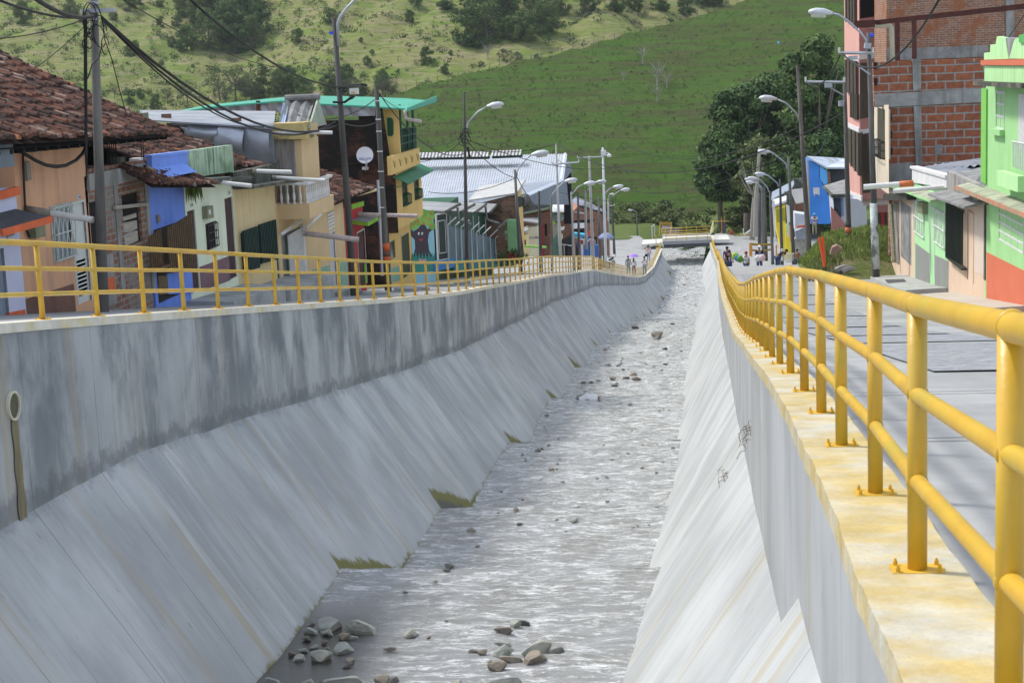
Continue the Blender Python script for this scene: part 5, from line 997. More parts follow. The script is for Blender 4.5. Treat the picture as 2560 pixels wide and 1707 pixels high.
# --- cluster of small houses further down: (name label, Y, front polygon facing camera, wall mat, roof polygon, roof mat)
M_brk2=brick_mat('brick_far',(.30,.11,.055),(.24,.09,.05),(.22,.19,.16),.34,.13,.02,patch=(.16,.10,.07)); M_rwh=mat('roof_white_far',(.60,.61,.62),.6,.15,.8,col2=(.40,.40,.39),mixpos=(.5,.62)); M_rgr=mat('roof_grey_far',(.25,.25,.25),.85,.2,.8,col2=(.16,.16,.155),mixpos=(.45,.6))
def small(label,Y,wall,wm,roof=None,rm=None,depth=5,dark=(),extra=()):
    p=atY(wall[-1][0],wall[-1][1],Y); h=thing('house',p,label,'house','small houses crowding the far left street'); polyY(h,'wall',Y,wall,wm,min(depth,1.5))
    if roof:
        P4=[atY(a,b-5,Y-.3) for a,b in roof[:2]]; up=[atY(a,b-6,Y+depth+.3) for a,b in roof[2:]]; mb=MB(); mb.prism(P4+up,(0,0,.1)); mb.build('roof',rm,h)
    for d in dark: polyY(h,'opening',Y-.02,d,M_black,.06,.02)
    for nm,pts,m in extra: polyY(h,nm,Y-.05,pts,m,.1,.04)
    return h
small('cream painted box room behind the tilted grey slab, small far house',131,((1311,570),(1343,566),(1348,640),(1316,642)),mat('cream_far',(.62,.56,.40),.85,.08,1),((1308,560),(1346,566),(1346,553),(1308,553)),M_rgr,4,dark=(((1316,600),(1322,599),(1323,612),(1317,613)),),extra=(('lower_band',((1312,593),(1346,592),(1347,596),(1313,597)),M_conc),))
small('low brick house with red door frame under a pale sheet roof',143,((1309,540),(1377,527),(1380,640),(1312,642)),M_brk2,((1306,540),(1372,526),(1372,516),(1312,516)),M_rwh,8,dark=(((1362,560),(1367,560),(1368,590),(1363,590)),),extra=(('red_frame',((1352,566),(1357,566),(1360,640),(1355,640)),M_red),('red_lintel',((1352,565),(1362,565),(1362,568),(1352,568)),M_red)))
small('narrow cream rendered house beside the dark leaning pole',151,((1366,570),(1398,562),(1404,640),(1370,642)),mat('cream_far2',(.60,.53,.38),.85,.08,1),((1382,558),(1404,558),(1412,546),(1384,546)),mat('sheet_green_grey',(.28,.33,.28),.7,.15,2),4,extra=(('aqua_part',((1381,600),(1396,580),(1398,640),(1383,640)),M_aqua),))
small('brick house end with sloping top between two grey poles',162,((1400,556),(1420,540),(1432,590),(1410,612),(1402,640)),M_brk2,((1380,537),(1418,537),(1418,520),(1382,519)),M_rwh,5,dark=(((1406,600),(1414,598),(1418,640),(1408,640)),))
hh=small('tall narrow white house with dark balcony opening',167,((1418,527),(1430,530),(1432,600),(1420,606)),mat('white_far',(.60,.60,.57),.85,.1,1),((1412,530),(1434,534),(1448,520),(1424,512)),mat('roof_terracotta_far',(.42,.22,.14),.85,.2,2),5,dark=(((1421,541),(1429,541),(1430,585),(1422,588)),),extra=(('balcony',((1419,594),(1431,580),(1432,596),(1420,612)),M_white),))
small('large brick house with long slanted roof and open front',186,((1432,540),(1432,515),(1474,522),(1512,538),(1520,560),(1522,640),(1434,640)),M_brk2,((1428,512),(1519,540),(1500,528),(1440,498)),mat('roof_lilac_grey',(.34,.36,.46),.7,.3,1,col2=(.13,.13,.14),mixpos=(.45,.55)),9,dark=(((1434,552),(1487,548),(1484,556),(1434,560)),((1436,572),(1462,572),(1462,600),(1436,600)),((1466,590),(1474,590),(1474,640),(1466,640)),((1482,592),(1492,592),(1492,640),(1482,640)),((1440,610),(1450,612),(1450,640),(1440,640))),extra=(('white_awning',((1434,558),(1463,557),(1463,570),(1434,572)),M_white),('red_banner',((1470,575),(1477,575),(1477,591),(1469,592)),mat('banner_red',(.42,.10,.08),.8,.15)),('green_door',((1474,596),(1480,596),(1481,640),(1475,640)),M_aqua),('pale_door',((1452,600),(1460,600),(1461,640),(1453,640)),mat('door_pale_lilac',(.45,.45,.52),.8,.1))))
small('dark timber shack below the pale brick end',150,((1404,600),(1428,590),(1430,640),(1406,642)),mat('shack_dark',(.06,.05,.045),.9,.4,3),None,None,3,extra=(('white_post',((1409,612),(1411,612),(1412,640),(1410,640)),M_white),('maroon_door',((1415,614),(1420,613),(1421,640),(1416,640)),M_maroon)))
tp=thing('tarpaulin',atY(1450,590,160),'light blue tarpaulin sheltering the brick house front','tarpaulin'); polyY(tp,'blue_sheet',160,((1435,583),(1463,587),(1455,600),(1436,592)),mat('tarp_blue',(.10,.50,.72),.6,.12,2),1.2); polyY(tp,'brown_edge',159.8,((1435,592),(1446,596),(1440,606),(1434,602)),mat('tarp_brown',(.35,.20,.17),.8,.2),.1)
for i,(u,v0,v1,m_,lb) in enumerate(((1465,590,640,mat('pillar_blue',(.06,.14,.45),.7,.1),'bright blue painted pillar under the far left street lamps'),(1489,612,640,mat('barrel_blue',(.05,.11,.38),.6,.1),'small dark blue drum beside the yellowish leaning pole'))):
    o=MB(); Y=160+i*18; a,b=atY(u,v0,Y),atY(u,v1+2,Y); o.tube([b,a],(.20,.55)[i] if i else .27,10); tag(o.build(('pillar','drum')[i],m_),lb,('pillar','drum')[i])
# parasol
um=thing('parasol',atY(1515,640,170),'large lavender blue parasol shading the roadside near the motorcycle','parasol'); mb=MB(); c=atY(1515,585,170); R=.84*170/4200*26/.84; R=20*170/4200
n_=10; top=c+np.array([0,0,.20]); 
for k in range(n_): a=2*math.pi*k/n_; b=2*math.pi*(k+1)/n_; p=[c+np.array([R*math.cos(t),R*math.sin(t),-.30-.05*math.cos(t*5)]) for t in (a,b)]; m_=[c+np.array([R*.55*math.cos(t),R*.55*math.sin(t),.02]) for t in (a,b)]; mb.add([top,m_[0],m_[1],p[0],p[1],p[0]-np.array([0,0,.14]),p[1]-np.array([0,0,.14])],[(0,1,2),(1,3,4,2),(3,5,6,4)])
mb.build('canopy',mat('parasol_blue',(.22,.25,.42),.8,.1,2),um); mb=MB(); mb.tube([top,atY(1513,640,170)],.04,6); mb.build('stick',M_bars,um)
# ================================================================== PIPES
pipe(128,533,233,550,-11.9,'white waste pipe jutting past the barred window of the peach house',.062,sub=M_pvcd)
pipe(552,456.5,629,465,-11.9,'white waste pipe under the mossy green parapet',.055)
pipe(655,331,831,332,-12.9,'long white waste pipe crossing the yellow tower cornice',.055,sub=M_pvc)
pipe(642,428,729,430.5,-12.2,'white waste pipe above the cream house eave, upper of two',.06,sub=M_pvcd)
pipe(691,444,813,451.5,-12.2,'white waste pipe level with the balustrade handrail',.055)
pipe(765,584,897,599.5,-12.2,'pinkish grey waste pipe below the balcony crossing the second pole',.085,M_pvcp,sub=M_pvcp)
pipe(908,536,1043.5,540.5,-12.2,'pinkish waste pipe above the red house slab',.075,M_pvcp,sub=M_pvcd)
pipe(1313,615.5,1366,618.5,-11.8,'bright green waste pipe by the cream box room',.09,M_pvcg,sub=M_pvcg)
for i,(a,b,c_,d,Y,l) in enumerate(((1403,611,1430,614.5,150,'short white pipe beside the narrow white far house'),(1450,598,1472,603,158,'short white pipe beneath the blue tarpaulin'),(1448,532,1464,533.5,160,'short pale pipe high on the slanted roof brick house'),(1468,598,1484,600.5,165,'short pale pipe right of the bright blue pillar'))): pipe(a,b,c_,d,-11,l,.06,Y=Y)
# --- raised concrete doorsteps on the left
M_step=mat('doorstep_concrete',(.36,.37,.37),.92,.12,2,bump=.4,col2=(.26,.28,.28),mixpos=(.45,.6))
for (y_a,y_b,x_b,dz,lb) in ((40.0,45.3,-11.2,.30,'raised concrete doorstep before the pale mint house'),(45.5,51.2,-11.1,.55,'high concrete doorstep with mossy end before the cream house'),(52.2,56,-11.2,.25,'low concrete doorstep below the balcony')):
    st_=thing('doorstep',(x_b,y_a,gL(y_a)),lb,'doorstep','doorsteps along the left houses'); z=gL((y_a+y_b)/2)+dz; mb=MB(); mb.prism([(XF,y_a,z+.15),(XF,y_b,z-.15),(x_b,y_b,z-.2),(x_b,y_a,z+.1)],(0,0,-2.0)); mb.build('platform',M_step,st_)
    mb=MB(); mb.prism([(XF+.6,y_a+.4,z-.45-.25),(x_b+.5,y_a+.4,z-.7),(x_b+.5,y_b-1.5,z-1.0),(XF+.6,y_b-1.5,z-.95)],(0,0,-1)); mb.build('lower_step',M_step,st_)
mb=MB(); r_=random.Random(3)
for k in range(9):
    Y=53+k*2.6+r_.uniform(-.6,.6); x=-10.6+r_.uniform(-.5,.6); o=MB(); o.prism([(x,Y,gL(Y)+.1),(x+r_.uniform(.5,.9),Y+.1,gL(Y)+.05),(x+r_.uniform(.4,.8),Y+1.0,gL(Y+1)+.12),(x-.1,Y+r_.uniform(.7,1.2),gL(Y+1)+.12)],(0,0,-.5)); tag(o.build('broken_slab',M_step),'broken tilted concrete slab lying in the left street','slab','broken concrete slabs in the left street')
small('pale yellow plastered house half hidden behind the ochre front',128,((1303,590),(1318,586),(1320,645),(1306,645)),mat('pale_yellow_far',(.62,.52,.26),.85,.08,1),((1300,588),(1320,584),(1322,575),(1303,578)),M_rgr,3,dark=(((1308,600),(1314,600),(1315,615),(1309,615)),))
small('white plastered house with flat slab between brick ends',147,((1358,588),(1372,582),(1376,645),(1360,645)),mat('white_plaster_far',(.62,.61,.58),.85,.08,1),((1354,586),(1376,580),(1378,574),(1358,578)),M_rgr,3,dark=(((1362,598),(1367,597),(1368,608),(1363,609)),),extra=(('salmon_base',((1359,625),(1375,624),(1376,645),(1360,645)),mat('salmon_far',(.55,.30,.22),.85,.1)),))
small('narrow cream house with grey lean to roof and shutters',158,((1396,590),(1404,588),(1408,645),(1398,645)),mat('cream_far3',(.60,.50,.34),.85,.08,1),((1388,588),(1410,582),(1412,574),(1392,578)),M_rgr,3)
for i,(u,v,c) in enumerate(((1455,603,'red'),(1460,604,'white'),(1445,612,'blue'),(1478,606,'pink'),(1486,607,'grey'))):
    cl_=thing('laundry',atY(u,v,159),c+' cloth hanging before the brick house with the slanted roof','laundry','laundry before the far brick house'); polyY(cl_,'cloth',159,((u-3,v-7),(u+3,v-8),(u+3.5,v+8),(u-2.5,v+7)),mat('laundry_'+c,{'red':(.4,.04,.05),'white':(.66,.66,.66),'blue':(.08,.18,.5),'pink':(.6,.3,.35),'grey':(.3,.32,.36)}[c],.9,.15,4),.05)
# ================================================================== BRIDGE
YB=240; br=thing('bridge',atY(1715,600,YB),'short concrete road bridge with yellow railings across the canal','bridge')
M_brd=mat('bridge_concrete',(.20,.205,.21),.9,.15,2); M_deck=mat('deck_pale',(.55,.54,.49),.85,.08,1)
polyY(br,'beam',YB,((1656,604),(1778,599),(1777,607),(1657,612)),mat('beam_mid',(.26,.27,.28),.9,.12,2),6); polyY(br,'girder',YB+.25,((1658,611.5),(1776,606.5),(1774,615.5),(1660,621)),mat('girder_dark',(.07,.07,.075),.9,.15,2),5)
polyY(br,'deck_kerb',YB-.1,((1656,597),(1777,591),(1778,599.5),(1656,604.5)),M_deck,.35); polyY(br,'far_kerb',YB+6,((1655,587.5),(1778,583),(1778,590),(1655,595)),M_deck,.3)
mb=MB(); a,b=atY(1656,603,YB+.2),atY(1777,598,YB+.2); mb.prism([a,b,b+np.array([0,6.2,.02]),a+np.array([0,6.2,.02])],(0,0,-.2)); mb.build('deck',M_deck,br)
for nm,pts in (('approach_slab',((1604,611),(1608,599.5),(1656,596.5),(1656,607))),('approach_slab',((1779,599.5),(1777,588),(1819,587),(1825,598.5)))):
    P4=[atY(p[0],p[1],YB+(0 if k in (0,3) else 4.5)) for k,p in enumerate(pts)]; mb=MB(); mb.prism(P4,(0,0,-.35)); mb.build(nm,M_deck,br)
def brail(nm,Y,u0,u1,vt0,vt1,vb0,vb1,n,rails,loop=False):
    o=thing if False else None; mb=MB()
    for i in range(n):
        t=i/(n-1); u=u0+(u1-u0)*t; mb.tube([atY(u,vb0+(vb1-vb0)*t,Y),atY(u,vt0+(vt1-vt0)*t,Y)],.045,6)
    for f in rails: mb.tube([atY(u0-(8 if loop else 0),vt0+(vb0-vt0)*f+.4,Y),atY(u1+(7 if loop else 5),vt1+(vb1-vt1)*f-.4,Y)],.05,6)
    if loop:
        mb.tube([atY(u1+7,vt1-.4,Y),atY(u1+10,vt1+2,Y),atY(u1+10.5,vt1+8,Y),atY(u1+7,vt1+(vb1-vt1)*.75,Y)],.05,6); mb.tube([atY(u0-8,vt0+.4,Y),atY(u0-10,vt0+3,Y),atY(u0-10,vt0+14,Y)],.05,6)
    return mb.build(nm,M_yel,br,True)
brail('near_railing',YB-.1,1664.5,1768.5,588,585,604,599,5,(.02,.5)); brail('far_railing',YB+6.1,1664,1767,571.5,566,588,583,5,(0,.45,.8),True)
# frames, goal and stands in the field
fr=thing('stand',atY(1665,600,252),'small yellow tubular stand frame behind the bridge','stand'); mb=MB()
for v in (556.5,560,563.5): mb.tube([atY(1649,v,254),atY(1679,v-.3,254)],.05,5)
for u0,u1 in ((1679,1674),(1650,1648)): mb.tube([atY(u0,556,254),atY(u1,590,254)],.06,5)
mb.tube([atY(1680,565,252),atY(1674,588,252)],.08,5); mb.build('frame',M_yel,fr); polyY(fr,'board',253.5,((1655,566),(1677,566),(1677,572),(1656,572)),mat('stand_lilac',(.32,.28,.38),.8,.15,3),.2); polyY(fr,'board',253.2,((1664,574),(1700,572),(1700,584),(1664,586)),mat('stand_dark',(.14,.13,.17),.8,.4,3),.2)
gl=thing('goal',atY(1633,597,262),'narrow white goal frame standing at the field edge','goal'); mb=MB(); mb.tube([atY(1631,597,261),atY(1629.5,567,261),atY(1636.5,560.5,268),atY(1637,597,268)],.07,5); mb.build('frame',M_pvc,gl)
yp=thing('yellow_post',atY(1640,618,226),'slim yellow post beside the left railing end','post'); mb=MB(); mb.tube([atY(1641,620,225),atY(1639.5,588,225)],.05,6); mb.build('pole',M_yel,yp)
rf_=thing('ramp_railing',atY(1783,585,243),'tall yellow railing end rising at the right side of the bridge','railing'); mb=MB()
for k in range(6): t=k/5; mb.tube([atY(1775+8*t,585+2*t-t*6,240+t*9),atY(1776+7.5*t,578-24*t,240+t*9)],.05,5)
mb.tube([atY(1776,580,240),atY(1783,554,249)],.06,5); mb.tube([atY(1776,586,240),atY(1784,570,249)],.05,5); mb.build('frame',mat('pale_yellow',(.62,.58,.36),.6,.1),rf_)
gp=thing('frame_post',atY(1809,586,262),'tall purple painted column with a yellow bar in the field','column'); polyY(gp,'column',262,((1804,552),(1813,551),(1816,587),(1806,588)),mat('purple_grey',(.13,.09,.13),.9,.15),.6); mb=MB(); mb.tube([atY(1779,553.5,262),atY(1822,553,262)],.07,5); mb.tube([atY(1803,542,262),atY(1805,588,262)],.06,5); mb.tube([atY(1811.5,541,262),atY(1812,556,262)],.04,4); mb.build('yellow_bar',M_yel,gp)
rb=thing('kennel',atY(1829,587,258),'tiny red hut at the edge of the field','hut'); polyY(rb,'hut',258,((1824,580),(1829,576),(1834,580),(1834,588),(1824,588)),mat('hut_red',(.38,.08,.04),.8,.15),.8)
tb=thing('bench',atY(1870,588,250),'long low yellow bench under the big trees','bench'); polyY(tb,'seat',250,((1850,585.5),(1890,584.5),(1890,587.5),(1850,588)),M_yel,.6)
mb=MB(); mb.tube([atY(1860,587,248),atY(1896,562,248)],.16,5); mb.tube([atY(1860,587,248),atY(1858,572,248)],.08,5); tag(mb.build('ramp_beam',M_bars),'long grey inclined beam under the big trees','beam')
# ================================================================== RIGHT SIDE
XR=8.6; GR='houses along the right street'
def zr(px,py,X=XR): return atX(px,py,X)[2]
def pR(*a,**k): return patch(*a,side='R',**k)
M_lg=mat('paint_light_green',(.34,.62,.27),.85,.06,1.0,streak=.25,streakcol=(.22,.45,.15)); M_lg2=mat('paint_pale_green',(.45,.74,.36),.85,.06,1.0,streak=.45,streakcol=(.25,.38,.20)); M_coral=mat('paint_coral',(.60,.16,.085),.85,.07,1.2,streak=.2,streakcol=(.42,.13,.08)); M_mintR=mat('paint_mint_right',(.40,.70,.36),.85,.08,1,streak=.4,streakcol=(.28,.45,.24)); M_grey=mat('paint_grey',(.25,.26,.24),.9,.08,1,streak=.3,streakcol=(.14,.14,.13)); M_peachR=mat('paint_pale_peach',(.66,.50,.37),.85,.06,1,streak=.3,streakcol=(.45,.34,.25)); M_pink=mat('paint_pink',(.62,.34,.29),.85,.07,1,streak=.35,streakcol=(.36,.18,.16)); M_pinkd=mat('paint_pink_dark',(.44,.20,.18),.85,.1,1,streak=.4,streakcol=(.22,.10,.09)); M_slabo=mat('ledge_orange',(.50,.20,.11),.9,.2,3,col2=(.30,.28,.20),mixpos=(.45,.6)); M_slabg=mat('ledge_lichen',(.38,.40,.30),.95,.2,3,col2=(.24,.25,.19),mixpos=(.4,.6)); M_brR=brick_mat('hollow_block_brick',(.33,.115,.06),(.25,.095,.055),(.29,.28,.265),.78,.34,.035); M_brR2=brick_mat('fired_brick',(.36,.17,.085),(.25,.11,.065),(.30,.28,.25),.30,.10,.018,patch=(.30,.12,.06)); M_bw=mat('window_brown',(.075,.06,.045),.4,.3,3,stretch=(3,3,.3)); M_steel=mat('beam_red_oxide',(.075,.022,.018),.7,.25,3)
# --- green house, nearest on the right
h=house('house',2462,2462,640,'bright green two storey house with coral base at the right edge',X=XR,group=GR); y1=atX(2462,640,XR)[1]; y0=y1-9
gb=gR(y1)-1; wn,_=opening(h,'window',XR,(2559,510),(2498,497),(2497,606),(2529+30,624),mat('curtain_pale',(.40,.42,.42),.5,.15,5),M_white,.12,side='R')
wn2_q=quad_X(XR,(2510,232),(2489,230),(2492,320),(2511,323)); wn2,_=opening(h,'window',XR,(2511,231),(2489.5,229),(2491,321),(2511.5,323),mat('curtain_pale2',(.40,.44,.42),.5,.15,5),M_white,.1,side='R')
wallX(h,'wall',XR,y0,y1,gb,zr(2559,216)+.0,zr(2457,204),M_lg,[wn,wn2],side='R'); mb=MB(); mb.box((XR+.004,y1-.003,gb),(XR+7,y0,zr(2457,204)-.01)); mb.build('side_wall',M_lg,h)
pR(h,'dado',XR,(2620,706),(2467,630),(2467,760),(2620,950),M_coral,.015,.05)
def mull(win,nv,nh,m,par,nm='muntin'):
    a,b,c,d=win; mb=MB(); xx=XR+.02
    for i in range(nv+1): y=a+(b-a)*i/nv; mb.box((xx-.03,y-.025,c),(xx+.02,y+.025,d))
    for k in range(nh+1): z=c+(d-c)*k/nh; mb.box((xx-.028,a,z-.025),(xx+.022,b,z+.025))
    mb.build(nm,m,par)
mull(wn,4,5,M_white,h); mull(wn2,2,3,M_white,h)
pR(h,'window_sill',XR,(2512,325),(2486,322),(2486,335),(2512,340),M_lg,.14,.14)
mb=MB(); A=[atX(a,b,XR) for a,b in ((2620,532),(2432,462))]; mb.prism([A[0],A[1],A[1]+np.array([-.5,0,-.10]),A[0]+np.array([-.5,0,-.10])],(0,0,.09)); sl=mb.build('ledge',M_slabg,h); mb=MB(); mb.prism([A[0]+np.array([-.51,0,-.12]),A[1]+np.array([-.51,0,-.12]),A[1]+np.array([-.51,0,.0]),A[0]+np.array([-.51,0,.0])],(-.03,0,0)); mb.build('ledge_edge',M_slabo,sl)
pR(h,'pilaster',XR,(2466,222),(2454,221),(2459,455),(2472,462),mat('paint_green_deep',(.20,.50,.10),.85,.08),.05,.06)
pR(h,'recess',XR,(2562,235),(2534,233),(2536,372),(2562,380),M_lg,.001,.02); pR(h,'balcony_door',XR,(2562,236),(2546,235),(2547,374),(2562,380),M_bars,.015,.04)
pR(h,'balcony_wall',XR,(2580,440),(2524,425),(2525,462),(2580,480),M_lg2,.35,.2); g_=MB()
for k in range(10):
    u=2532+k*4.5; g_.tube([atX(u,355+k,XR-.4),atX(u+1,418+k*2,XR-.4)],.016,4)
g_.tube([atX(2530,354,XR-.4),atX(2585,364,XR-.4)],.022,5); g_.build('balcony_rail',M_bars,h)
XC=XR-.35; pR(h,'cornice',XC,(2580,208),(2455,203),(2455,213),(2580,221),mat('cornice_black',(.07,.075,.055),.95,.3,4,col2=(.16,.16,.12),mixpos=(.5,.6)),.25,.5)
pR(h,'parapet',XC,(2580,165),(2461,164),(2461,203),(2580,210),M_lg2,0,.2); pR(h,'parapet_band',XC,(2580,148),(2457,151),(2457,163),(2580,164),M_coral,.06,.2)
polyX(h,'crown_panel',XC,((2580,92),(2560,90),(2536,99),(2521,147),(2580,148)),M_lg2,.0,.15,'R'); polyX(h,'crown_panel',XC,((2513,96),(2492,92),(2489,111),(2476,112),(2475,131),(2460,133),(2460,150),(2521,148)),M_lg2,.0,.15,'R'); mb=MB(); mb.prism([atX(a,b,XC) for a,b in ((2514,95),(2536,98),(2522,147))],(.3,0,0)); mb.build('crown_valley',M_asb,h)
polyX(h,'crown_block',XC,((2580,82),(2552,88),(2552,107),(2580,108)),mat('paint_green_mid',(.10,.38,.10),.85,.1),.05,.2,'R')
me_=MB(); Q=quad_X(XR,(2462,478),(2450,475),(2450,505),(2464,512)); me_.prism([q+np.array([-.2,0,0]) for q in Q],(.2,0,0)); me_.build('electric_meter',M_slabg,h)
# --- pale peach house with black grilles
h=house('house',2366,2462,640,'pale peach house with black window cage under a concrete awning',X=XR,group=GR); yb=y1-.01; y1b=atX(2369,600,XR)[1]; gb=gR(y1b)-1
d1,_=opening(h,'door',XR,(2434,530),(2418,524),(2421,704),(2437,706),M_black,mat('frame_tan',(.45,.30,.20),.7,.1),.1,side='R'); w1,_=opening(h,'window',XR,(2404,535),(2366,500),(2368,642),(2406,660),M_black,None,.1,side='R')
wallX(h,'wall',XR,yb,y1b,gb,zr(2461,512),zr(2368,472),M_peachR,[d1,w1],side='R'); mb=MB(); mb.box((XR+.004,y1b,gb),(XR+6,yb,zr(2461,513))); mb.build('side_wall',M_peachR,h)
g_=MB(); q=quad_X(XR-.18,(2404,527),(2363,499),(2367,642),(2406,664))
for k in range(15): t=k/14; T=q[0]*(1-t)+q[1]*t; B_=q[3]*(1-t)+q[2]*t; g_.box((XR-.20,T[1]-.03,B_[2]),(XR-.15,T[1]+.03,T[2]))
g_.box((XR-.2,q[1][1],q[2][2]-.05),(XR,q[0][1],q[2][2])); g_.build('window_cage',mat('cage_black_green',(.010,.020,.016),.5,.3,4),h)
pR(h,'panel',XR,(2462,520),(2436,516),(2437,680),(2463,690),mat('panel_cream_pink',(.66,.55,.46),.7,.05,1),.01,.03); pR(h,'corner_strip',XR,(2464,510),(2460,510),(2462,700),(2467,702),M_dkconc,.02,.03)
pR(h,'parapet',XR-.1,(2461,470),(2367,427),(2368,472),(2462,513),mat('parapet_stained',(.33,.32,.30),.95,.15,1.2,streak=.95,streakcol=(.07,.07,.065),col2=(.18,.18,.17),mixpos=(.45,.6)),.0,.2)
mb=MB(); A=[atX(a,b,XR-.1) for a,b in ((2463,510),(2366,478))]; mb.prism([A[0],A[1],A[1]+np.array([-.6,0,-.13]),A[0]+np.array([-.6,0,-.13])],(0,0,.07)); mb.build('awning_slab',M_asb,h)
me_=MB(); Q=quad_X(XR,(2410,518),(2394,510),(2395,530),(2412,535)); me_.prism([q+np.array([-.16,0,0]) for q in Q],(.16,0,0)); me_.build('electric_meter',M_boxg,h)
# --- mint house with white window grilles
h=house('house',2284,2366,640,'mint green house with white lattice windows and grey base',X=XR,group=GR); yc=y1b-.01; y1c=atX(2286,600,XR)[1]; gb=gR(y1c)-1
w1,_=opening(h,'window',XR,(2311,507),(2286,501),(2289,587),(2312,592),mat('curtain_grey_r',(.24,.28,.27),.5,.3,4),M_white,.08,side='R'); d1,_=opening(h,'door',XR,(2337,519),(2324,515),(2326,688),(2338,694),M_pvc,M_white,.06,side='R'); w2,_=opening(h,'window',XR,(2362,530),(2338,520),(2340,612),(2364,620),mat('curtain_grey_r2',(.26,.30,.29),.5,.3,4),M_white,.08,side='R')
wallX(h,'wall',XR,yc,y1c,gb,zr(2365,500),zr(2284,478),M_mintR,[w1,d1,w2],side='R'); mb=MB(); mb.box((XR+.004,y1c,gb),(XR+6,yc,zr(2365,501))); mb.build('side_wall',M_mintR,h)
for w in (w1,w2): grille(h,'window_grille',XR,w,M_white,5,3,.05,.020,side='R',curve=.07)
pR(h,'dado',XR,(2324,634),(2288,607),(2290,720),(2326,750),M_grey,.012,.04); pR(h,'dado',XR,(2370,652),(2337,637),(2338,760),(2372,790),M_grey,.012,.04)
pR(h,'white_parapet',XR-.05,(2366,440),(2279,416),(2281,457),(2366,470),M_white,0,.2); pR(h,'parapet_cap',XR-.05,(2366,438),(2278,415),(2278,421),(2366,446),M_white,.05,.3)
mb=MB(); A=[atX(a,b,XR) for a,b in ((2366,498),(2262,462))]; mb.prism([A[0],A[1],A[1]+np.array([-.5,0,-.09]),A[0]+np.array([-.5,0,-.09])],(0,0,.06)); o=mb.build('awning_slab',M_slabg,h); mb=MB(); mb.prism([A[0]+np.array([-.51,0,-.10]),A[1]+np.array([-.51,0,-.10]),A[1]+np.array([-.51,0,-.02]),A[0]+np.array([-.51,0,-.02])],(-.02,0,0)); mb.build('awning_edge',M_lg,o)
me_=MB(); Q=quad_X(XR,(2320,507),(2306,503),(2307,532),(2320,535)); me_.prism([q+np.array([-.2,0,0]) for q in Q],(.2,0,0)); me_.build('electric_meter',M_boxg,h)
# --- dark shutter house
h=house('house',2232,2284,640,'narrow cream house with rusty black shutter gate',X=XR,group=GR); yd=y1c-.01; y1d=atX(2226,600,XR)[1]; gb=gR(y1d)-1
d1,_=opening(h,'shutter',XR,(2277,502),(2250,502),(2253,648),(2280,660),mat('shutter_black',(.022,.022,.020),.8,.5,6,stretch=(1,3,.5),col2=(.16,.15,.13),mixpos=(.6,.68)),None,.05,side='R')
wallX(h,'wall',XR,yd,y1d,gb,zr(2283,485),zr(2226,482),M_peachR,[d1],side='R'); mb=MB(); mb.box((XR+.004,y1d,gb),(XR+5,yd,zr(2283,487))); mb.build('side_wall',M_asb,h)
pR(h,'timber_wall',XR,(2247,503),(2232,503),(2237,655),(2250,662),mat('peeling_timber',(.22,.20,.18),.95,.4,6,stretch=(1,3,.3),col2=(.40,.38,.35),mixpos=(.55,.62)),.03,.04)
pR(h,'beam',XR-.1,(2284,482),(2222,484),(2223,502),(2284,500),mat('beam_black',(.05,.05,.042),.95,.3),.25,.4); mb=MB(); mb.tube([atX(2227,512,XR-.25),atX(2235,655,XR-.25)],.10,7); mb.build('bamboo_post',mat('bamboo',(.26,.25,.17),.8,.25,5,stretch=(.5,.5,3)),h)
# --- brick building behind the row
Yk=73; bk=thing('brick_building',atY(2220,600,Yk),'unfinished red block building with grey concrete frame and steel canopy','building','tall right buildings'); bk['label']='unfinished red block building with grey concrete frame and steel canopy'
polyY(bk,'block_wall',Yk,((2183,157),(2462,146),(2475,640),(2224,640),(2222,268),(2186,268)),M_brR,.5); polyY(bk,'concrete_beam',Yk-.05,((2186,236),(2455,222),(2456,256),(2188,269)),M_conc,.3,.05); polyY(bk,'concrete_column',Yk-.05,((2281,150),(2302,149),(2303,222),(2283,230)),M_conc,.3,.03); polyY(bk,'concrete_column',Yk-.05,((2284,266),(2303,264),(2306,425),(2290,425)),M_conc,.3,.03); polyY(bk,'plaster_base',Yk-.04,((2222,410),(2281,405),(2283,470),(2223,470)),M_conc,.3,.02)
bb=MB()
for u,v,w,hh in ((2221,286,9,18),(2222,328,9,19),(2223,370,9,18),(2184,156,9,18),(2185,197,9,17)):
    for i in range(2):
        for k in range(3): P0=atY(u+i*4.6,v+k*6,Yk-.06); P1=atY(u+i*4.6+3.6,v+k*6+4.8,Yk-.02); bb.box(P0,P1)
bb.build('vent_blocks',M_black,bk); polyY(bk,'patch',Yk-.03,((2337,362),(2356,361),(2356,386),(2337,387)),M_conc,.1)
pw=[(2185,265),(2220,266),(2224,420),(2224,500),(2192,478)]
polyX(bk,'cream_front',XR-.1,((2185,268),(2222,268),(2232,500),(2196,480)),M_peachR,0,.1,'R') if False else None
# street front of that building (cream, with barred window)
yk0=YX(2222,400,XR-.35); yk1=YX(2186,400,XR-.35); Xk=XR-.35
w1,_=opening(bk,'window',Xk,(2211,272),(2191,270),(2196,386),(2214,404),M_bw,None,.08,side='R'); wallX(bk,'street_front',Xk,yk0,yk1,atX(2222,486,Xk)[2],atX(2220,262,Xk)[2],atX(2186,264,Xk)[2],mat('front_cream',(.66,.57,.44),.85,.06,1,streak=.2,streakcol=(.5,.42,.33)),[w1],side='R'); mb=MB(); zz=atX(2222,486,Xk)[2]; mb.box((Xk+.005,yk0,zz),(XR+.5,yk1,zz+.1)); mb.build('soffit',M_peachR,bk); grille(bk,'window_guard',Xk,(w1[0],w1[1],w1[2],w1[2]+(w1[3]-w1[2])*.35),mat('guard_black',(.02,.025,.02),.5,.2),6,3,.2,.02,side='R')
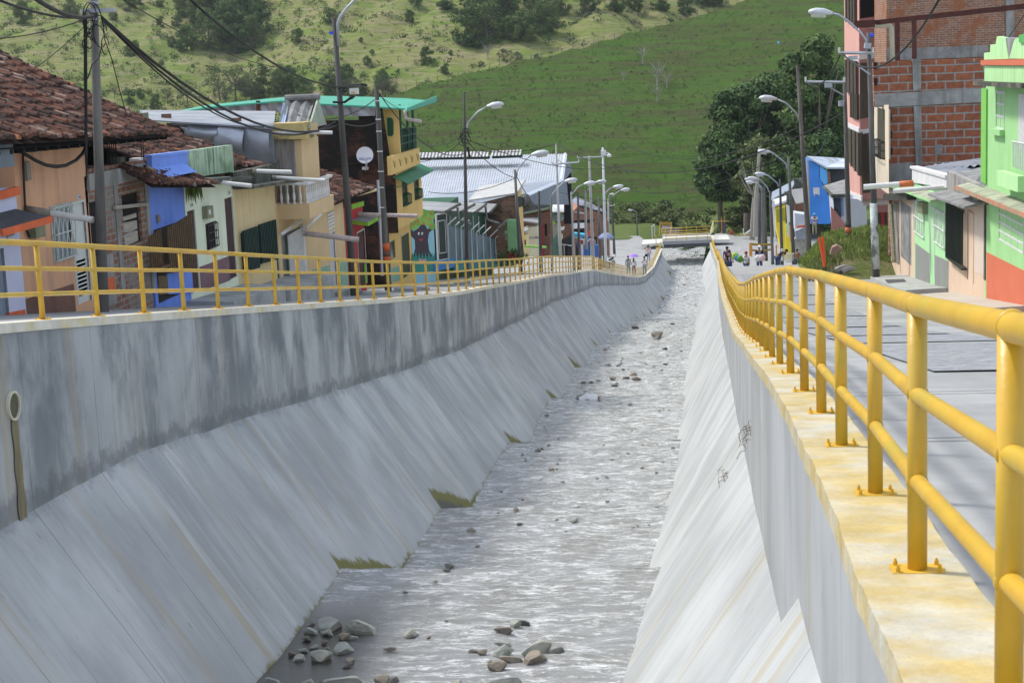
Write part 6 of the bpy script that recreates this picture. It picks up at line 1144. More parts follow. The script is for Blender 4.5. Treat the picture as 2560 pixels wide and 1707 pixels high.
# higher, set back brick part and steel canopy
Yk2=79; polyY(bk,'upper_brick',Yk2,((2216,-120),(2600,-140),(2600,170),(2216,170)),M_brR2,5); polyY(bk,'upper_beam',Yk2-.05,((2218,124),(2470,113),(2470,142),(2220,152)),M_conc,.3,.03); polyY(bk,'upper_column',Yk2-.05,((2512,-100),(2533,-100),(2536,120),(2516,120)),M_conc,.3,.05)
mb=MB(); a,b=atY(2180,52,Yk-.5),atY(2620,3,Yk-3); mb.prism([a,b,b+np.array([0,0,-.22]),a+np.array([0,0,-.2])],(0,.12,0)); mb.box(a+np.array([-.75,-.25,-.28]),a+np.array([.1,.4,.02])); 
for u,v0,v1 in ((2243,52,151),(2285,48,148)): mb.tube([atY(u,v0,Yk-.2),atY(u+1,v1,Yk-.2)],.10,4)
mb.build('steel_canopy',M_steel,bk); mb=MB(); mb.tube([atY(2174,57,Yk-.5),atY(2177,65,Yk-.5),atY(2224,64,Yk-.4),atY(2229,70,Yk-.4),atY(2232,153,Yk-.3)],.10,8); mb.build('downpipe',mat('pvc_cream',(.50,.47,.36),.6,.1),bk,True)
sr=thing('sheet_roof',atY(2380,420,66),'dull zinc and asbestos roofing behind the white parapet','roof'); corr(sr,'zinc_sheet',atY(2320,414,70),atY(2462,398,70),atY(2345,425,66),M_zinc,.3,.05,rows=4,sag=.1); mb=MB(); mb.prism([atY(2300,418,68),atY(2470,392,71),atY(2470,470,62),atY(2350,440,62)],(0,0,-.1)); mb.build('sheet',M_zinc,sr); mb=MB(); mb.prism([atY(2395,430,60),atY(2470,415,61),atY(2470,480,55),atY(2440,452,55)],(0,0,-.08)); mb.build('asbestos_sheet',M_asb,sr)
# --- pink tall house
Xp=XR-.2; pk=thing('pink_building',(XR,84,gR(84)),'tall pink house with stacked brown bay windows','building','tall right buildings')
yp0=YX(2149,300,Xp); yp1=YX(2115,300,Xp)+.6; zt=atX(2147,-140,Xp)[2]; zbt=atX(2155,503,Xp)[2]
wins=[]
for tl,tr,br,bl in (((2144,-60),(2119,-60),(2121,55),(2143,55)),((2146,152),(2118,148),(2121,232),(2147,240)),((2147,240),(2131,234),(2133,296),(2148,300)),((2152,332),(2121,318),(2125,405),(2153,440))):
    w,_=opening(pk,'bay_window',Xp,tl,tr,br,bl,M_bw,None,.06,side='R'); wins.append(w)
wallX(pk,'street_wall',Xp,yp0,yp1,zbt,zt,zt,M_pink,[],side='R') if False else None
w_=MB(); w_.box((Xp,yp0,zbt),(XR+5,yp1,zt)); w_.build('wall',M_pink,pk)
for tl,tr,br,bl in (((2143,-60),(2120,-60),(2121,55),(2143,56)),((2147,153),(2119,149),(2121,232),(2147,236)),((2148,236),(2132,232),(2134,294),(2149,300)),((2153,333),(2122,319),(2126,404),(2154,440))): 
    o,Q=pR(pk,'window_frame',Xp,tl,tr,br,bl,M_bw,.10,.12); 
    for t in (.02,.3,.62,.97): mb=MB(); T=Q[0]*(1-t)+Q[1]*t; B_=Q[3]*(1-t)+Q[2]*t; mb.tube([T+np.array([-.14,0,0]),B_+np.array([-.14,0,0])],.045,4); mb.build('mullion',mat('mullion_brown',(.13,.11,.085),.5,.2),o)
pR(pk,'white_band',Xp,(2148,146),(2115,139),(2116,146),(2148,157),M_white,.05,.08); pR(pk,'white_band',Xp,(2149,320),(2118,307),(2119,316),(2149,335),M_white,.05,.08); pR(pk,'white_band',Xp,(2155,490),(2124,477),(2126,485),(2155,503),M_white,.05,.08)
Yp=yp0-.01
for nm,pts,m in (('side_upper',((2148,-120),(2216,-120),(2220,140),(2149,140)),M_pinkd),('side_band',((2149,133),(2220,127),(2221,143),(2149,150)),M_white),('side_lower',((2149,150),(2187,148),(2190,500),(2155,500)),M_pinkd),('balcony_void',((2150,-60),(2204,-60),(2205,40),(2150,47)),M_black),('side_band',((2150,325),(2172,322),(2172,332),(2150,336)),M_white),('bay_side',((2150,338),(2172,334),(2190,480),(2157,483)),M_bw),('bay_side',((2150,158),(2186,156),(2190,290),(2150,298)),M_bw)): polyY(pk,nm,Yp-(.02 if 'band' in nm or 'void' in nm or 'bay' in nm else 0),pts,m,.12)
YG=yp0+.2
for nm,pts,m,f in (('ground_wall',((2152,482),(2226,478),(2228,660),(2196,640),(2190,530),(2155,505)),M_pinkd,0),('ground_band',((2156,484),(2223,481),(2223,496),(2157,498)),mat('band_dark_red',(.20,.045,.05),.85,.2),.03),('ground_band',((2157,498),(2223,496),(2223,512),(2158,515)),mat('band_rose_white',(.55,.45,.43),.85,.08),.03),('door',((2190,532),(2204,531),(2208,655),(2192,648)),M_bw,.04),('red_pilaster',((2203,531),(2210,531),(2212,616),(2205,616)),M_red,.06),('door',((2210,531),(2218,531),(2224,660),(2213,656)),M_bw,.04),('cream_base',((2205,616),(2213,616),(2215,668),(2206,662)),M_peachR,.07)): polyY(pk,nm,YG-f,pts,m,.1)
# --- blue house, white house and grey roofs beyond the grass mound
h=house('house',2022,2080,540,'bright blue rendered house end under a light blue sheet roof',X=9,group=GR); Y=118
polyY(h,'blue_wall',Y,((2022,402),(2048,412),(2048,445),(2062,470),(2073,495),(2080,540),(2075,560),(2026,560)),mat('paint_strong_blue',(.06,.25,.72),.8,.12,1,streak=.2,streakcol=(.05,.15,.45)),4); polyY(h,'blue_wall_lit',Y-.05,((2050,415),(2068,428),(2070,458),(2060,462),(2050,448)),mat('strong_blue_sunlit',(.12,.42,.85),.8,.08,1),.1)  # lighter blue sheet paints the sunlit part of the wall
polyY(h,'cream_edge',Y+.1,((2017,398),(2022,402),(2026,560),(2021,560)),M_cream,.1); mb=MB(); mb.prism([atY(2016,390,Y-.2),atY(2066,418,Y-.2),atY(2112,418,Y),atY(2112,396,Y+5),atY(2045,392,Y+5)],(0,0,-.12)); mb.build('roof',mat('roof_light_blue_grey',(.50,.56,.64),.6,.15,1,col2=(.34,.36,.38),mixpos=(.5,.6)),h)
polyY(h,'dark_gap',Y+.3,((2070,424),(2112,422),(2112,455),(2072,455)),mat('gap_charcoal',(.045,.048,.055),.9,.2),.2); polyY(h,'brick_edge',Y-.1,((2069,430),(2075,428),(2077,455),(2070,457)),M_brk2,.1); polyY(h,'white_patch',Y-.06,((2032,469),(2049,469),(2049,485),(2048,492),(2046,486),(2037,486),(2036,493),(2034,485)),M_bars,.05)
h=house('house',2062,2110,540,'low white house with drooping grey asbestos roof behind the grass',X=9,group=GR); Y=104
polyY(h,'wall',Y,((2082,492),(2165,500),(2170,600),(2090,600)),mat('wall_blue_white',(.52,.55,.62),.85,.08,1),3); polyY(h,'pink_wall',Y-.1,((2077,515),(2090,530),(2120,570),(2110,620),(2079,580)),M_pinkd,.1); polyY(h,'opening',Y-.06,((2084,495),(2101,495),(2103,545),(2086,530)),mat('opening_blue_black',(.04,.06,.09),.8,.6,6),.1); polyY(h,'blue_stripe',Y-.08,((2104,495),(2107,495),(2109,540),(2106,540)),M_blue,.08)
mb=MB(); mb.prism([atY(2060,467,Y+3),atY(2112,452,Y+4),atY(2118,488,Y-.4),atY(2084,489,Y-.6)],(0,0,.08)); mb.build('roof',M_asb,h); mb=MB(); mb.tube([atY(2060,468,Y+2.8),atY(2081,490,Y-.6),atY(2118,489,Y-.5)],.10,5); mb.build('roof_edge',M_dkconc,h)
sh=thing('corrugated_fence',atY(2010,600,120),'patched white and grey corrugated shack wall','shack'); polyY(sh,'white_sheet',125,((1987,533),(2015,537),(2017,568),(1988,576)),mat('sheet_white_shack',(.55,.57,.60),.6,.2,3,stretch=(.5,1,4),col2=(.35,.30,.28),mixpos=(.6,.7)),2); polyY(sh,'grey_sheet',123,((1988,578),(2018,566),(2019,596),(1991,600)),mat('sheet_grey_shack',(.30,.33,.36),.7,.15,3),1); polyY(sh,'red_strip',122.5,((1993,565),(2014,562),(2013,569),(1993,571)),M_coral,.2); polyY(sh,'lower_wall',124,((1986,597),(2015,595),(2016,650),(1988,655)),mat('shack_lower',(.36,.35,.30),.9,.3,3),1)
h=house('house',1935,1985,600,'yellow painted house with white scaffolding edge among the right poles',X=9,group=GR); Y=150
polyY(h,'yellow_wall',Y,((1938,520),(1963,512),(1966,640),(1960,650),(1950,610),(1940,565)),mat('paint_strong_yellow',(.74,.60,.05),.8,.07,1),4); polyY(h,'yellow_front',Y-3,((1963,560),(1976,566),(1980,648),(1966,650)),MATS['paint_strong_yellow'],.5); polyY(h,'olive_recess',Y-.05,((1941,524),(1962,520),(1963,552),(1943,556)),mat('olive_paint',(.36,.32,.03),.8,.1),.1); polyY(h,'white_edge',Y-.2,((1930,500),(1937,503),(1940,610),(1936,600)),M_white,.1); polyY(h,'red_door',Y-4,((1974,562),(1978,562),(1979,605),(1975,605)),M_coral,.1); polyY(h,'aqua_sheet',Y-4.2,((1967,556),(1973,556),(1973,590),(1968,592)),mat('aqua_cloth',(.42,.62,.56),.8,.1),.1)
mb=MB(); mb.prism([atY(1930,520,Y-.3),atY(1966,506,Y-.3),atY(1966,494,Y+4),atY(1932,505,Y+4)],(0,0,.2)); mb.build('roof',M_rwh,h)
h=house('house',1960,2012,560,'grey roofed brick shack stacked behind the yellow house',X=9,group=GR); Y=160
polyY(h,'brick_wall',Y,((1985,500),(2016,500),(2018,540),(1988,540)),M_brk2,3); polyY(h,'dark_front',Y-1,((1962,480),(1984,490),(1986,530),(1964,520)),M_dkconc,1); mb=MB(); mb.prism([atY(1976,474,Y-1),atY(2014,470,Y-1),atY(2016,504,Y-2),atY(1990,508,Y-2)],(0,0,-.1)); mb.build('roof',mat('roof_grey_plain',(.36,.36,.35),.9,.1,1),h); mb=MB(); mb.prism([atY(1928,500,Y+4),atY(1980,470,Y+2),atY(1992,447,Y+8),atY(1930,480,Y+9)],(0,0,-.1)); mb.build('upper_roof',mat('roof_blue_grey',(.22,.27,.33),.7,.25,1),h); polyY(h,'balcony_plants',Y+1,((1985,448),(2012,445),(2014,470),(1986,473)),mat('balcony_clutter',(.07,.08,.06),.9,.6,6,col2=(.2,.2,.19),mixpos=(.5,.6)),.5); polyY(h,'scaffold_white',Y-3.5,((1966,512),(1974,516),(1975,556),(1968,556)),M_white,.3)
pipe(2248,461,2159,468,7.6,'white pipe with orange sleeve over the right doorway, upper of two',.10,sub=M_orp,group='waste water pipes above the right doorways'); pipe(2363,467,2233,478.6,XR,'long stained white pipe below the white parapet, lower of two',.075,M_pvc,sub=M_pvcp,group='waste water pipes above the right doorways')
# --- raised doorsteps on the right
for (pts,Xa,lb,m) in ((((2222,660),(2300,660),(2375,722),(2290,735)),0,'grey terrazzo doorstep before the mint house',mat('terrazzo_step',(.38,.39,.37),.9,.15,5,bump=.3)),):
    pass
for (ya,yb_,xi,dz,lb) in ((57.3,68.5,7.2,.20,'long raised grey doorstep in front of the mint house'),(44,56.4,7.4,.08,'pale raised doorstep in front of the peach house')):
    st_=thing('doorstep',(xi,ya,gR(ya)),lb,'doorstep','doorsteps along the right houses'); mb=MB(); n_=6
    for i in range(n_): a=ya+(yb_-ya)*i/n_; b=ya+(yb_-ya)*(i+1)/n_; mb.prism([(xi,a,gR(a)+dz),(XR,a,gR(a)+dz+.05),(XR,b,gR(b)+dz+.05),(xi,b,gR(b)+dz)],(0,0,-1.6))
    mb.build('platform',mat('step_right',(.38,.385,.37),.92,.14,4,bump=.3,col2=(.30,.30,.27),mixpos=(.5,.65)) if dz>.1 else mat('step_right_pale',(.46,.42,.36),.92,.12,2,bump=.3),st_); mb=MB(); mb.prism([(xi-.5,ya+1,gR(ya+1)+dz*.4),(xi,ya+1,gR(ya+1)+dz*.4),(xi,ya+3,gR(ya+3)+dz*.5),(xi-.5,ya+3,gR(ya+3)+dz*.5)],(0,0,-.8)); mb.build('step',M_step,st_)
mt=MB(); p=onground(2325,708,'R'); mt.box((7.3,63.2,gR(63.5)+.24),(8.0,64.2,gR(64.2)+.27)); tag(mt.build('door_mat',mat('mat_grey',(.09,.09,.09),.95,.3,9)),'dark grey mat before the white door of the mint house','mat')
# --- grass mound
gm=MB(); gx=np.linspace(4.6,14,36); gy=np.linspace(70,112,60)
def moundz(x,y):
    a=max(0,min(1,(x-4.9-.042*(y-72))/1.5)); b=max(0,min(1,(y-71)/5))*max(0,min(1,(113-y)/6)); top=2.05-.012*(y-80); return gR(y)-.12+a*b*top*(.8+.35*noise.noise(Vector((x*.5,y*.25,3)))) + .5*b*max(0,(x-7))*.15
for i,y in enumerate(gy):
    for x in gx: gm.v.append((x,y,moundz(x,y)))
    if i:
        n=len(gx)
        for j in range(n-1): a=(i-1)*n+j; gm.f.append((a,a+1,a+n+1,a+n)); gm.mi.append(0)
tag(gm.build('earth_mound',grass_mat('mound_soil',(.12,.14,.05),(.09,.12,.03),(.20,.17,.10),(.06,.09,.025),1.5,(1,1,1),.05),None,True),'grassy earth bank before the pink building','ground',kind='structure')
def blades(name,fn,n,hgt,wid,m,seed,label,dry=0):
    r=np.random.default_rng(seed); V=[];T=[];Fc=[]
    for k in range(n):
        p=fn(r); hh=hgt*(.5+.8*r.random()); a=r.random()*6.28; l=r.normal(size=2)*.35*hh; w=np.array([math.cos(a),math.sin(a),0])*wid; b=len(V); p=np.array(p)
        V+=[p-w,p+w,p+np.array([l[0]*.5,l[1]*.5,hh*.6])+w*.7,p+np.array([l[0]*.5,l[1]*.5,hh*.6])-w*.7,p+np.array([l[0]*1.2,l[1]*1.2,hh])]; t=r.random()*.8; T+=[t]*5; Fc+=[(b,b+1,b+2,b+3),(b+3,b+2,b+4)]
    me=bpy.data.meshes.new(name); me.from_pydata([tuple(map(float,v)) for v in V],[],Fc); at=me.attributes.new('tint','FLOAT','POINT'); at.data.foreach_set('value',T); me.materials.append(m); me.update(); o=bpy.data.objects.new(name,me); COL.objects.link(o); return tag(o,label,'grass',kind='stuff')
LM['blade']=leaf_mat('leaf_blade',(.11,.17,.03),(.32,.40,.10))
def fm_(r): y=73+37*r.random(); x=5.1+.042*(y-72)+7.5*r.random()**1.3; return (x,y,moundz(x,y)-.02)
blades('mound_grass',fm_,42000,.26,.013,LM['blade'],5,'tall green grass covering the earth bank')
def fd_(r): x=4.6+1.9*r.random(); y=70+8*r.random(); return (x,y,moundz(x,y)-.02)
blades('dry_grass',fd_,2500,.28,.012,LM['dry'],6,'dry straw coloured grass at the foot of the bank')
for i,(u0,u1,lb) in enumerate(((2048,2061,'left of two orange plastic pipes standing in the grass bank'),(2057,2062,'right of two orange plastic pipes standing in the grass bank'))):
    o=MB(); a,b=atY(u1,661,71.3),atY(u0,592 if i else 594,71.5); o.tube([a+np.array([0,0,-.1]),b],.052,10); tag(o.build('orange_pipe',mat('pipe_orange_red',(.75,.10,.03),.5,.08)),lb,'pipe','orange pipes in the grass bank')
for i,(u,v,s,lb,m) in enumerate(((2088,622,.55,'flat reddish stone slab leaning on the grass bank','stone_red'),(2108,668,.3,'pale curved concrete kerb block, left of two','stone_pale'),(2122,672,.3,'pale curved concrete kerb block, right of two','stone_pale'))):
    p=atY(u,v,72.0); o=MB(); n_=8
    if i: 
        pts=[p+np.array([-s+2*s*k/7,.05*k,-.25+s*.62*math.sin(math.pi*(.15+.6*k/7))]) for k in range(8)]; o.tube(pts,.15,6)
    else: o.prism([p+np.array([-.22,0,-.25]),p+np.array([.02,0,-.22]),p+np.array([.30,0,.0]),p+np.array([.08,0,.14]),p+np.array([-.12,0,.06])],(0,.2,.05))
    tag(o.build(('stone_slab','kerb_block')[i>0],mat(m,(.30,.20,.15) if i==0 else (.33,.33,.31),.95,.2,4,bump=.4)),lb,('slab','kerb block')[i>0])
# ================================================================== POLES, LAMPS, CABLES
M_pole=mat('pole_concrete',(.155,.15,.135),.92,.25,3,stretch=(1,1,.15),bump=.3,col2=(.075,.072,.068),mixpos=(.42,.6),streak=.5,streakcol=(.05,.05,.045)); M_poled=mat('pole_dark',(.075,.072,.068),.92,.3,3,stretch=(1,1,.15),bump=.3,col2=(.13,.125,.115),mixpos=(.5,.65)); M_polel=mat('pole_light',(.36,.36,.34),.9,.15,3,stretch=(1,1,.15)); M_galv=mat('galvanised',(.36,.38,.41),.5,.12,3,metal=.4); M_lamp=mat('lamp_housing',(.50,.52,.55),.45,.12,4,metal=.2); M_lens=mat('lamp_lens',(.55,.55,.50),.2,.1,4); M_wpaint=mat('pole_whitewash',(.52,.56,.56),.85,.15,4,col2=(.18,.18,.17),mixpos=(.52,.60)); M_ins=mat('insulator',(.62,.58,.55),.4,.1,4)
LG='street lamps and poles'
def head(par,p,dirx,s=1.0):
    """cobra lamp head pointing along dirx from arm tip p"""
    d=np.array([dirx,-.05,.10]); d/=np.linalg.norm(d); mb=MB(); u=np.array([0,0,1.]); w=np.array([0,1.,0]); L_=.62*s; vs=[]; prof=[(0,.05,.05),(.12,.09,.08),(.35,.14,.13),(.7,.15,.13),(.92,.10,.08),(1,.03,.03)]
    for t,a,b in prof:
        for k in range(10):
            an=2*math.pi*k/10; hz=b if math.sin(an)>0 else b*.45; vs.append(p+d*L_*t+w*a*s*math.cos(an)+u*hz*s*math.sin(an))
    fs=[(i*10+k,i*10+(k+1)%10,(i+1)*10+(k+1)%10,(i+1)*10+k) for i in range(len(prof)-1) for k in range(10)]; mb.add(vs,fs); o=mb.build('lamp_head',M_lamp,par,True)
    lb=MB(); vs=[]
    for t,a in ((.3,.10),(.6,.12),(.88,.07)):
        for k in range(7): an=math.pi+math.pi*k/6; vs.append(p+d*L_*t+w*a*s*math.cos(an)+u*(-.03*s+.09*s*math.sin(an)))
    lb.add(vs,[(i*7+k,i*7+k+1,(i+1)*7+k+1,(i+1)*7+k) for i in range(2) for k in range(6)]); lb.build('lens',M_lens,o,True)
def pole(Y,base,top,r0,r1,label,m=None,arm=None,hs=1.0,headdir=1,cross=None,name='street_pole',extra=None,deep=1.2,X=None):
    """base/top photo pixels, optional lamp arm [pixels...], cross arm pixels"""
    if Y is None: Y=YX(base[0],base[1],X)
    r0*=.62; r1*=.62; b=atY(*base,Y); t=atY(*top,Y); up=(t-b)/np.linalg.norm(t-b); root=thing(name,b,label,'street lamp' if arm else 'pole',LG); mb=MB(); mb.tube([b-up*deep,b,b*.5+t*.5,t],[r0*1.05,r0,(r0+r1)/2,r1],14); mb.build('pole',m or M_pole,root,True)
    if arm:
        pts=[atY(u,v,Y-.12) for u,v in arm]; ab=MB(); ab.tube(pts,.035*hs if hs<1.3 else .045,7); ab.build('arm',M_galv,root,True); head(root,pts[-1],headdir,hs)
    if cross:
        for c in cross: cm=MB(); a_,b_=atY(*c[0],Y-.2),atY(*c[1],Y-.2); cm.tube([a_,b_],.06,4); co=cm.build('cross_arm',M_galv,root); 
        for e in (a_,b_): im=MB(); im.tube([e,e+np.array([0,0,.22])],.05,6); im.build('insulator',M_ins,co)
    return root,Y,b,t
XPl=-11.0
p1=pole(None,(259,778),(232,-60),.165,.115,'thick foreground concrete pole with tangled cables before the brick house',M_pole,X=XPl)
Y1=p1[1]; mb=MB(); 
for v in (8,30,47): a=atY(236,v,Y1); mb.tube([a+np.array([0,0,-.03]),a+np.array([0,0,.03])],.088,14)
a=atY(213,28,Y1-.1); mb.box(a+np.array([-.06,-.05,-.04]),a+np.array([.55,.05,.03])); mb.build('clamp',M_galv,p1[0])
r_=random.Random(12); mb=MB()
for k in range(9):
    c=atY(236+r_.uniform(-14,30),r_.uniform(18,120),Y1-.18); R=r_.uniform(.08,.26); mb.tube([c+np.array([R*.7*math.cos(a_),-.05,R*(1.6 if k%3 else .8)*math.sin(a_)]) for a_ in np.linspace(0,2*math.pi*r_.uniform(.6,1),14)],.010,4,cap=False)
for u,x2,v2 in ((211,213,352),(214,215,352),(216,217,430),(213,216,478)): mb.tube([atY(u,40,Y1-.16),atY(u+.5,200,Y1-.2),atY(x2,v2-90,Y1-.2),atY(x2,v2,Y1-.1)],.016,5)
mb.tube([atY(256,40,Y1-.15),atY(262,100,Y1-.1),atY(280,150,Y1),atY(300,230,Y1+1),atY(318,292,Y1+2)],.010,4); mb.tube([atY(255,110,Y1-.2),atY(248,145,Y1-.2),atY(230,162,Y1-.2),atY(222,190,Y1-.2),atY(216,200,Y1-.2)],.012,4); mb.build('tangled_cables',M_cable,p1[0])
p2=pole(None,(884,716),(835,45),.20,.12,'tall leaning concrete lamp pole in front of the balcony house with white junction box',M_poled,X=XPl,arm=[(846,115),(844,58),(851,42),(868,20),(895,-8)],hs=1.3,headdir=1); Y2=p2[1]
mb=MB(); a=atY(873,222,Y2-.2); b=atY(894,236,Y2-.2); mb.box(a,b+np.array([0,.25,0])); jb=mb.build('junction_box',M_bars,p2[0]); mb=MB(); mb.box(atY(878,230,Y2-.23),atY(887,233,Y2-.2)); mb.build('yellow_label',mat('label_yellow',(.6,.42,.02),.6,.05),jb); mb=MB(); mb.tube([atY(843,220,Y2-.15),atY(865,218,Y2-.2),atY(905,211,Y2-.2),atY(918,214,Y2-.2)],.035,5); mb.tube([atY(832,256,Y2-.2),atY(862,256,Y2-.15),atY(884,240,Y2-.2)],.04,5)
for k in range(5): mb.tube([atY(875+k*4,236,Y2-.2),atY(872+k*3,246,Y2-.25),atY(858,256,Y2-.2)],.014,4)
mb.tube([atY(868+9*math.cos(t)-4,230+9*math.sin(t),Y2-.2) for t in np.linspace(0,5.5,14)],.014,4); mb.build('bracket',M_cable,p2[0]); mb=MB(); mb.tube([atY(827,80,Y2-.2),atY(830,86,Y2-.2)],.06,6); mb.build('blue_cap',mat('cap_blue',(.02,.08,.7),.5,.05),p2[0])
p3=pole(None,(969,700),(941,218),.20,.115,'leaning concrete pole with orange painted bands beside the yellow house',M_poled,X=XPl); Y3=p3[1]
for v0,v1,m in ((608,627,M_orange),(627,641,M_brown),(641,652,M_orange)):
    mb=MB(); a=atY(964.5+(v0-608)*.05,v0,Y3); b=atY(965.5+(v1-608)*.05,v1,Y3); mb.tube([b,a],.128,14); mb.build('painted_band',m,p3[0],True)
for v in (254,300,330,380,430,470,520): mb=MB(); a=atY(941+(v-218)*.054,v,Y3); mb.tube([a,a+np.array([0,0,.04])],.076+.05*(v-218)/480+.008,12); mb.build('strap',M_bars,p3[0])
mb=MB(); mb.tube([atX(945,450,-11.6),atX(955,690,-11.6)],.06,7); tag(mb.build('conduit',M_zinc),'slim blue grey conduit standing left of the banded pole','pipe')
p4=pole(None,(1167,660),(1160,231),.175,.09,'slim concrete lamp pole before the green pavilion',M_poled,X=-10.9,arm=[(1169,328),(1168,315),(1171,305),(1195,280),(1217,267)],hs=1.35)
Y4=p4[1]; mb=MB()
for k in range(6): a_=k*1.05; c=atY(1163+r_.uniform(-8,8),345+r_.uniform(-10,10),Y4-.2); mb.tube([c+np.array([.22*math.cos(t),0,.28*math.sin(t)]) for t in np.linspace(0,5,9)],.016,4)
mb.build('cable_coil',M_cable,p4[0]); mb=MB(); mb.tube([atY(1169,368,Y4-.25),atY(1175,396,Y4-.25)],.06,6); mb.build('splice_case',M_cable,p4[0])
LF=[ # base, top, r0, Y, label, material, arm, headsize, cross
 ((1300,645),(1287,424),.20,101,'lamp pole in front of the ochre street wall',M_pole,[(1293,440),(1292,430),(1297,420),(1315,398),(1328,388)],1.75,None),
 ((1352,645),(1347,478),.20,112,'blackened pole beside the red door frame',M_poled,None,1,None),
 ((1380,645),(1378,489),.19,121,'lamp pole beside the narrow cream far house',M_pole,[(1379,492),(1382,484),(1398,466),(1411,454)],1.55,None),
 ((1399,600),(1390,359),.20,128,'tall grey pole with long cross arm before the warehouse gable',M_polel,None,1,[((1381,411),(1447,406))]),
 ((1434,645),(1428,480),.20,143,'lamp pole right of the narrow white house',M_polel,[(1429,492),(1431,485),(1446,467),(1459,461)],1.7,None),
 ((1448,645),(1445,482),.22,150,'plain pole with round white insulator before the slanted roof',M_pole,None,1,None),
 ((1465,592),(1463,478),.22,157,'lamp pole rising behind the bright blue pillar',M_polel,[(1466,480),(1470,474),(1480,461),(1488,457)],1.7,None),
 ((1483,645),(1473,390),.25,166,'tall thick pole carrying the higher cross arm',M_polel,None,1,[((1444,395),(1504,392))]),
 ((1500,645),(1497,492),.25,172,'short thick pole left of the camera mast',M_pole,None,1,None),
 ((1510,640),(1507.5,487),.18,178,'dark lamp pole touching the camera mast',M_poled,[(1510,490),(1514,482),(1524,472),(1531,469)],1.9,None),
 ((1522,620),(1520.6,498),.18,200,'lamp pole with small round blue lamp right of the parasol',M_polel,[(1521,505),(1522,490),(1524,486)],.9,None),
 ((1535,612),(1529,489),.19,215,'last dark lamp pole at the edge of the field',M_poled,[(1530,492),(1535,487),(1549,477),(1552,476)],1.9,[((1521,515),(1536,514))]),
]
for base,top,r0,Y,lb,m,arm,hs,cross in LF: pole(Y,base,top,r0*Y/150 if Y>120 else r0,r0*.6*Y/150 if Y>120 else r0*.6,lb,m,arm,hs,1,cross)
root,_,_,_=pole(168,(1514,640),(1507,369),.24,.16,'white mast carrying a security camera and a white box',mat('mast_white',(.58,.61,.63),.6,.08,2),name='camera_mast'); mb=MB(); mb.box(atY(1502,377,167.6),atY(1515.5,388,168.4)); mb.build('box',M_bars,root); mb=MB(); mb.tube([atY(1514,382,167.6),atY(1521,382,167.6),atY(1522,385,167.6)],.05,5); mb.tube([atY(1522,384,167.6),atY(1522.3,388,167.6),atY(1522.5,393,167.6)],[.08,.26,.2],8); mb.build('security_camera',M_white,root)
pole(262,(1594,598),(1591,528),.20,.13,'lone lamp pole standing in the green field',M_pole,[(1590,533),(1588,528),(1582,526)],1.2,-1)
# right side
q1=pole(68,(2190,689),(2171,82),.235,.125,'thick black topped pole with whitewashed lower shaft',M_poled,arm=[(2167,128),(2165,100),(2150,80),(2118,52),(2098,38),(2082,35)],hs=1.55,headdir=-1,cross=[((2098,133),(2182,133))],deep=.8); Yq=68
mb=MB(); a=atY(2190,672,Yq); b=atY(2183.5,508,Yq); mb.tube([a,b],[.154,.146],16); mb.build('whitewash',M_wpaint,q1[0],True); mb=MB(); mb.tube([atY(2110,140,Yq-.25),atY(2175,187,Yq-.2)],.035,4); mb.box(atY(2122,141,Yq-.35),atY(2143,150,Yq-.1)); mb.tube([atY(2170,108,Yq-.3),atY(2168,122,Yq-.3)],.14,8); mb.build('bracket',M_galv,q1[0]); mb=MB(); mb.tube([atY(2176,88,Yq-.2),atY(2182,90,Yq-.2)],.09,7); mb.build('blue_cap',MATS['cap_blue'],q1[0])
q2=pole(76,(2124,655),(2111,195),.20,.13,'pole with red and black painted bands rising from the grass bank',M_pole,cross=[((2014,205),(2111,206))],deep=1.5); Yq2=76
for v0,v1,m in ((554,568,M_poled),(568,583,M_coral),(583,596,M_poled),(596,611,M_coral)):
    mb=MB(); a=atY(2120.3+(v0-554)*.028,v0,Yq2); b=atY(2120.3+(v1-554)*.028,v1,Yq2); mb.tube([b,a],.134,14); mb.build('painted_band',m,q2[0],True)
mb=MB(); mb.tube([atY(2066,214,Yq2-.2),atY(2111,240,Yq2-.1)],.035,4); mb.box(atY(2062,208,Yq2-.3),atY(2080,219,Yq2-.1)); mb.tube([atY(2103,252,Yq2-.2),atY(2103,266,Yq2-.2)],.13,8); mb.build('bracket',M_galv,q2[0]); mb=MB(); a=atY(2104,640,Yq2-.25); mb.tube([a,atY(2107,610,Yq2-.25)],.05,5); mb.build('yellow_rag',mat('rag_yellow',(.6,.45,.03),.8,.2,4),q2[0])
RF=[((2021,600),(1993.5,163),.24,93,'tall leaning grey lamp pole in front of the big trees',M_pole,[(1997,303),(1995,290),(1990,282),(1965,258),(1943,249)],1.6),
 ((1984,646),(1971,392),.20,108,'lamp pole just left of the grass bank, second tallest',M_pole,[(1968,425),(1966,412),(1958,403),(1935,385),(1927,381)],1.35),
 ((1955,648),(1950,448),.20,122,'dark lamp pole in front of the yellow house',M_poled,[(1946,465),(1943,458),(1922,440),(1915,437)],1.3),
 ((1931,633),(1925,478),.20,140,'lamp pole left of the yellow house with clear arm',M_pole,[(1922,480),(1918,468),(1902,451),(1894,447)],1.3),
 ((1915,620),(1911,467),.20,158,'slim lamp pole among the right row, lamp hanging lowest',M_poled,[(1907,474),(1903,467),(1893,458),(1887,457)],1.35),
 ((1908,612),(1905,473),.20,170,'slim lamp pole almost touching its neighbour, dark lamp',M_pole,[(1904,478),(1897,462),(1888,452),(1883,450)],1.4),
 ((1899,592),(1898,482),.22,205,'farthest pole of the right row beside the big trunk',M_pole,None,1)]
for base,top,r0,Y,lb,m,arm,hs in RF: pole(Y,base,top,r0*max(1,Y/130),r0*.6*max(1,Y/130),lb,m,arm,hs,-1)
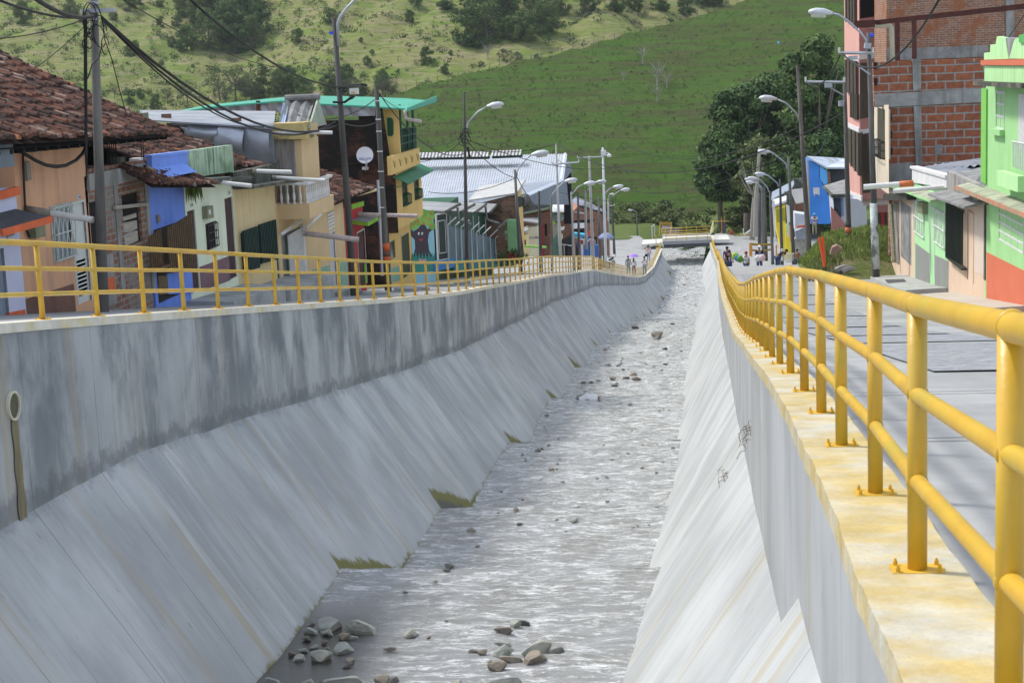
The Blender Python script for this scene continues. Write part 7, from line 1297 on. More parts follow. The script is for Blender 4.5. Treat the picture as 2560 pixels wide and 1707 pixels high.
# cables
CG='overhead cables'
def cable(a,b,sag,label,r=.012,n=14,name='cable',tw=False):
    a,b=np.array(a,float),np.array(b,float); pts=[]
    for i in range(n+1): t=i/n; p=a*(1-t)+b*t; p[2]-=4*sag*t*(1-t); pts.append(p)
    mb=MB(); mb.tube(pts,r,5); return tag(mb.build(name,M_cable,None,True),label,'cable',CG)
y=Y1; cs=[(atY(0,2,y-7),atY(236,42,y-.1),.1,'lowest of the cables reaching the first pole from the left edge',.022),(atY(60,-25,y-9),atY(236,40,y-.1),.15,'thick cable reaching the first pole from the top left corner',.035),(atY(0,97,y-3),atY(208,50,y-.1),.05,'thin cable rising from the left edge to the first pole',.010),
 (atY(60,190,y+3),atY(222,56,y),.05,'thin cable dropping from the first pole over the big tile roof',.008),
 (atY(255,45,y),atY(2352/2352*842,352-38,Y2-.1),.9,'upper thick cable from the first pole to the balcony pole',.032),(atY(257,48,y),atY(838,305,Y2-.1),1.1,'lower thick cable running beside the upper one to the balcony pole',.026),(atY(262,55,y),atY(660,318,49.5),.5,'wavy cable from the first pole to the long metal roof',.018),
 (atY(300,-5,y-3),atY(700,170,Y2-8),.2,'thin straight cable crossing the hill above the metal roof',.010),(atY(470,-5,y+2),atY(905,213,Y2),.6,'twisted dark cable falling from the top edge to the junction box',.026),
 (atY(855,308,Y2),atY(942,306,Y3),.12,'short cable between the balcony pole and the banded pole',.024),(atY(745,288,Y2-2),atY(936,250,Y3),.35,'slack cable behind the tower roof to the banded pole',.018),(atY(945,230,Y3),atY(1160,385,Y4),.8,'cable from the banded pole down past the yellow house',.020),
 (atY(945,235,Y3),atY(1013,276,71),.1,'thin cable from the banded pole to the green roof corner',.012),
 (atY(1167,350,Y4),atY(1640,390,150),1.3,'long cable crossing the green hill above the warehouse',.022),(atY(1040,352,95),atY(1162,335,Y4),.4,'cable reaching the pavilion pole from the left, upper',.018),(atY(1000,395,95),atY(1162,345,Y4),.6,'cable reaching the pavilion pole from the left, lower',.018),
 (atY(1170,355,Y4),atY(1288,445,101),.3,'cable from the pavilion pole to the ochre wall pole',.022),(atY(1070,480,100),atY(1286,446,101),.4,'cable low over the warehouse roof to the ochre wall pole',.020),(atY(1291,440,101),atY(1352,525,112),.3,'cable falling from the ochre wall pole to the blackened pole',.026),
 (atY(1395,362,128),atY(2110,283,76.5),2.4,'very long grey cable spanning the valley to the banded right pole',.030),(atY(1200,378,120),atY(1390,360,128),.3,'cable over the warehouse ridge to the tall grey pole',.026),(atY(1560,359,160),atY(1999,318,93),1.6,'long cable ending at the leaning lamp pole before the trees',.026),
 (atY(1395,400,128),atY(2000,360,93),2.6,'lower long cable across the green hill to the leaning pole',.018),(atY(1447,406,128),atY(1484,350,158),-.6,'short loop cable rising from the cross arm',.026),(atY(1393,480,128),atY(1880,445,150),1.4,'lowest long cable before the hill foot',.014),
 (atY(2102,134,Yq),atY(2014,205,Yq2),.6,'slack cable joining the two nearest right poles',.030),(atY(2104,132,Yq),atY(2352,-8,50),1.2,'twisted grey cable from the right cross arm to the top edge',.036),(atY(2375,134,60),atY(2560,38,46),.7,'thin cable rising over the green house parapet',.014),
 (atY(2002,345,93),atY(2065,345,110),1.0,'slack loop hanging right of the leaning pole',.022)]
for a,b,s,l,r in cs: cable(a,b,s,l,r)
hs=MB(); pts=[atX(45,373,-12.1),atX(60,384,-12.1),atX(90,402,-12.0),atX(115,413,-12.0),atX(140,417,-12.0),atX(165,414,-12.0),atX(190,401,-12.0),atX(206,385,-12.1),atX(213,372,-12.1),atX(214,340,-12.1)]; hs.tube(pts,.035,8); tag(hs.build('cable',M_cable,None,True),'thick black cable sagging across the top of the peach wall','cable',CG)
# ================================================================== PEOPLE, MOTORCYCLE, STREET THINGS
def skin_mesh(name, verts, edges, radii, m, parent, sub=1):
    me=bpy.data.meshes.new(name); me.from_pydata([tuple(map(float,v)) for v in verts],edges,[]); me.materials.append(m); o=bpy.data.objects.new(name,me); COL.objects.link(o)
    if parent: o.parent=parent
    o.modifiers.new('skin','SKIN'); sv=me.skin_vertices[0].data
    for i,r in enumerate(radii): rr=r if isinstance(r,tuple) else (r,r); sv[i].radius=rr; sv[i].use_root=(i==0)
    s=o.modifiers.new('sub','SUBSURF'); s.levels=sub; s.render_levels=sub; return o
SKINS=[mat('skin_a',(.28,.14,.085),.6,.05),mat('skin_b',(.20,.10,.06),.6,.05)]; HAIR=mat('hair_black',(.012,.010,.010),.5,.2,20)
def person(px, ptop, Y, h, label, shirt, legs, face=180, skin=0, lean=0, arm=0, hair='short', cap=None, skirt=False, bare=False, bag=None, logo=None, hide_shirt=False, ground=None):
    top=atY(px,ptop,Y); z0=top[2]-h*(1 if not lean else math.cos(lean)*.62+.40) if ground is None else ground
    root=thing('person',(top[0],Y,z0),label,'person'); root.rotation_euler[2]=math.radians(face); S=lambda p:tuple(q*h for q in p)
    hip=np.array([0,0,.52]); def_=lambda x,y,z:(x, y*1.0+math.sin(lean)*max(0,z-.52), .52+math.cos(lean)*(z-.52) if z>.52 else z)
    J=[(0,0,.52),(0,0,.60),(0,.008,.70),(0,.005,.78),(0,0,.83),(0,.005,.875),(0,.012,.925),(0,.005,.965),
       (.105,0,.795),(.135,.0+arm*.03,.66),(.12,.05+arm*.14,.55+arm*.12),(.11,.08+arm*.16,.50+arm*.16),
       (-.105,0,.795),(-.135,.0,.66),(-.14,.03,.54),(-.135,.05,.47),
       (.052,0,.49),(.060,.01,.28),(.062,-.01,.06),(.065,.05,.022),
       (-.052,0,.49),(-.062,-.01,.28),(-.066,-.02,.06),(-.068,.04,.022)]
    J=[def_(*p) for p in J]; R=[(.085,.065),(.075,.058),(.090,.062),(.085,.055),.030,.035,(.052,.058),(.038,.042),.036,.026,.020,.018,.036,.026,.020,.018,.052,.036,.024,.022,.052,.036,.024,.022]
    E=[(0,1),(1,2),(2,3),(3,4),(4,5),(5,6),(6,7),(3,8),(8,9),(9,10),(10,11),(3,12),(12,13),(13,14),(14,15),(0,16),(16,17),(17,18),(18,19),(0,20),(20,21),(21,22),(22,23)]
    sc=lambda r:tuple(q*h for q in r) if isinstance(r,tuple) else r*h
    skin_mesh('body',[S(p) for p in J],E,[sc(r) for r in R],SKINS[skin],root)
    if not bare:
        idx=[0,1,2,3,8,9,12,13]; mp_={k:i for i,k in enumerate(idx)}; vs=[S(J[k]) for k in idx]; vs[0]=S(def_(0,0,.50)); 
        e=[(0,1),(1,2),(2,3),(3,4),(4,5),(3,6),(6,7)]; vs[5]=tuple(np.array(vs[4])*.35+np.array(vs[5])*.65); vs[7]=tuple(np.array(vs[6])*.35+np.array(vs[7])*.65)
        skin_mesh('shirt',vs,e,[sc(r) for r in ((.098,.078),(.088,.072),(.102,.074),(.092,.064),.046,.038,.046,.038)],shirt,root)
    idx=[0,16,17,18,20,21,22]; vs=[S(J[k]) for k in idx]; rr=[(.094,.076),.064,.048,.036,.064,.048,.036]
    if skirt: mb=MB(); mb.tube([S((0,0,.56)),S((0,0,.45)),S((0,0,.27))],[.085*h,.12*h,.16*h],12); mb.build('skirt',legs,root,True).location=(0,0,0) if False else (0,0,0)
    else: skin_mesh('trousers',vs,[(0,1),(1,2),(2,3),(0,4),(4,5),(5,6)],[sc(r) for r in rr],legs,root)
    hd=np.array(S(J[6])); c=[]
    hm=MB()
    def ball(mb,c,r,zs=1,n1=7,n2=12,lo=-1.0):
        b=len(mb.v); 
        for i in range(n1+1):
            ph=lo*math.pi/2+(math.pi/2-lo*math.pi/2)*i/n1
            for k in range(n2): a=2*math.pi*k/n2; mb.v.append((c[0]+r[0]*math.cos(ph)*math.cos(a),c[1]+r[1]*math.cos(ph)*math.sin(a),c[2]+r[2]*math.sin(ph)))
        for i in range(n1):
            for k in range(n2): mb.f.append((b+i*n2+k,b+i*n2+(k+1)%n2,b+(i+1)*n2+(k+1)%n2,b+(i+1)*n2+k)); mb.mi.append(0)
    def local(mb,nm,m):
        me=bpy.data.meshes.new(nm); me.from_pydata(mb.v,[],mb.f); me.materials.append(m); me.polygons.foreach_set('use_smooth',[True]*len(me.polygons)); o=bpy.data.objects.new(nm,me); COL.objects.link(o); o.parent=root; return o
    ball(hm,(hd[0],hd[1]-.014*h,hd[2]+.012*h),(.056*h,.060*h,.066*h),lo=-.25)
    if hair=='long': hm.tube([(hd[0],hd[1]-.05*h,hd[2]+.01*h),(hd[0]+.03*h,hd[1]-.065*h,hd[2]-.1*h),(hd[0]+.035*h,hd[1]-.055*h,hd[2]-.24*h)],[.045*h,.040*h,.014*h],8)
    local(hm,'hair',HAIR)
    fm=MB()
    for sx in (-1,1): ball(fm,(hd[0]+sx*.020*h,hd[1]+.050*h,hd[2]+.0*h),(.006*h,)*3,n1=4,n2=6)
    ball(fm,(hd[0],hd[1]+.052*h,hd[2]-.028*h),(.014*h,.006*h,.004*h),n1=4,n2=6); local(fm,'face',HAIR)
    if cap: cm=MB(); ball(cm,(hd[0],hd[1],hd[2]+.028*h),(.062*h,.066*h,.05*h),lo=-.1); cm.add([(hd[0]-.04*h,hd[1]+.05*h,hd[2]+.03*h),(hd[0]+.04*h,hd[1]+.05*h,hd[2]+.03*h),(hd[0]+.035*h,hd[1]+.12*h,hd[2]+.02*h),(hd[0]-.035*h,hd[1]+.12*h,hd[2]+.02*h)],[(0,1,2,3)]); local(cm,'cap',cap)
    if logo: lm=MB(); 
    if logo:
        for dx,dz,w,hh in logo[1]: y_=.078*h; lm.add([((dx-w)*h,y_,(dz-hh)*h),((dx+w)*h,y_,(dz-hh)*h),((dx+w)*h,y_+.002,(dz+hh)*h),((dx-w)*h,y_+.002,(dz+hh)*h)],[(0,1,2,3)])
        local(lm,'shirt_print',logo[0])
    if bag:
        bg_=thing('handbag',(0,0,0),bag[1],'bag'); bm=MB(); q=Vector(root.location)+Vector((bag[2],-.22,h*.42)); bm.box((q.x-.17,q.y-.08,q.z-.17),(q.x+.17,q.y+.08,q.z+.12)); bm.tube([(q.x-.12,q.y,q.z+.12),(q.x-.05,q.y,q.z+.45),(q.x+.1,q.y+.1,q.z+.75)],.015,4); bm.build('bag_body',bag[0],bg_)
    return root
W_=mat('cloth_white',(.70,.69,.70),.9,.06,4); K_=mat('cloth_black',(.014,.014,.018),.9,.2,4); G_=mat('cloth_grey',(.30,.31,.34),.9,.1,4); B_l=mat('cloth_sky_blue',(.12,.42,.68),.9,.1,4); B_d=mat('cloth_denim',(.05,.08,.16),.9,.15,6); PU=mat('cloth_purple',(.10,.06,.22),.9,.1,4); PI=mat('cloth_pale_pink',(.68,.50,.50),.9,.08,4); CM=mat('cloth_grey_green',(.20,.25,.22),.9,.35,9,col2=(.35,.42,.45),mixpos=(.45,.55)); RC=mat('cap_red',(.32,.02,.03),.8,.1)
person(1620.5,612,218,2.28,'young woman in pale pink top and grey trousers with long black hair',PI,G_,200,0,hair='long',arm=.9,bag=(K_,'small black shoulder bag at the hip of the young woman',-.30))
person(1570,639,178,1.98,'boy seen from behind in a mottled grey green shirt',CM,CM,20,1)
g1=person(1584,645,182,1.8,'girl in white top and sky blue skirt under the purple umbrella',W_,B_l,170,1,skirt=True,arm=.6,hair='long')
person(1610.5,640.5,190,2.1,'slim person in white top with folded arms beside the railing',W_,G_,190,1,arm=.9)
um2=thing('umbrella',atY(1586,655,182),'purple umbrella held over the girl in the blue skirt','umbrella'); c=atY(1584,638.5,181.8); R=14.5*182/4200; mb=MB(); n_=10; top=c+np.array([0,0,.22])
for k in range(n_):
    a=2*math.pi*k/n_; b=2*math.pi*(k+1)/n_; p=[c+np.array([R*math.cos(t),R*math.sin(t)*.9,-.14]) for t in (a,b)]; m_=[c+np.array([R*.55*math.cos(t),R*.5*math.sin(t),.12]) for t in (a,b)]; mb.add([top,m_[0],m_[1],p[0],p[1]],[(0,1,2),(1,3,4,2)])
mb.build('canopy',mat('umbrella_purple',(.36,.22,.60),.7,.06,2),um2); mb=MB(); mb.tube([top,c+np.array([.1,0,-.9])],.02,5); mb.build('stick',G_,um2)
wl_=(W_,[(0,.70,.04,.012),(-.02,.66,.014,.02),(.025,.66,.012,.02),(0,.62,.035,.008),(0,.58,.022,.02)])
person(1817.5,616,108,1.72,'man in black cap and purple shirt half hidden behind the black tee shirt',PU,B_d,175,1,cap=K_); person(1823,624,104.5,1.60,'person in black tee shirt with pale print and lettering by the railing',K_,B_d,182,0,logo=wl_)
person(1865.5,628,104,1.62,'person in red cap and white tee shirt with blue print',W_,B_d,140,0,cap=RC,logo=(mat('print_light_blue',(.15,.35,.6),.8,.3,20),[(0,.68,.04,.05)]))
person(1898,613,109,1.85,'tall person in white cap and navy shirt with light blue bib',mat('cloth_navy',(.02,.025,.06),.9,.2,4),B_d,185,0,cap=W_,logo=(B_l,[(0,.68,.035,.07)]))
person(1944,632,104,1.75,'man in black shirt bending far forward beside the poles',K_,B_d,-60,0,lean=1.15)
person(1993,622,100,1.30,'shirtless child standing by the grass bank',K_,B_d,150,0,bare=True)
person(2036,533,101,1.30,'person in blue and white clothes standing on the grass bank',W_,mat('cloth_khaki',(.35,.33,.25),.9,.2,4),170,0,cap=B_l,logo=(mat('print_blue_b',(.08,.15,.5),.8,.1),[(0,.66,.05,.05)]))
for k,(u,v,s,m,lb) in enumerate(((1895,645,.19,W_,'white bag of laundry on the road, left of two pale bags'),(1906,644,.19,PI,'pinkish patterned bag on the road, right of two pale bags'),(1838,640,.22,mat('bag_lime',(.40,.55,.08),.7,.2,6),'lime green bag beside the black tee shirt person'),(1843,645,.18,mat('bag_blue',(.06,.25,.6),.7,.1),'small blue bag against the lime green bag'),(1850,647,.2,mat('bag_green',(.12,.3,.05),.8,.2),'little dark green bag right of the blue bag'))):
    c=atY(u,v,103.4-k*.1); me=bpy.data.meshes.new('bag'); bm_=[] ; import bmesh
    b=bmesh.new(); bmesh.ops.create_icosphere(b,subdivisions=3,radius=1); 
    for v_ in b.verts: q=v_.co; d=1+.18*noise.noise(q*1.7+Vector((k*5,0,0))); v_.co=Vector((q.x*s*d,q.y*s*.7*d,q.z*s*1.15*d*(1 if q.z<.3 else .95)))
    b.to_mesh(me); b.free(); me.materials.append(m); me.polygons.foreach_set('use_smooth',[True]*len(me.polygons)); o=bpy.data.objects.new('bag',me); COL.objects.link(o); o.location=Vector([float(q) for q in c]); tag(o,lb,'bag')
# motorcycle
mc=thing('motorcycle',atY(1529,672,176),'black motorcycle parked beside the camera mast','motorcycle'); mc.rotation_euler=(0,0,math.radians(68)); mc.location=Vector([float(q) for q in onground(1528,668,'L')]); mc.scale=(1.25,)*3
def lmesh(mb,nm,m,par,sm=True):
    me=bpy.data.meshes.new(nm); me.from_pydata(mb.v,[],mb.f); me.materials.append(m); me.polygons.foreach_set('use_smooth',[sm]*len(me.polygons)); o=bpy.data.objects.new(nm,me); COL.objects.link(o); o.parent=par; return o
TY=mat('tyre_rubber',(.012,.012,.012),.9,.1); CHR=mat('chrome',(.5,.5,.5),.25,.05,metal=.9); BK=mat('bike_black',(.012,.012,.014),.3,.1,spec=.6)
for x in (-.65,.65):
    mb=MB(); mb.tube([(x+.29*math.cos(a),0,.31+.29*math.sin(a)) for a in np.linspace(0,2*math.pi,25)],.05,8); w=lmesh(mb,'wheel',TY,mc); mb=MB(); mb.tube([(x+.23*math.cos(a),0,.31+.23*math.sin(a)) for a in np.linspace(0,2*math.pi,20)],.015,5)
    for k in range(6): mb.tube([(x,0,.31),(x+.23*math.cos(k*1.05),0,.31+.23*math.sin(k*1.05))],.01,4)
    lmesh(mb,'rim',CHR,w)
mb=MB(); mb.tube([(-.5,0,.82),(-.1,0,.80),(.15,0,.84)],[.09,.13,.10],8); lmesh(mb,'seat',BK,mc); mb=MB(); mb.tube([(.1,0,.85),(.3,0,.92),(.45,0,.86)],[.10,.17,.08],10); lmesh(mb,'tank',BK,mc); mb=MB(); mb.tube([(-.3,0,.4),(.05,0,.42),(.3,0,.5)],[.1,.18,.14],8); lmesh(mb,'engine',CHR,mc)
mb=MB(); mb.tube([(.65,.08,.31),(.48,.08,.98)],.025,5); mb.tube([(.65,-.08,.31),(.48,-.08,.98)],.025,5); mb.tube([(-.65,.1,.31),(-.1,.1,.5)],.025,5); lmesh(mb,'fork',CHR,mc); mb=MB(); mb.tube([(.35,-.38,1.05),(.47,-.15,1.02),(.47,.15,1.02),(.35,.38,1.05)],.018,5); mb.tube([(.45,.25,1.03),(.48,.3,1.2)],.01,4); mb.tube([(.45,-.25,1.03),(.48,-.3,1.2)],.01,4); lmesh(mb,'handlebar',BK,mc); mb=MB(); mb.tube([(.52,0,.88),(.64,0,.88)],[.05,.1],10); lmesh(mb,'headlight',M_lamp,mc); mb=MB(); mb.tube([(.48,.3,1.2),(.5,.38,1.23)],.05,6); mb.tube([(.48,-.3,1.2),(.5,-.38,1.23)],.05,6); lmesh(mb,'mirror',BK,mc)
# barrier with tape, rubble
ba=thing('barrier',atY(1878,640,118),'orange posts with yellow tape round the road rubble','barrier'); 
for u,v0,v1,Y in ((1875,608,640,118),(1879,612,642,116),(1941,612,638,120)): mb=MB(); mb.tube([atY(u,v1,Y),atY(u,v0,Y)],.06,6); mb.build('post',mat('barrier_orange',(.62,.27,.05),.7,.1),ba); mb=MB(); mb.tube([atY(1875,610,118),atY(1900,612,119),atY(1926,611.5,120)],.09,4); mb.tube([atY(1877,625,117),atY(1905,628,118),atY(1926,624,120)],.07,4); mb.build('tape',M_yel,ba)
wg=thing('garden_gate',atY(1965,648,106),'low white picket gate between two right poles','gate'); mb=MB()
for k in range(9): mb.tube([atY(1957+k*3.2,652,106),atY(1957+k*3.2,632+(k%2)*2,106)],.025,4)
mb.tube([atY(1955,636,106),atY(1985,634,106)],.025,4); mb.tube([atY(1955,622,106),atY(1956,652,106)],.08,4); mb.build('pickets',M_white,wg)
# ================================================================== ROCKS AND DEBRIS IN THE STREAM
def rock_mesh(seed, flat=.6):
    import bmesh
    b=bmesh.new(); bmesh.ops.create_icosphere(b,subdivisions=3,radius=1); r=random.Random(seed); cuts=[(Vector((r.gauss(0,1),r.gauss(0,1),r.gauss(0,.7))).normalized(),r.uniform(.32,.66)) for _ in range(11)]
    for v in b.verts:
        q=v.co.copy()
        for n,d in cuts:
            k=q.dot(n)
            if k>d: q-=n*(k-d)*.92
        q*=1+.07*noise.noise(q*3+Vector((seed,0,0))); v.co=Vector((q.x,q.y*.8,q.z*flat))
    me=bpy.data.meshes.new('rock'); b.to_mesh(me); b.free(); return me
RK=[rock_mesh(i,.55+.12*(i%3)) for i in range(8)]
def wet_rock(name,c,c2):
    m=mat(name,c,.75,.25,3.5,bump=.5,col2=c2,mixpos=(.42,.6),spec=.4); return m
RM=[wet_rock('rock_grey_green',(.27,.29,.26),(.36,.35,.30)),wet_rock('rock_brown',(.26,.22,.17),(.16,.145,.12)),wet_rock('rock_dark',(.09,.09,.082),(.17,.16,.14))]
RKM={}
def rock(px,py,w,label,mi=0,group=None,flat=1.0):
    # on the water surface: find where the sight line meets the stream
    for Y in np.arange(16,260,.1):
        p=atY(px,py,Y)
        if p[2]<zF(Y)+.03: break
    k=random.randrange(8); key=(k,mi)
    if key not in RKM: me=RK[k].copy(); me.materials.append(RM[mi]); RKM[key]=me
    o=bpy.data.objects.new('rock',RKM[key]); COL.objects.link(o); s=w*Y/4200/2; o.location=Vector([float(q) for q in p])+Vector((0,0,s*.12)); big=group in (PA,PB); s*=1.65 if big else 1.1; flat=flat*(.68 if big else .6); o.scale=(s*1.05,s*random.uniform(.8,1.2),s*1.0*flat); o.rotation_euler=(random.uniform(-.15,.15),random.uniform(-.2,.2),random.uniform(-.5,.5)); return tag(o,label,'rock',group)
z=lambda a,b:(500+a/2.351,1040+b/2.351)
PA='stones piled in the dark water at the lower left'; PB='stones piled in mid stream near the bottom edge'; PC='single stones in the middle of the stream'; PD='small stones far down the stream'
for (a,b,w,l,m,g) in ((770,1215,170,'largest rounded pale stone of the lower left pile',0,PA),(968,1245,170,'long flat stone with square end right of the lower left pile',0,PA),(750,1265,95,'broad pale stone in front of the largest rounded one',0,PA),(660,1262,75,'pointed grey stone at the wall side of the pile',0,PA),(625,1300,75,'tan wedge stone at the left end of the pile',1,PA),(650,1218,60,'small brown stone highest beside the lining',1,PA),(850,1298,75,'tan stone with dark joint in the centre of the pile',1,PA),(905,1300,55,'bluish round stone touching the long flat stone',0,PA),(845,1362,140,'wide flat stone in the lower right of the pile',0,PA),(712,1415,120,'smooth tan capped stone at the bottom of the pile',0,PA),(590,1418,85,'blue grey stone at the lower left corner of the pile',0,PA),(610,1370,70,'grey sloping stone above the blue grey one',0,PA),(548,1395,45,'small brown stone farthest left in the pile',1,PA),(885,1430,65,'brown stone just below the wide flat one',1,PA),(865,1466,60,'lowest dark brown stone of the pile, reflected in water',2,PA),(745,1362,40,'small brown pebble in the gap of the pile',1,PA),(735,1325,45,'small rusty stone in the centre gap of the pile',1,PA),(665,1355,50,'little grey stone on the left side of the pile',0,PA),
 (430,1560,110,'rounded stone cut by the bottom edge beside the lining',0,PA),(640,1555,80,'second bottom edge stone from the lining',0,PA),(730,1555,80,'third bottom edge stone from the lining',2,PA),(880,1556,230,'broad pale ledge stone along the bottom edge',0,PA),(1070,1550,90,'brown bottom edge stone right of the broad ledge',1,PA),(1140,1548,80,'dark bottom edge stone beside the brown one',2,PA),(1510,1564,100,'flat stone at the bottom edge left of centre',0,PB),(1820,1560,190,'large flat stone at the bottom edge under the mid stream pile',0,PB),
 (1240,1268,150,'flat pale stone alone between the two piles',0,PC),(1238,1288,90,'dark brown stone under the flat pale one',2,PC),(1345,1292,50,'tiny brown stone right of the flat pale stone',1,PC),(1445,1204,45,'small tilted brown chip above the flat pale stone',2,PC),(1110,1362,90,'low flat stone nearly covered by water',1,PC),
 (1855,1212,80,'grey block stone upstream of the mid stream pile',0,PB),(1910,1212,60,'dark wet stone against the grey block stone',2,PB),(1800,1250,100,'flat tan stone before the grey block stone',1,PB),(1795,1338,90,'grey square stone at the back of the mid stream pile',0,PB),(1775,1380,140,'wide grey stone at the left centre of the pile',0,PB),(1955,1368,170,'highest broad stone of the mid stream pile',0,PB),(1975,1410,150,'tan front stone of the mid stream pile',1,PB),(1845,1425,110,'brown front left stone of the mid stream pile',1,PB),(2098,1380,100,'dark stone at the right end of the pile',2,PB),(1625,1385,65,'dark cap stone at the left end of the pile',2,PB),(1665,1388,55,'tan stone beside the dark cap stone',1,PB),(1703,1438,42,'small brown stone below the wide grey one',1,PB),(1750,1475,110,'low stone streaming with water under the pile',1,PB),
 (2203,605,80,'stone with a red and white painted mark',0,PC),(1592,668,88,'long flat brown stone in the second step pool',1,PC),(1465,880,75,'angled dark stone at the first drop',2,PC),(1445,902,60,'flat stone just below the angled dark stone',1,PC),(1382,966,50,'small brown sliver under the first drop',1,PC),(1895,488,36,'small reddish stone above the painted stone',1,PC),(1858,545,60,'flat stone left of the painted one',1,PC),(1880,635,50,'thin dark stone near the long flat brown stone',2,PC),(1610,895,40,'tiny stone on the lip of the first drop',1,PC),(1985,195,60,'dark pair stone below the third drop',2,PC),(1895,225,36,'small dark flake left of the pair stone',2,PC),(2070,312,40,'little flat stone right of the pair stone',1,PC),(2135,385,36,'small grey stone in the third pool',0,PC),(1635,760,40,'barely showing stone in the second pool',1,PC),(1210,1030,40,'barely showing stone above the flat pale stone',1,PC)):
    u,v=z(a,b); rock(u,v+w/2.351*.12,w/2.351,l,m,g)
# white and red mark on the painted stone
z3=lambda a,b:(1000+a/2.94,700+b/2.94)
for (a,b,w,l,m) in ((1360,870,130,'stone half wrapped by white plastic at the fourth drop',0),(1455,870,55,'brown stone right of the plastic wrapped stone',1),(1735,355,66,'dark square block far up the stream',2),(1890,415,115,'yellowish heap like stone with leaves at its top',1),(1890,435,90,'flat wet stone under the yellowish heap',2),(1715,700,90,'roundest brown stone of the group under the fifth drop',1),(1665,722,60,'stone left of the roundest brown one',1),(1745,732,80,'flat tan stone right below the roundest one',1),(1565,730,70,'flat brown stone in the fifth pool',1),(1405,755,60,'dark wide stone at the left of the fifth pool',2),(1350,755,45,'black stone nearest the lining in the fifth pool',2),(1455,740,45,'grey stone between black stone and flat brown stone',0),(1585,780,65,'dark stone under the pale slab stone',2),(1585,762,68,'pale slab stone in the fifth pool',0),(1535,625,62,'flat stone below the sixth drop, left of two',0),(1600,630,52,'flat stone below the sixth drop, right of two',0),(1640,662,38,'small stone under the right flat one',2),(1505,515,55,'flat stone at the left end of the seventh pool',1),(1530,497,35,'small stone above the flat left one',0),(1945,507,72,'dark driftwood like stone in the seventh pool',2),(1955,620,45,'dark stone with white foam near the right lining',2),(1115,1390,66,'tan stone in the pool before the second lip',1),(1075,998,44,'brown stone close to the left lining',1),(1690,918,36,'tiny dark stone in mid stream, fourth pool',2),(1775,1383,52,'brown flake toward the right lining',1),(2008,1235,50,'dark stone touching the right lining',2),(1200,1483,46,'dark stone above the second lip',2),(1045,1240,40,'small dark stone right of the third lip edge',2),(2065,442,30,'small rounded stone far right, eighth pool',1),(2005,325,42,'dark flat stone in the ninth pool',2)):
    u,v=z3(a,b); rock(u,v,w/2.94,l,m,PC if w>45 else PD)
rr=random.Random(5)
for k in range(95):
    py=rr.uniform(690,1340); t=(py-690)/650; xl=np.interp(py,[690,780,860,990,1260,1400],[1690,1650,1530,1420,1200,1060]); xr=np.interp(py,[690,780,860,990,1260,1400],[1745,1740,1715,1695,1660,1600]); px=rr.uniform(xl,xr); rock(px,py,rr.uniform(4,9)+t*7,'tiny stone breaking the ripples of the stream',rr.choice((1,2,2)),'tiny stones scattered in the stream',.7)
pw=MB(); u,v=z3(1372,852)
for Y in np.arange(40,120,.1):
    p=atY(u,v+8,Y)
    if p[2]<zF(Y): break
p=p+np.array([.08,-.12,.32]); n_=8
for i in range(n_):
    for j in range(n_): a,b=i/(n_-1)-.5,j/(n_-1)-.5; pw.v.append((p[0]+a*.75,p[1]+b*.4,p[2]-abs(b)*.5-abs(a)*.25+.10*noise.noise(Vector((a*6,b*6,2)))))
pw.f=[(i*n_+j,(i+1)*n_+j,(i+1)*n_+j+1,i*n_+j+1) for i in range(n_-1) for j in range(n_-1)]; pw.mi=[0]*len(pw.f); tag(pw.build('plastic_sheet',mat('plastic_white',(.75,.76,.76),.4,.05,5),None,True),'white plastic sheet draped over a stone in the stream','plastic sheet')
for i,(px,py,sc_,lb) in enumerate(((1868,1078,.08,'dry twig tuft caught on the lining, upper of two'),(1812,1180,.08,'dry twig and moss tuft caught on the lining, lower of two'))):
    for Y in np.arange(10,80,.05):
        p=atY(px,py,Y); zb=brkR(Y); 
        if p[0]>inR(Y)-max(0,(zb-p[2]))/ip(SR,Y)-.06: break
    mb=MB(); r=random.Random(i)
    for k in range(18): d=np.array([-.45,r.uniform(-.4,.4),-.8])+np.array([r.gauss(0,.3),r.gauss(0,.3),r.gauss(0,.25)]); q=p+np.array([r.gauss(0,.05),r.gauss(0,.05),r.gauss(0,.08)]); mb.tube([q,q+d*sc_*.4+np.array([-.03,0,.02]),q+d*sc_*r.uniform(.7,1.4)],.0035,4)
    tag(mb.build('twig_tuft',mat('dry_twig',(.16,.12,.07),.9,.3,9)),lb,'twigs','twig tufts on the right lining')
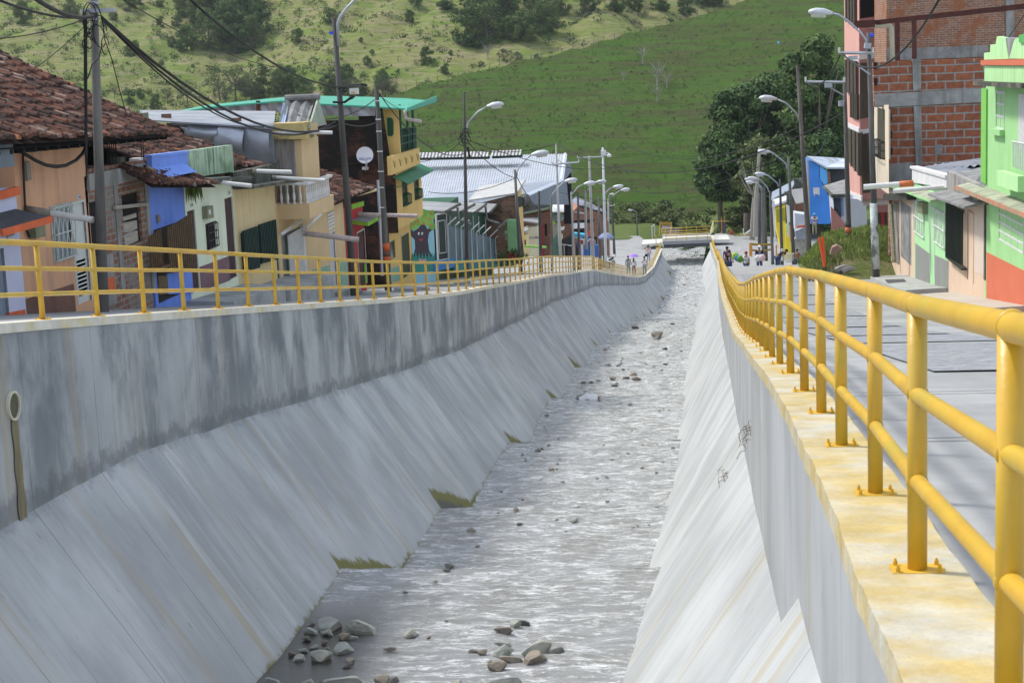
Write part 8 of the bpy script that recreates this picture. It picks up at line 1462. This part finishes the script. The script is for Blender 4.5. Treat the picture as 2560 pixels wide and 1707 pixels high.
# ================================================================== TREES AND SCRUB
LM['lmid']=leaf_mat('leaf_light_mid',(.060,.105,.028),(.15,.20,.06))
TM={'dark':[tree_meshes(10,5.2,s,6500,.24,'mid',.02,blobs=46) for s in (1,2)],'mid':[tree_meshes(10,5.4,s,6500,.24,'lmid',.02,blobs=46) for s in (3,4)],'lime':[tree_meshes(10,5.2,5,6000,.24,'lime',.02,blobs=40)],'grey':[tree_meshes(10,4.6,6,1700,.17,'grey',.4,limbs=12,barkm=M_bark)],'greyb':[tree_meshes(8,5.0,7,3000,.18,'grey',.05)],'thin':[tree_meshes(10,4.6,8,900,.18,'dark',.38,limbs=14),tree_meshes(10,4.4,9,1500,.18,'olive',.35,limbs=12)],'bare':[tree_meshes(10,3.6,10,260,.12,'grey',.3,limbs=16,barkm=M_barkg)]}
FT=[ # px, base y, top y, kind, label
 (520,125,20,'mid','tall mid green tree low in the left ravine'),(562,120,5,'dark','dark tall tree in the middle of the left ravine'),(595,95,-10,'dark','dark tree on the right side of the left ravine'),(540,60,-40,'dark','dark tree high in the left ravine'),(600,45,-40,'mid','leafy tree at the top edge above the ravine'),(635,90,10,'dark','small dark tree at the right rim of the ravine'),(470,40,-30,'mid','tree at the top edge left of the ravine'),(585,135,60,'dark','lowest dark tree of the left ravine'),(505,70,-20,'lime','bright crowned tree on the left rim of the ravine'),
 (585,258,148,'thin','wide open crowned dark tree above the metal roof'),(548,255,165,'thin','thin branched tree left of the wide open crowned one'),(628,252,172,'thin','thin tree right of the wide open crowned one'),(470,268,198,'thin','spreading grey tree above the tile roof end'),(415,262,212,'thin','small dark tree above the tile roof slope'),(285,248,205,'thin','low rounded dark tree next to the first pole'),(330,262,225,'dark','dark bush like tree behind the roof, left group'),(385,272,232,'dark','dark rounded tree just over the tile roof'),(350,250,222,'mid','small tree above the dark bush like tree'),
 (690,240,178,'mid','leafy tree above the long metal roof, first of the row'),(722,228,158,'mid','rounder leafy tree with brown crown above the tower'),(760,240,190,'dark','dark small tree over the green roof ridge'),(660,245,190,'dark','dark tree left of the tower roof'),(835,238,165,'olive_','large soft olive tree behind the balcony pole'),(870,232,160,'mid','tree right of the balcony pole on the hill'),(905,236,180,'olive_','olive tree right of the junction box'),(955,242,190,'grey','greyish open tree beside the banded pole top'),(985,244,200,'grey','last greyish tree before the green ridge'),
 (1068,165,118,'dark','lone dark bush halfway up the sunlit slope'),(1020,62,30,'dark','small bush under the top edge, centre'),(1110,28,-30,'dark','dark tree at the top edge, centre left'),(1035,15,-25,'dark','bush at the very top edge, centre'),
 (1185,118,20,'dark','dark tree at the left edge of the middle grove'),(1225,112,5,'mid','brighter tree in the middle grove'),(1262,80,-30,'dark','dark tall tree at the back of the middle grove'),(1205,60,-50,'dark','dark tree high in the middle grove'),(1290,60,-40,'dark','dark tree at the right back of the middle grove'),(1330,70,10,'mid','pale green tree at the right of the middle grove'),(1300,95,40,'dark','small dark tree under the middle grove'),(1360,60,5,'mid','last leafy tree right of the middle grove'),(1225,152,95,'bare','bare pale tree under the middle grove'),(1262,158,115,'greyb','silvery bush under the grove, left of three'),(1300,165,120,'greyb','silvery bush under the grove, centre of three'),(1338,158,125,'greyb','silvery bush under the grove, right of three'),(1400,40,-20,'mid','tree on the spur at the top edge'),
 (1470,35,-25,'dark','dark tree at the top edge over the spur, first'),(1530,30,-30,'dark','dark tree at the top edge over the spur, second'),(1590,28,-30,'dark','dark tree at the top edge over the spur, third'),(1650,25,-30,'dark','dark tree at the top edge over the spur, fourth'),(1720,45,-25,'bare','tall bare tree on the pasture skyline'),(1705,40,-10,'dark','dark tree beside the tall bare skyline tree'),(1760,15,-40,'dark','dark tree touching the pasture skyline at right'),
 (60,60,0,'lime','pale shrub like tree far up on the left hill'),(180,40,-5,'mid','small tree far up left of the first pole'),(820,60,20,'mid','small tree high between pole and ravine'),(330,30,-20,'lime','light green tree at the top edge right of the first pole'),(740,110,70,'mid','small bushy tree midway on the left hill')]
TM['olive_']=[tree_meshes(10,5.2,11,3200,.20,'olive',.12)]
for i,(px,b,t,k,lb) in enumerate(FT):
    p=hill_point('far',px,b); hgt=(b-t)*p[1]/4200*1.0; ms=TM[k][i%len(TM[k])]; put_tree(ms,(p[0],p[1],p[2]-.4),lb,'trees on the sunlit hill',max(.3,hgt/10),rng.random()*6.28)
for n_,(u0,u1,v0,v1),ks,(h0,h1),lb in ((20,(465,650,-25,130),('dark','mid','mid'),(45,95),'leafy tree packed in the left ravine'),(20,(1150,1400,-35,112),('dark','mid','mid'),(45,90),'leafy tree packed in the middle grove'),(14,(1420,1800,-40,32),('dark','dark','mid'),(40,75),'tree in the dark belt over the pasture skyline'),(20,(430,1000,215,268),('mid','olive_','dark','grey'),(28,60),'tree in the broken belt at the foot of the sunlit hill'),(30,(20,1150,-10,200),('lime','mid','olive_','mid'),(12,34),'small rounded bush like tree dotted on the sunlit hill')):
    for _ in range(n_):
        px=rr.uniform(u0,u1); b=rr.uniform(v0,v1); k=rr.choice(ks); p=hill_point('far',px,b); put_tree(rr.choice(TM[k]),(p[0],p[1],p[2]-.4),lb,'trees on the sunlit hill',rr.uniform(h0,h1)*p[1]/42000,rr.random()*6.28)
BT=[ # px, base y, top y, Y, crown half width px, kind, low, label
 (1862,586,195,272,92,'dark',.36,'very tall dark tree with broad crown at the left of the big grove'),(1940,590,178,278,95,'dark',.30,'very tall dark tree in the middle of the big grove'),(1800,588,325,268,66,'dark',.42,'lower dark tree overhanging the pasture, leftmost of the grove'),(2075,590,72,258,95,'mid',.22,'tallest bright topped tree beside the pink building'),(2010,592,245,262,80,'dark',.22,'dark tree behind the leaning lamp pole'),(2125,590,165,268,80,'mid',.22,'tree partly hidden by the pink building'),(1890,592,340,256,66,'olive',.30,'olive lower tree with pale limbs in front of the grove'),(1975,592,380,252,70,'dark',.15,'dense low dark tree behind the right lamps'),(2050,592,330,250,80,'dark',.12,'dense dark tree above the blue house')]
for i,(px,b,t,Y,cw,k,low,lb) in enumerate(BT):
    p0=atY(px,b,Y); hgt=(b-t)*Y/4200; cr=cw*Y/4200; ms=tree_meshes(hgt,cr*1.18,40+i,26000,.36,k,low,limbs=10,blobs=80); put_tree(ms,(p0[0],Y,p0[2]),lb,'big dark trees by the bridge')
ms=tree_meshes(12.5,2.8,77,900,.2,'olive',.5,limbs=8,barkm=M_barkg); p0=atY(1880,588,248); put_tree(ms,p0,'bare pale limbed tree standing before the dark grove','big dark trees by the bridge')
p0=atY(1889,592,246); mb=MB(); mb.tube([p0,p0+np.array([.1,0,5]),p0+np.array([.8,0,13])],[.42,.34,.2],10); tag(mb.build('grove_trunk',M_barkg),'thick pale trunk of a grove tree at the start of the right poles','tree')  # trunk of a living grove tree, built as its own object
st=MB(); a,b=atY(1866,575,255),atY(1868,534,255); st.tube([a,b],[.45,.55],8); tag(st.build('stump',M_bark),'dark upright stump in the bushes under the grove','stump')
# bushes along the hill foot (one mass)
r=np.random.default_rng(9); cs=[]
for k in range(150):
    u=r.uniform(1370,1960); v=r.uniform(508,562) if u<1700 else r.uniform(520,590); Y=290-(v-508)*.16 if u<1700 else 285-r.random()*25; p=atY(u,v,Y); cs.append((p[0],p[1],p[2],r.uniform(.5,1.4)))
me=leaves_mesh(cs,22000,.22,9,'undergrowth'); me.materials.append(LM['olive']); o=bpy.data.objects.new('undergrowth',me); COL.objects.link(o); tag(o,'dark olive bushes along the foot of the pasture','bushes',kind='stuff')
# scattered scrub on both hills
def scrub(n,seed,kind,fn,rad,ls,nl,name,label):
    r=np.random.default_rng(seed); cs=[]
    for k in range(n): p=fn(r); 
    cs=[]; 
    r=np.random.default_rng(seed)
    for k in range(n): p=fn(r); s=r.uniform(*rad); cs.append((p[0],p[1],p[2]+s*.3,s))
    me=leaves_mesh(cs,nl,ls,seed,name); me.materials.append(LM[kind]); o=bpy.data.objects.new(name,me); COL.objects.link(o); return tag(o,label,'scrub',kind='stuff')
def far_fn(lo,hi,a,b):
    def f(r):
        i=int(np.interp(r.uniform(lo,hi),[-900,3300],[0,319])); j=int(r.integers(a,b)); p=HFA[i,j]; q=HFA[min(319,i+1),min(nf-1,j+1)]; return p*(1-r.random())+q*r.random() if False else p+ (q-p)*r.random()
    return f
scrub(1500,21,'lime',far_fn(-300,900,2,96),(.4,1.9),.30,42000,'hill_scrub','pale green scrub dotted over the left hill'); scrub(800,22,'dark',far_fn(-300,1500,2,98),(.5,2.2),.32,30000,'hill_scrub','dark scrub dotted over the sunlit hill'); scrub(900,23,'dry',far_fn(500,1900,2,98),(.2,.8),.24,12000,'dry_scrub','dry tufts over the sunlit hill'); scrub(160,24,'greyb' if False else 'grey',far_fn(1380,1760,55,98),(.6,1.6),.28,9000,'hill_scrub','silvery scrub beyond the pasture ridge')
HN=np.array(hn.v).reshape(300,nt_,3)
def near_fn(lo,hi,a,b):
    def f(r):
        i=int(np.interp(r.uniform(lo,hi),[-500,3100],[0,299])); j=int(r.integers(a,b)); p=HN[i,j]; q=HN[min(299,i+1),min(nt_-1,j+1)]; return p+(q-p)*np.array([r.random(),r.random(),r.random()])
    return f
LM['past']=leaf_mat('leaf_pasture',(.045,.09,.016),(.082,.14,.028)); LM['pastb']=leaf_mat('leaf_pasture_brown',(.042,.045,.022),(.065,.064,.034))
scrub(5200,31,'past',near_fn(900,2300,2,86),(.2,.7),.14,40000,'pasture_tufts','grass tufts over the green pasture'); scrub(900,32,'pastb',near_fn(900,2200,30,86),(.2,.6),.15,7000,'pasture_tufts','brown tufts over the upper pasture')
for i,(u,v,s) in enumerate(((1612,150,.55),(1640,205,.7),(1668,215,.5),(1648,250,.5),(1560,190,.3))):
    p=near_point(u,v+12); put_tree(TM['bare'][0],(p[0],p[1],p[2]-.2),('upper grey bare shrub on the pasture','widest grey bare shrub on the pasture','grey bare shrub right of the widest one','lowest grey bare shrub on the pasture','small grey bare shrub left on the pasture')[i],'bare shrubs on the pasture',s,i)
# ridge fence
fp=MB(); pts=[]
for k,u in enumerate(range(990,1890,26)):
    ry=np.interp(u,[a for a,b in RN],[b for a,b in RN]); p=atY(u,ry+1.5,395+(u-969)*.035); pts.append(p); o=MB(); o.tube([p-np.array([0,0,.6]),p+np.array([.08*math.sin(k*3),0,1.25+.25*math.sin(k*7)])],.07,5)
    if k==0: rootf=thing('ridge_fence',p,'wire fence with thin dark posts along the pasture ridge','fence')
    o.build('post',M_bark,rootf)
for z_ in (.5,1.0): fp.tube([p+np.array([0,0,z_]) for p in pts],.012,4)
fp.build('wire',M_bark,rootf)
# creek bank vegetation and stones beyond the bridge
cs=[]; r=np.random.default_rng(44)
for k in range(60): u=r.choice([r.uniform(1685,1735),r.uniform(1725,1768)]); v=r.uniform(608,628) if u<1735 else r.uniform(608,645); Y=np.interp(v,[608,645],[262,246]); p=atY(u,v,Y); cs.append((p[0],p[1],p[2],r.uniform(.3,.8)))
me=leaves_mesh(cs,9000,.12,12,'bank_grass'); me.materials.append(LM['mid']); o=bpy.data.objects.new('bank_grass',me); COL.objects.link(o); tag(o,'lush grass on the creek bank seen under the bridge','grass',kind='stuff')
for k in range(45):
    u=rr.uniform(1690,1752); v=rr.uniform(636,663); rock(u,v,rr.uniform(3,8),'pale stone of the riffle under the bridge',rr.choice((0,0,2)),'pale stones of the riffle under the bridge',.8)
# grass and litter along the left wall foot
# ================================================================== AIR
hz=MB(); hz.box((-420,-12,-40),(420,860,175)); ho=hz.build('haze',bpy.data.materials.new('haze_air')); hm=ho.data.materials[0]; hm.use_nodes=True; hm.node_tree.nodes.clear(); pvn=hm.node_tree.nodes.new('ShaderNodeVolumePrincipled'); mo_=hm.node_tree.nodes.new('ShaderNodeOutputMaterial'); hm.node_tree.links.new(pvn.outputs[0],mo_.inputs['Volume']); pvn.inputs['Density'].default_value=.00007; pvn.inputs['Color'].default_value=(.80,.88,1,1); pvn.inputs['Anisotropy'].default_value=.2
tag(ho,'thin daylight haze in the valley air','haze',kind='stuff')
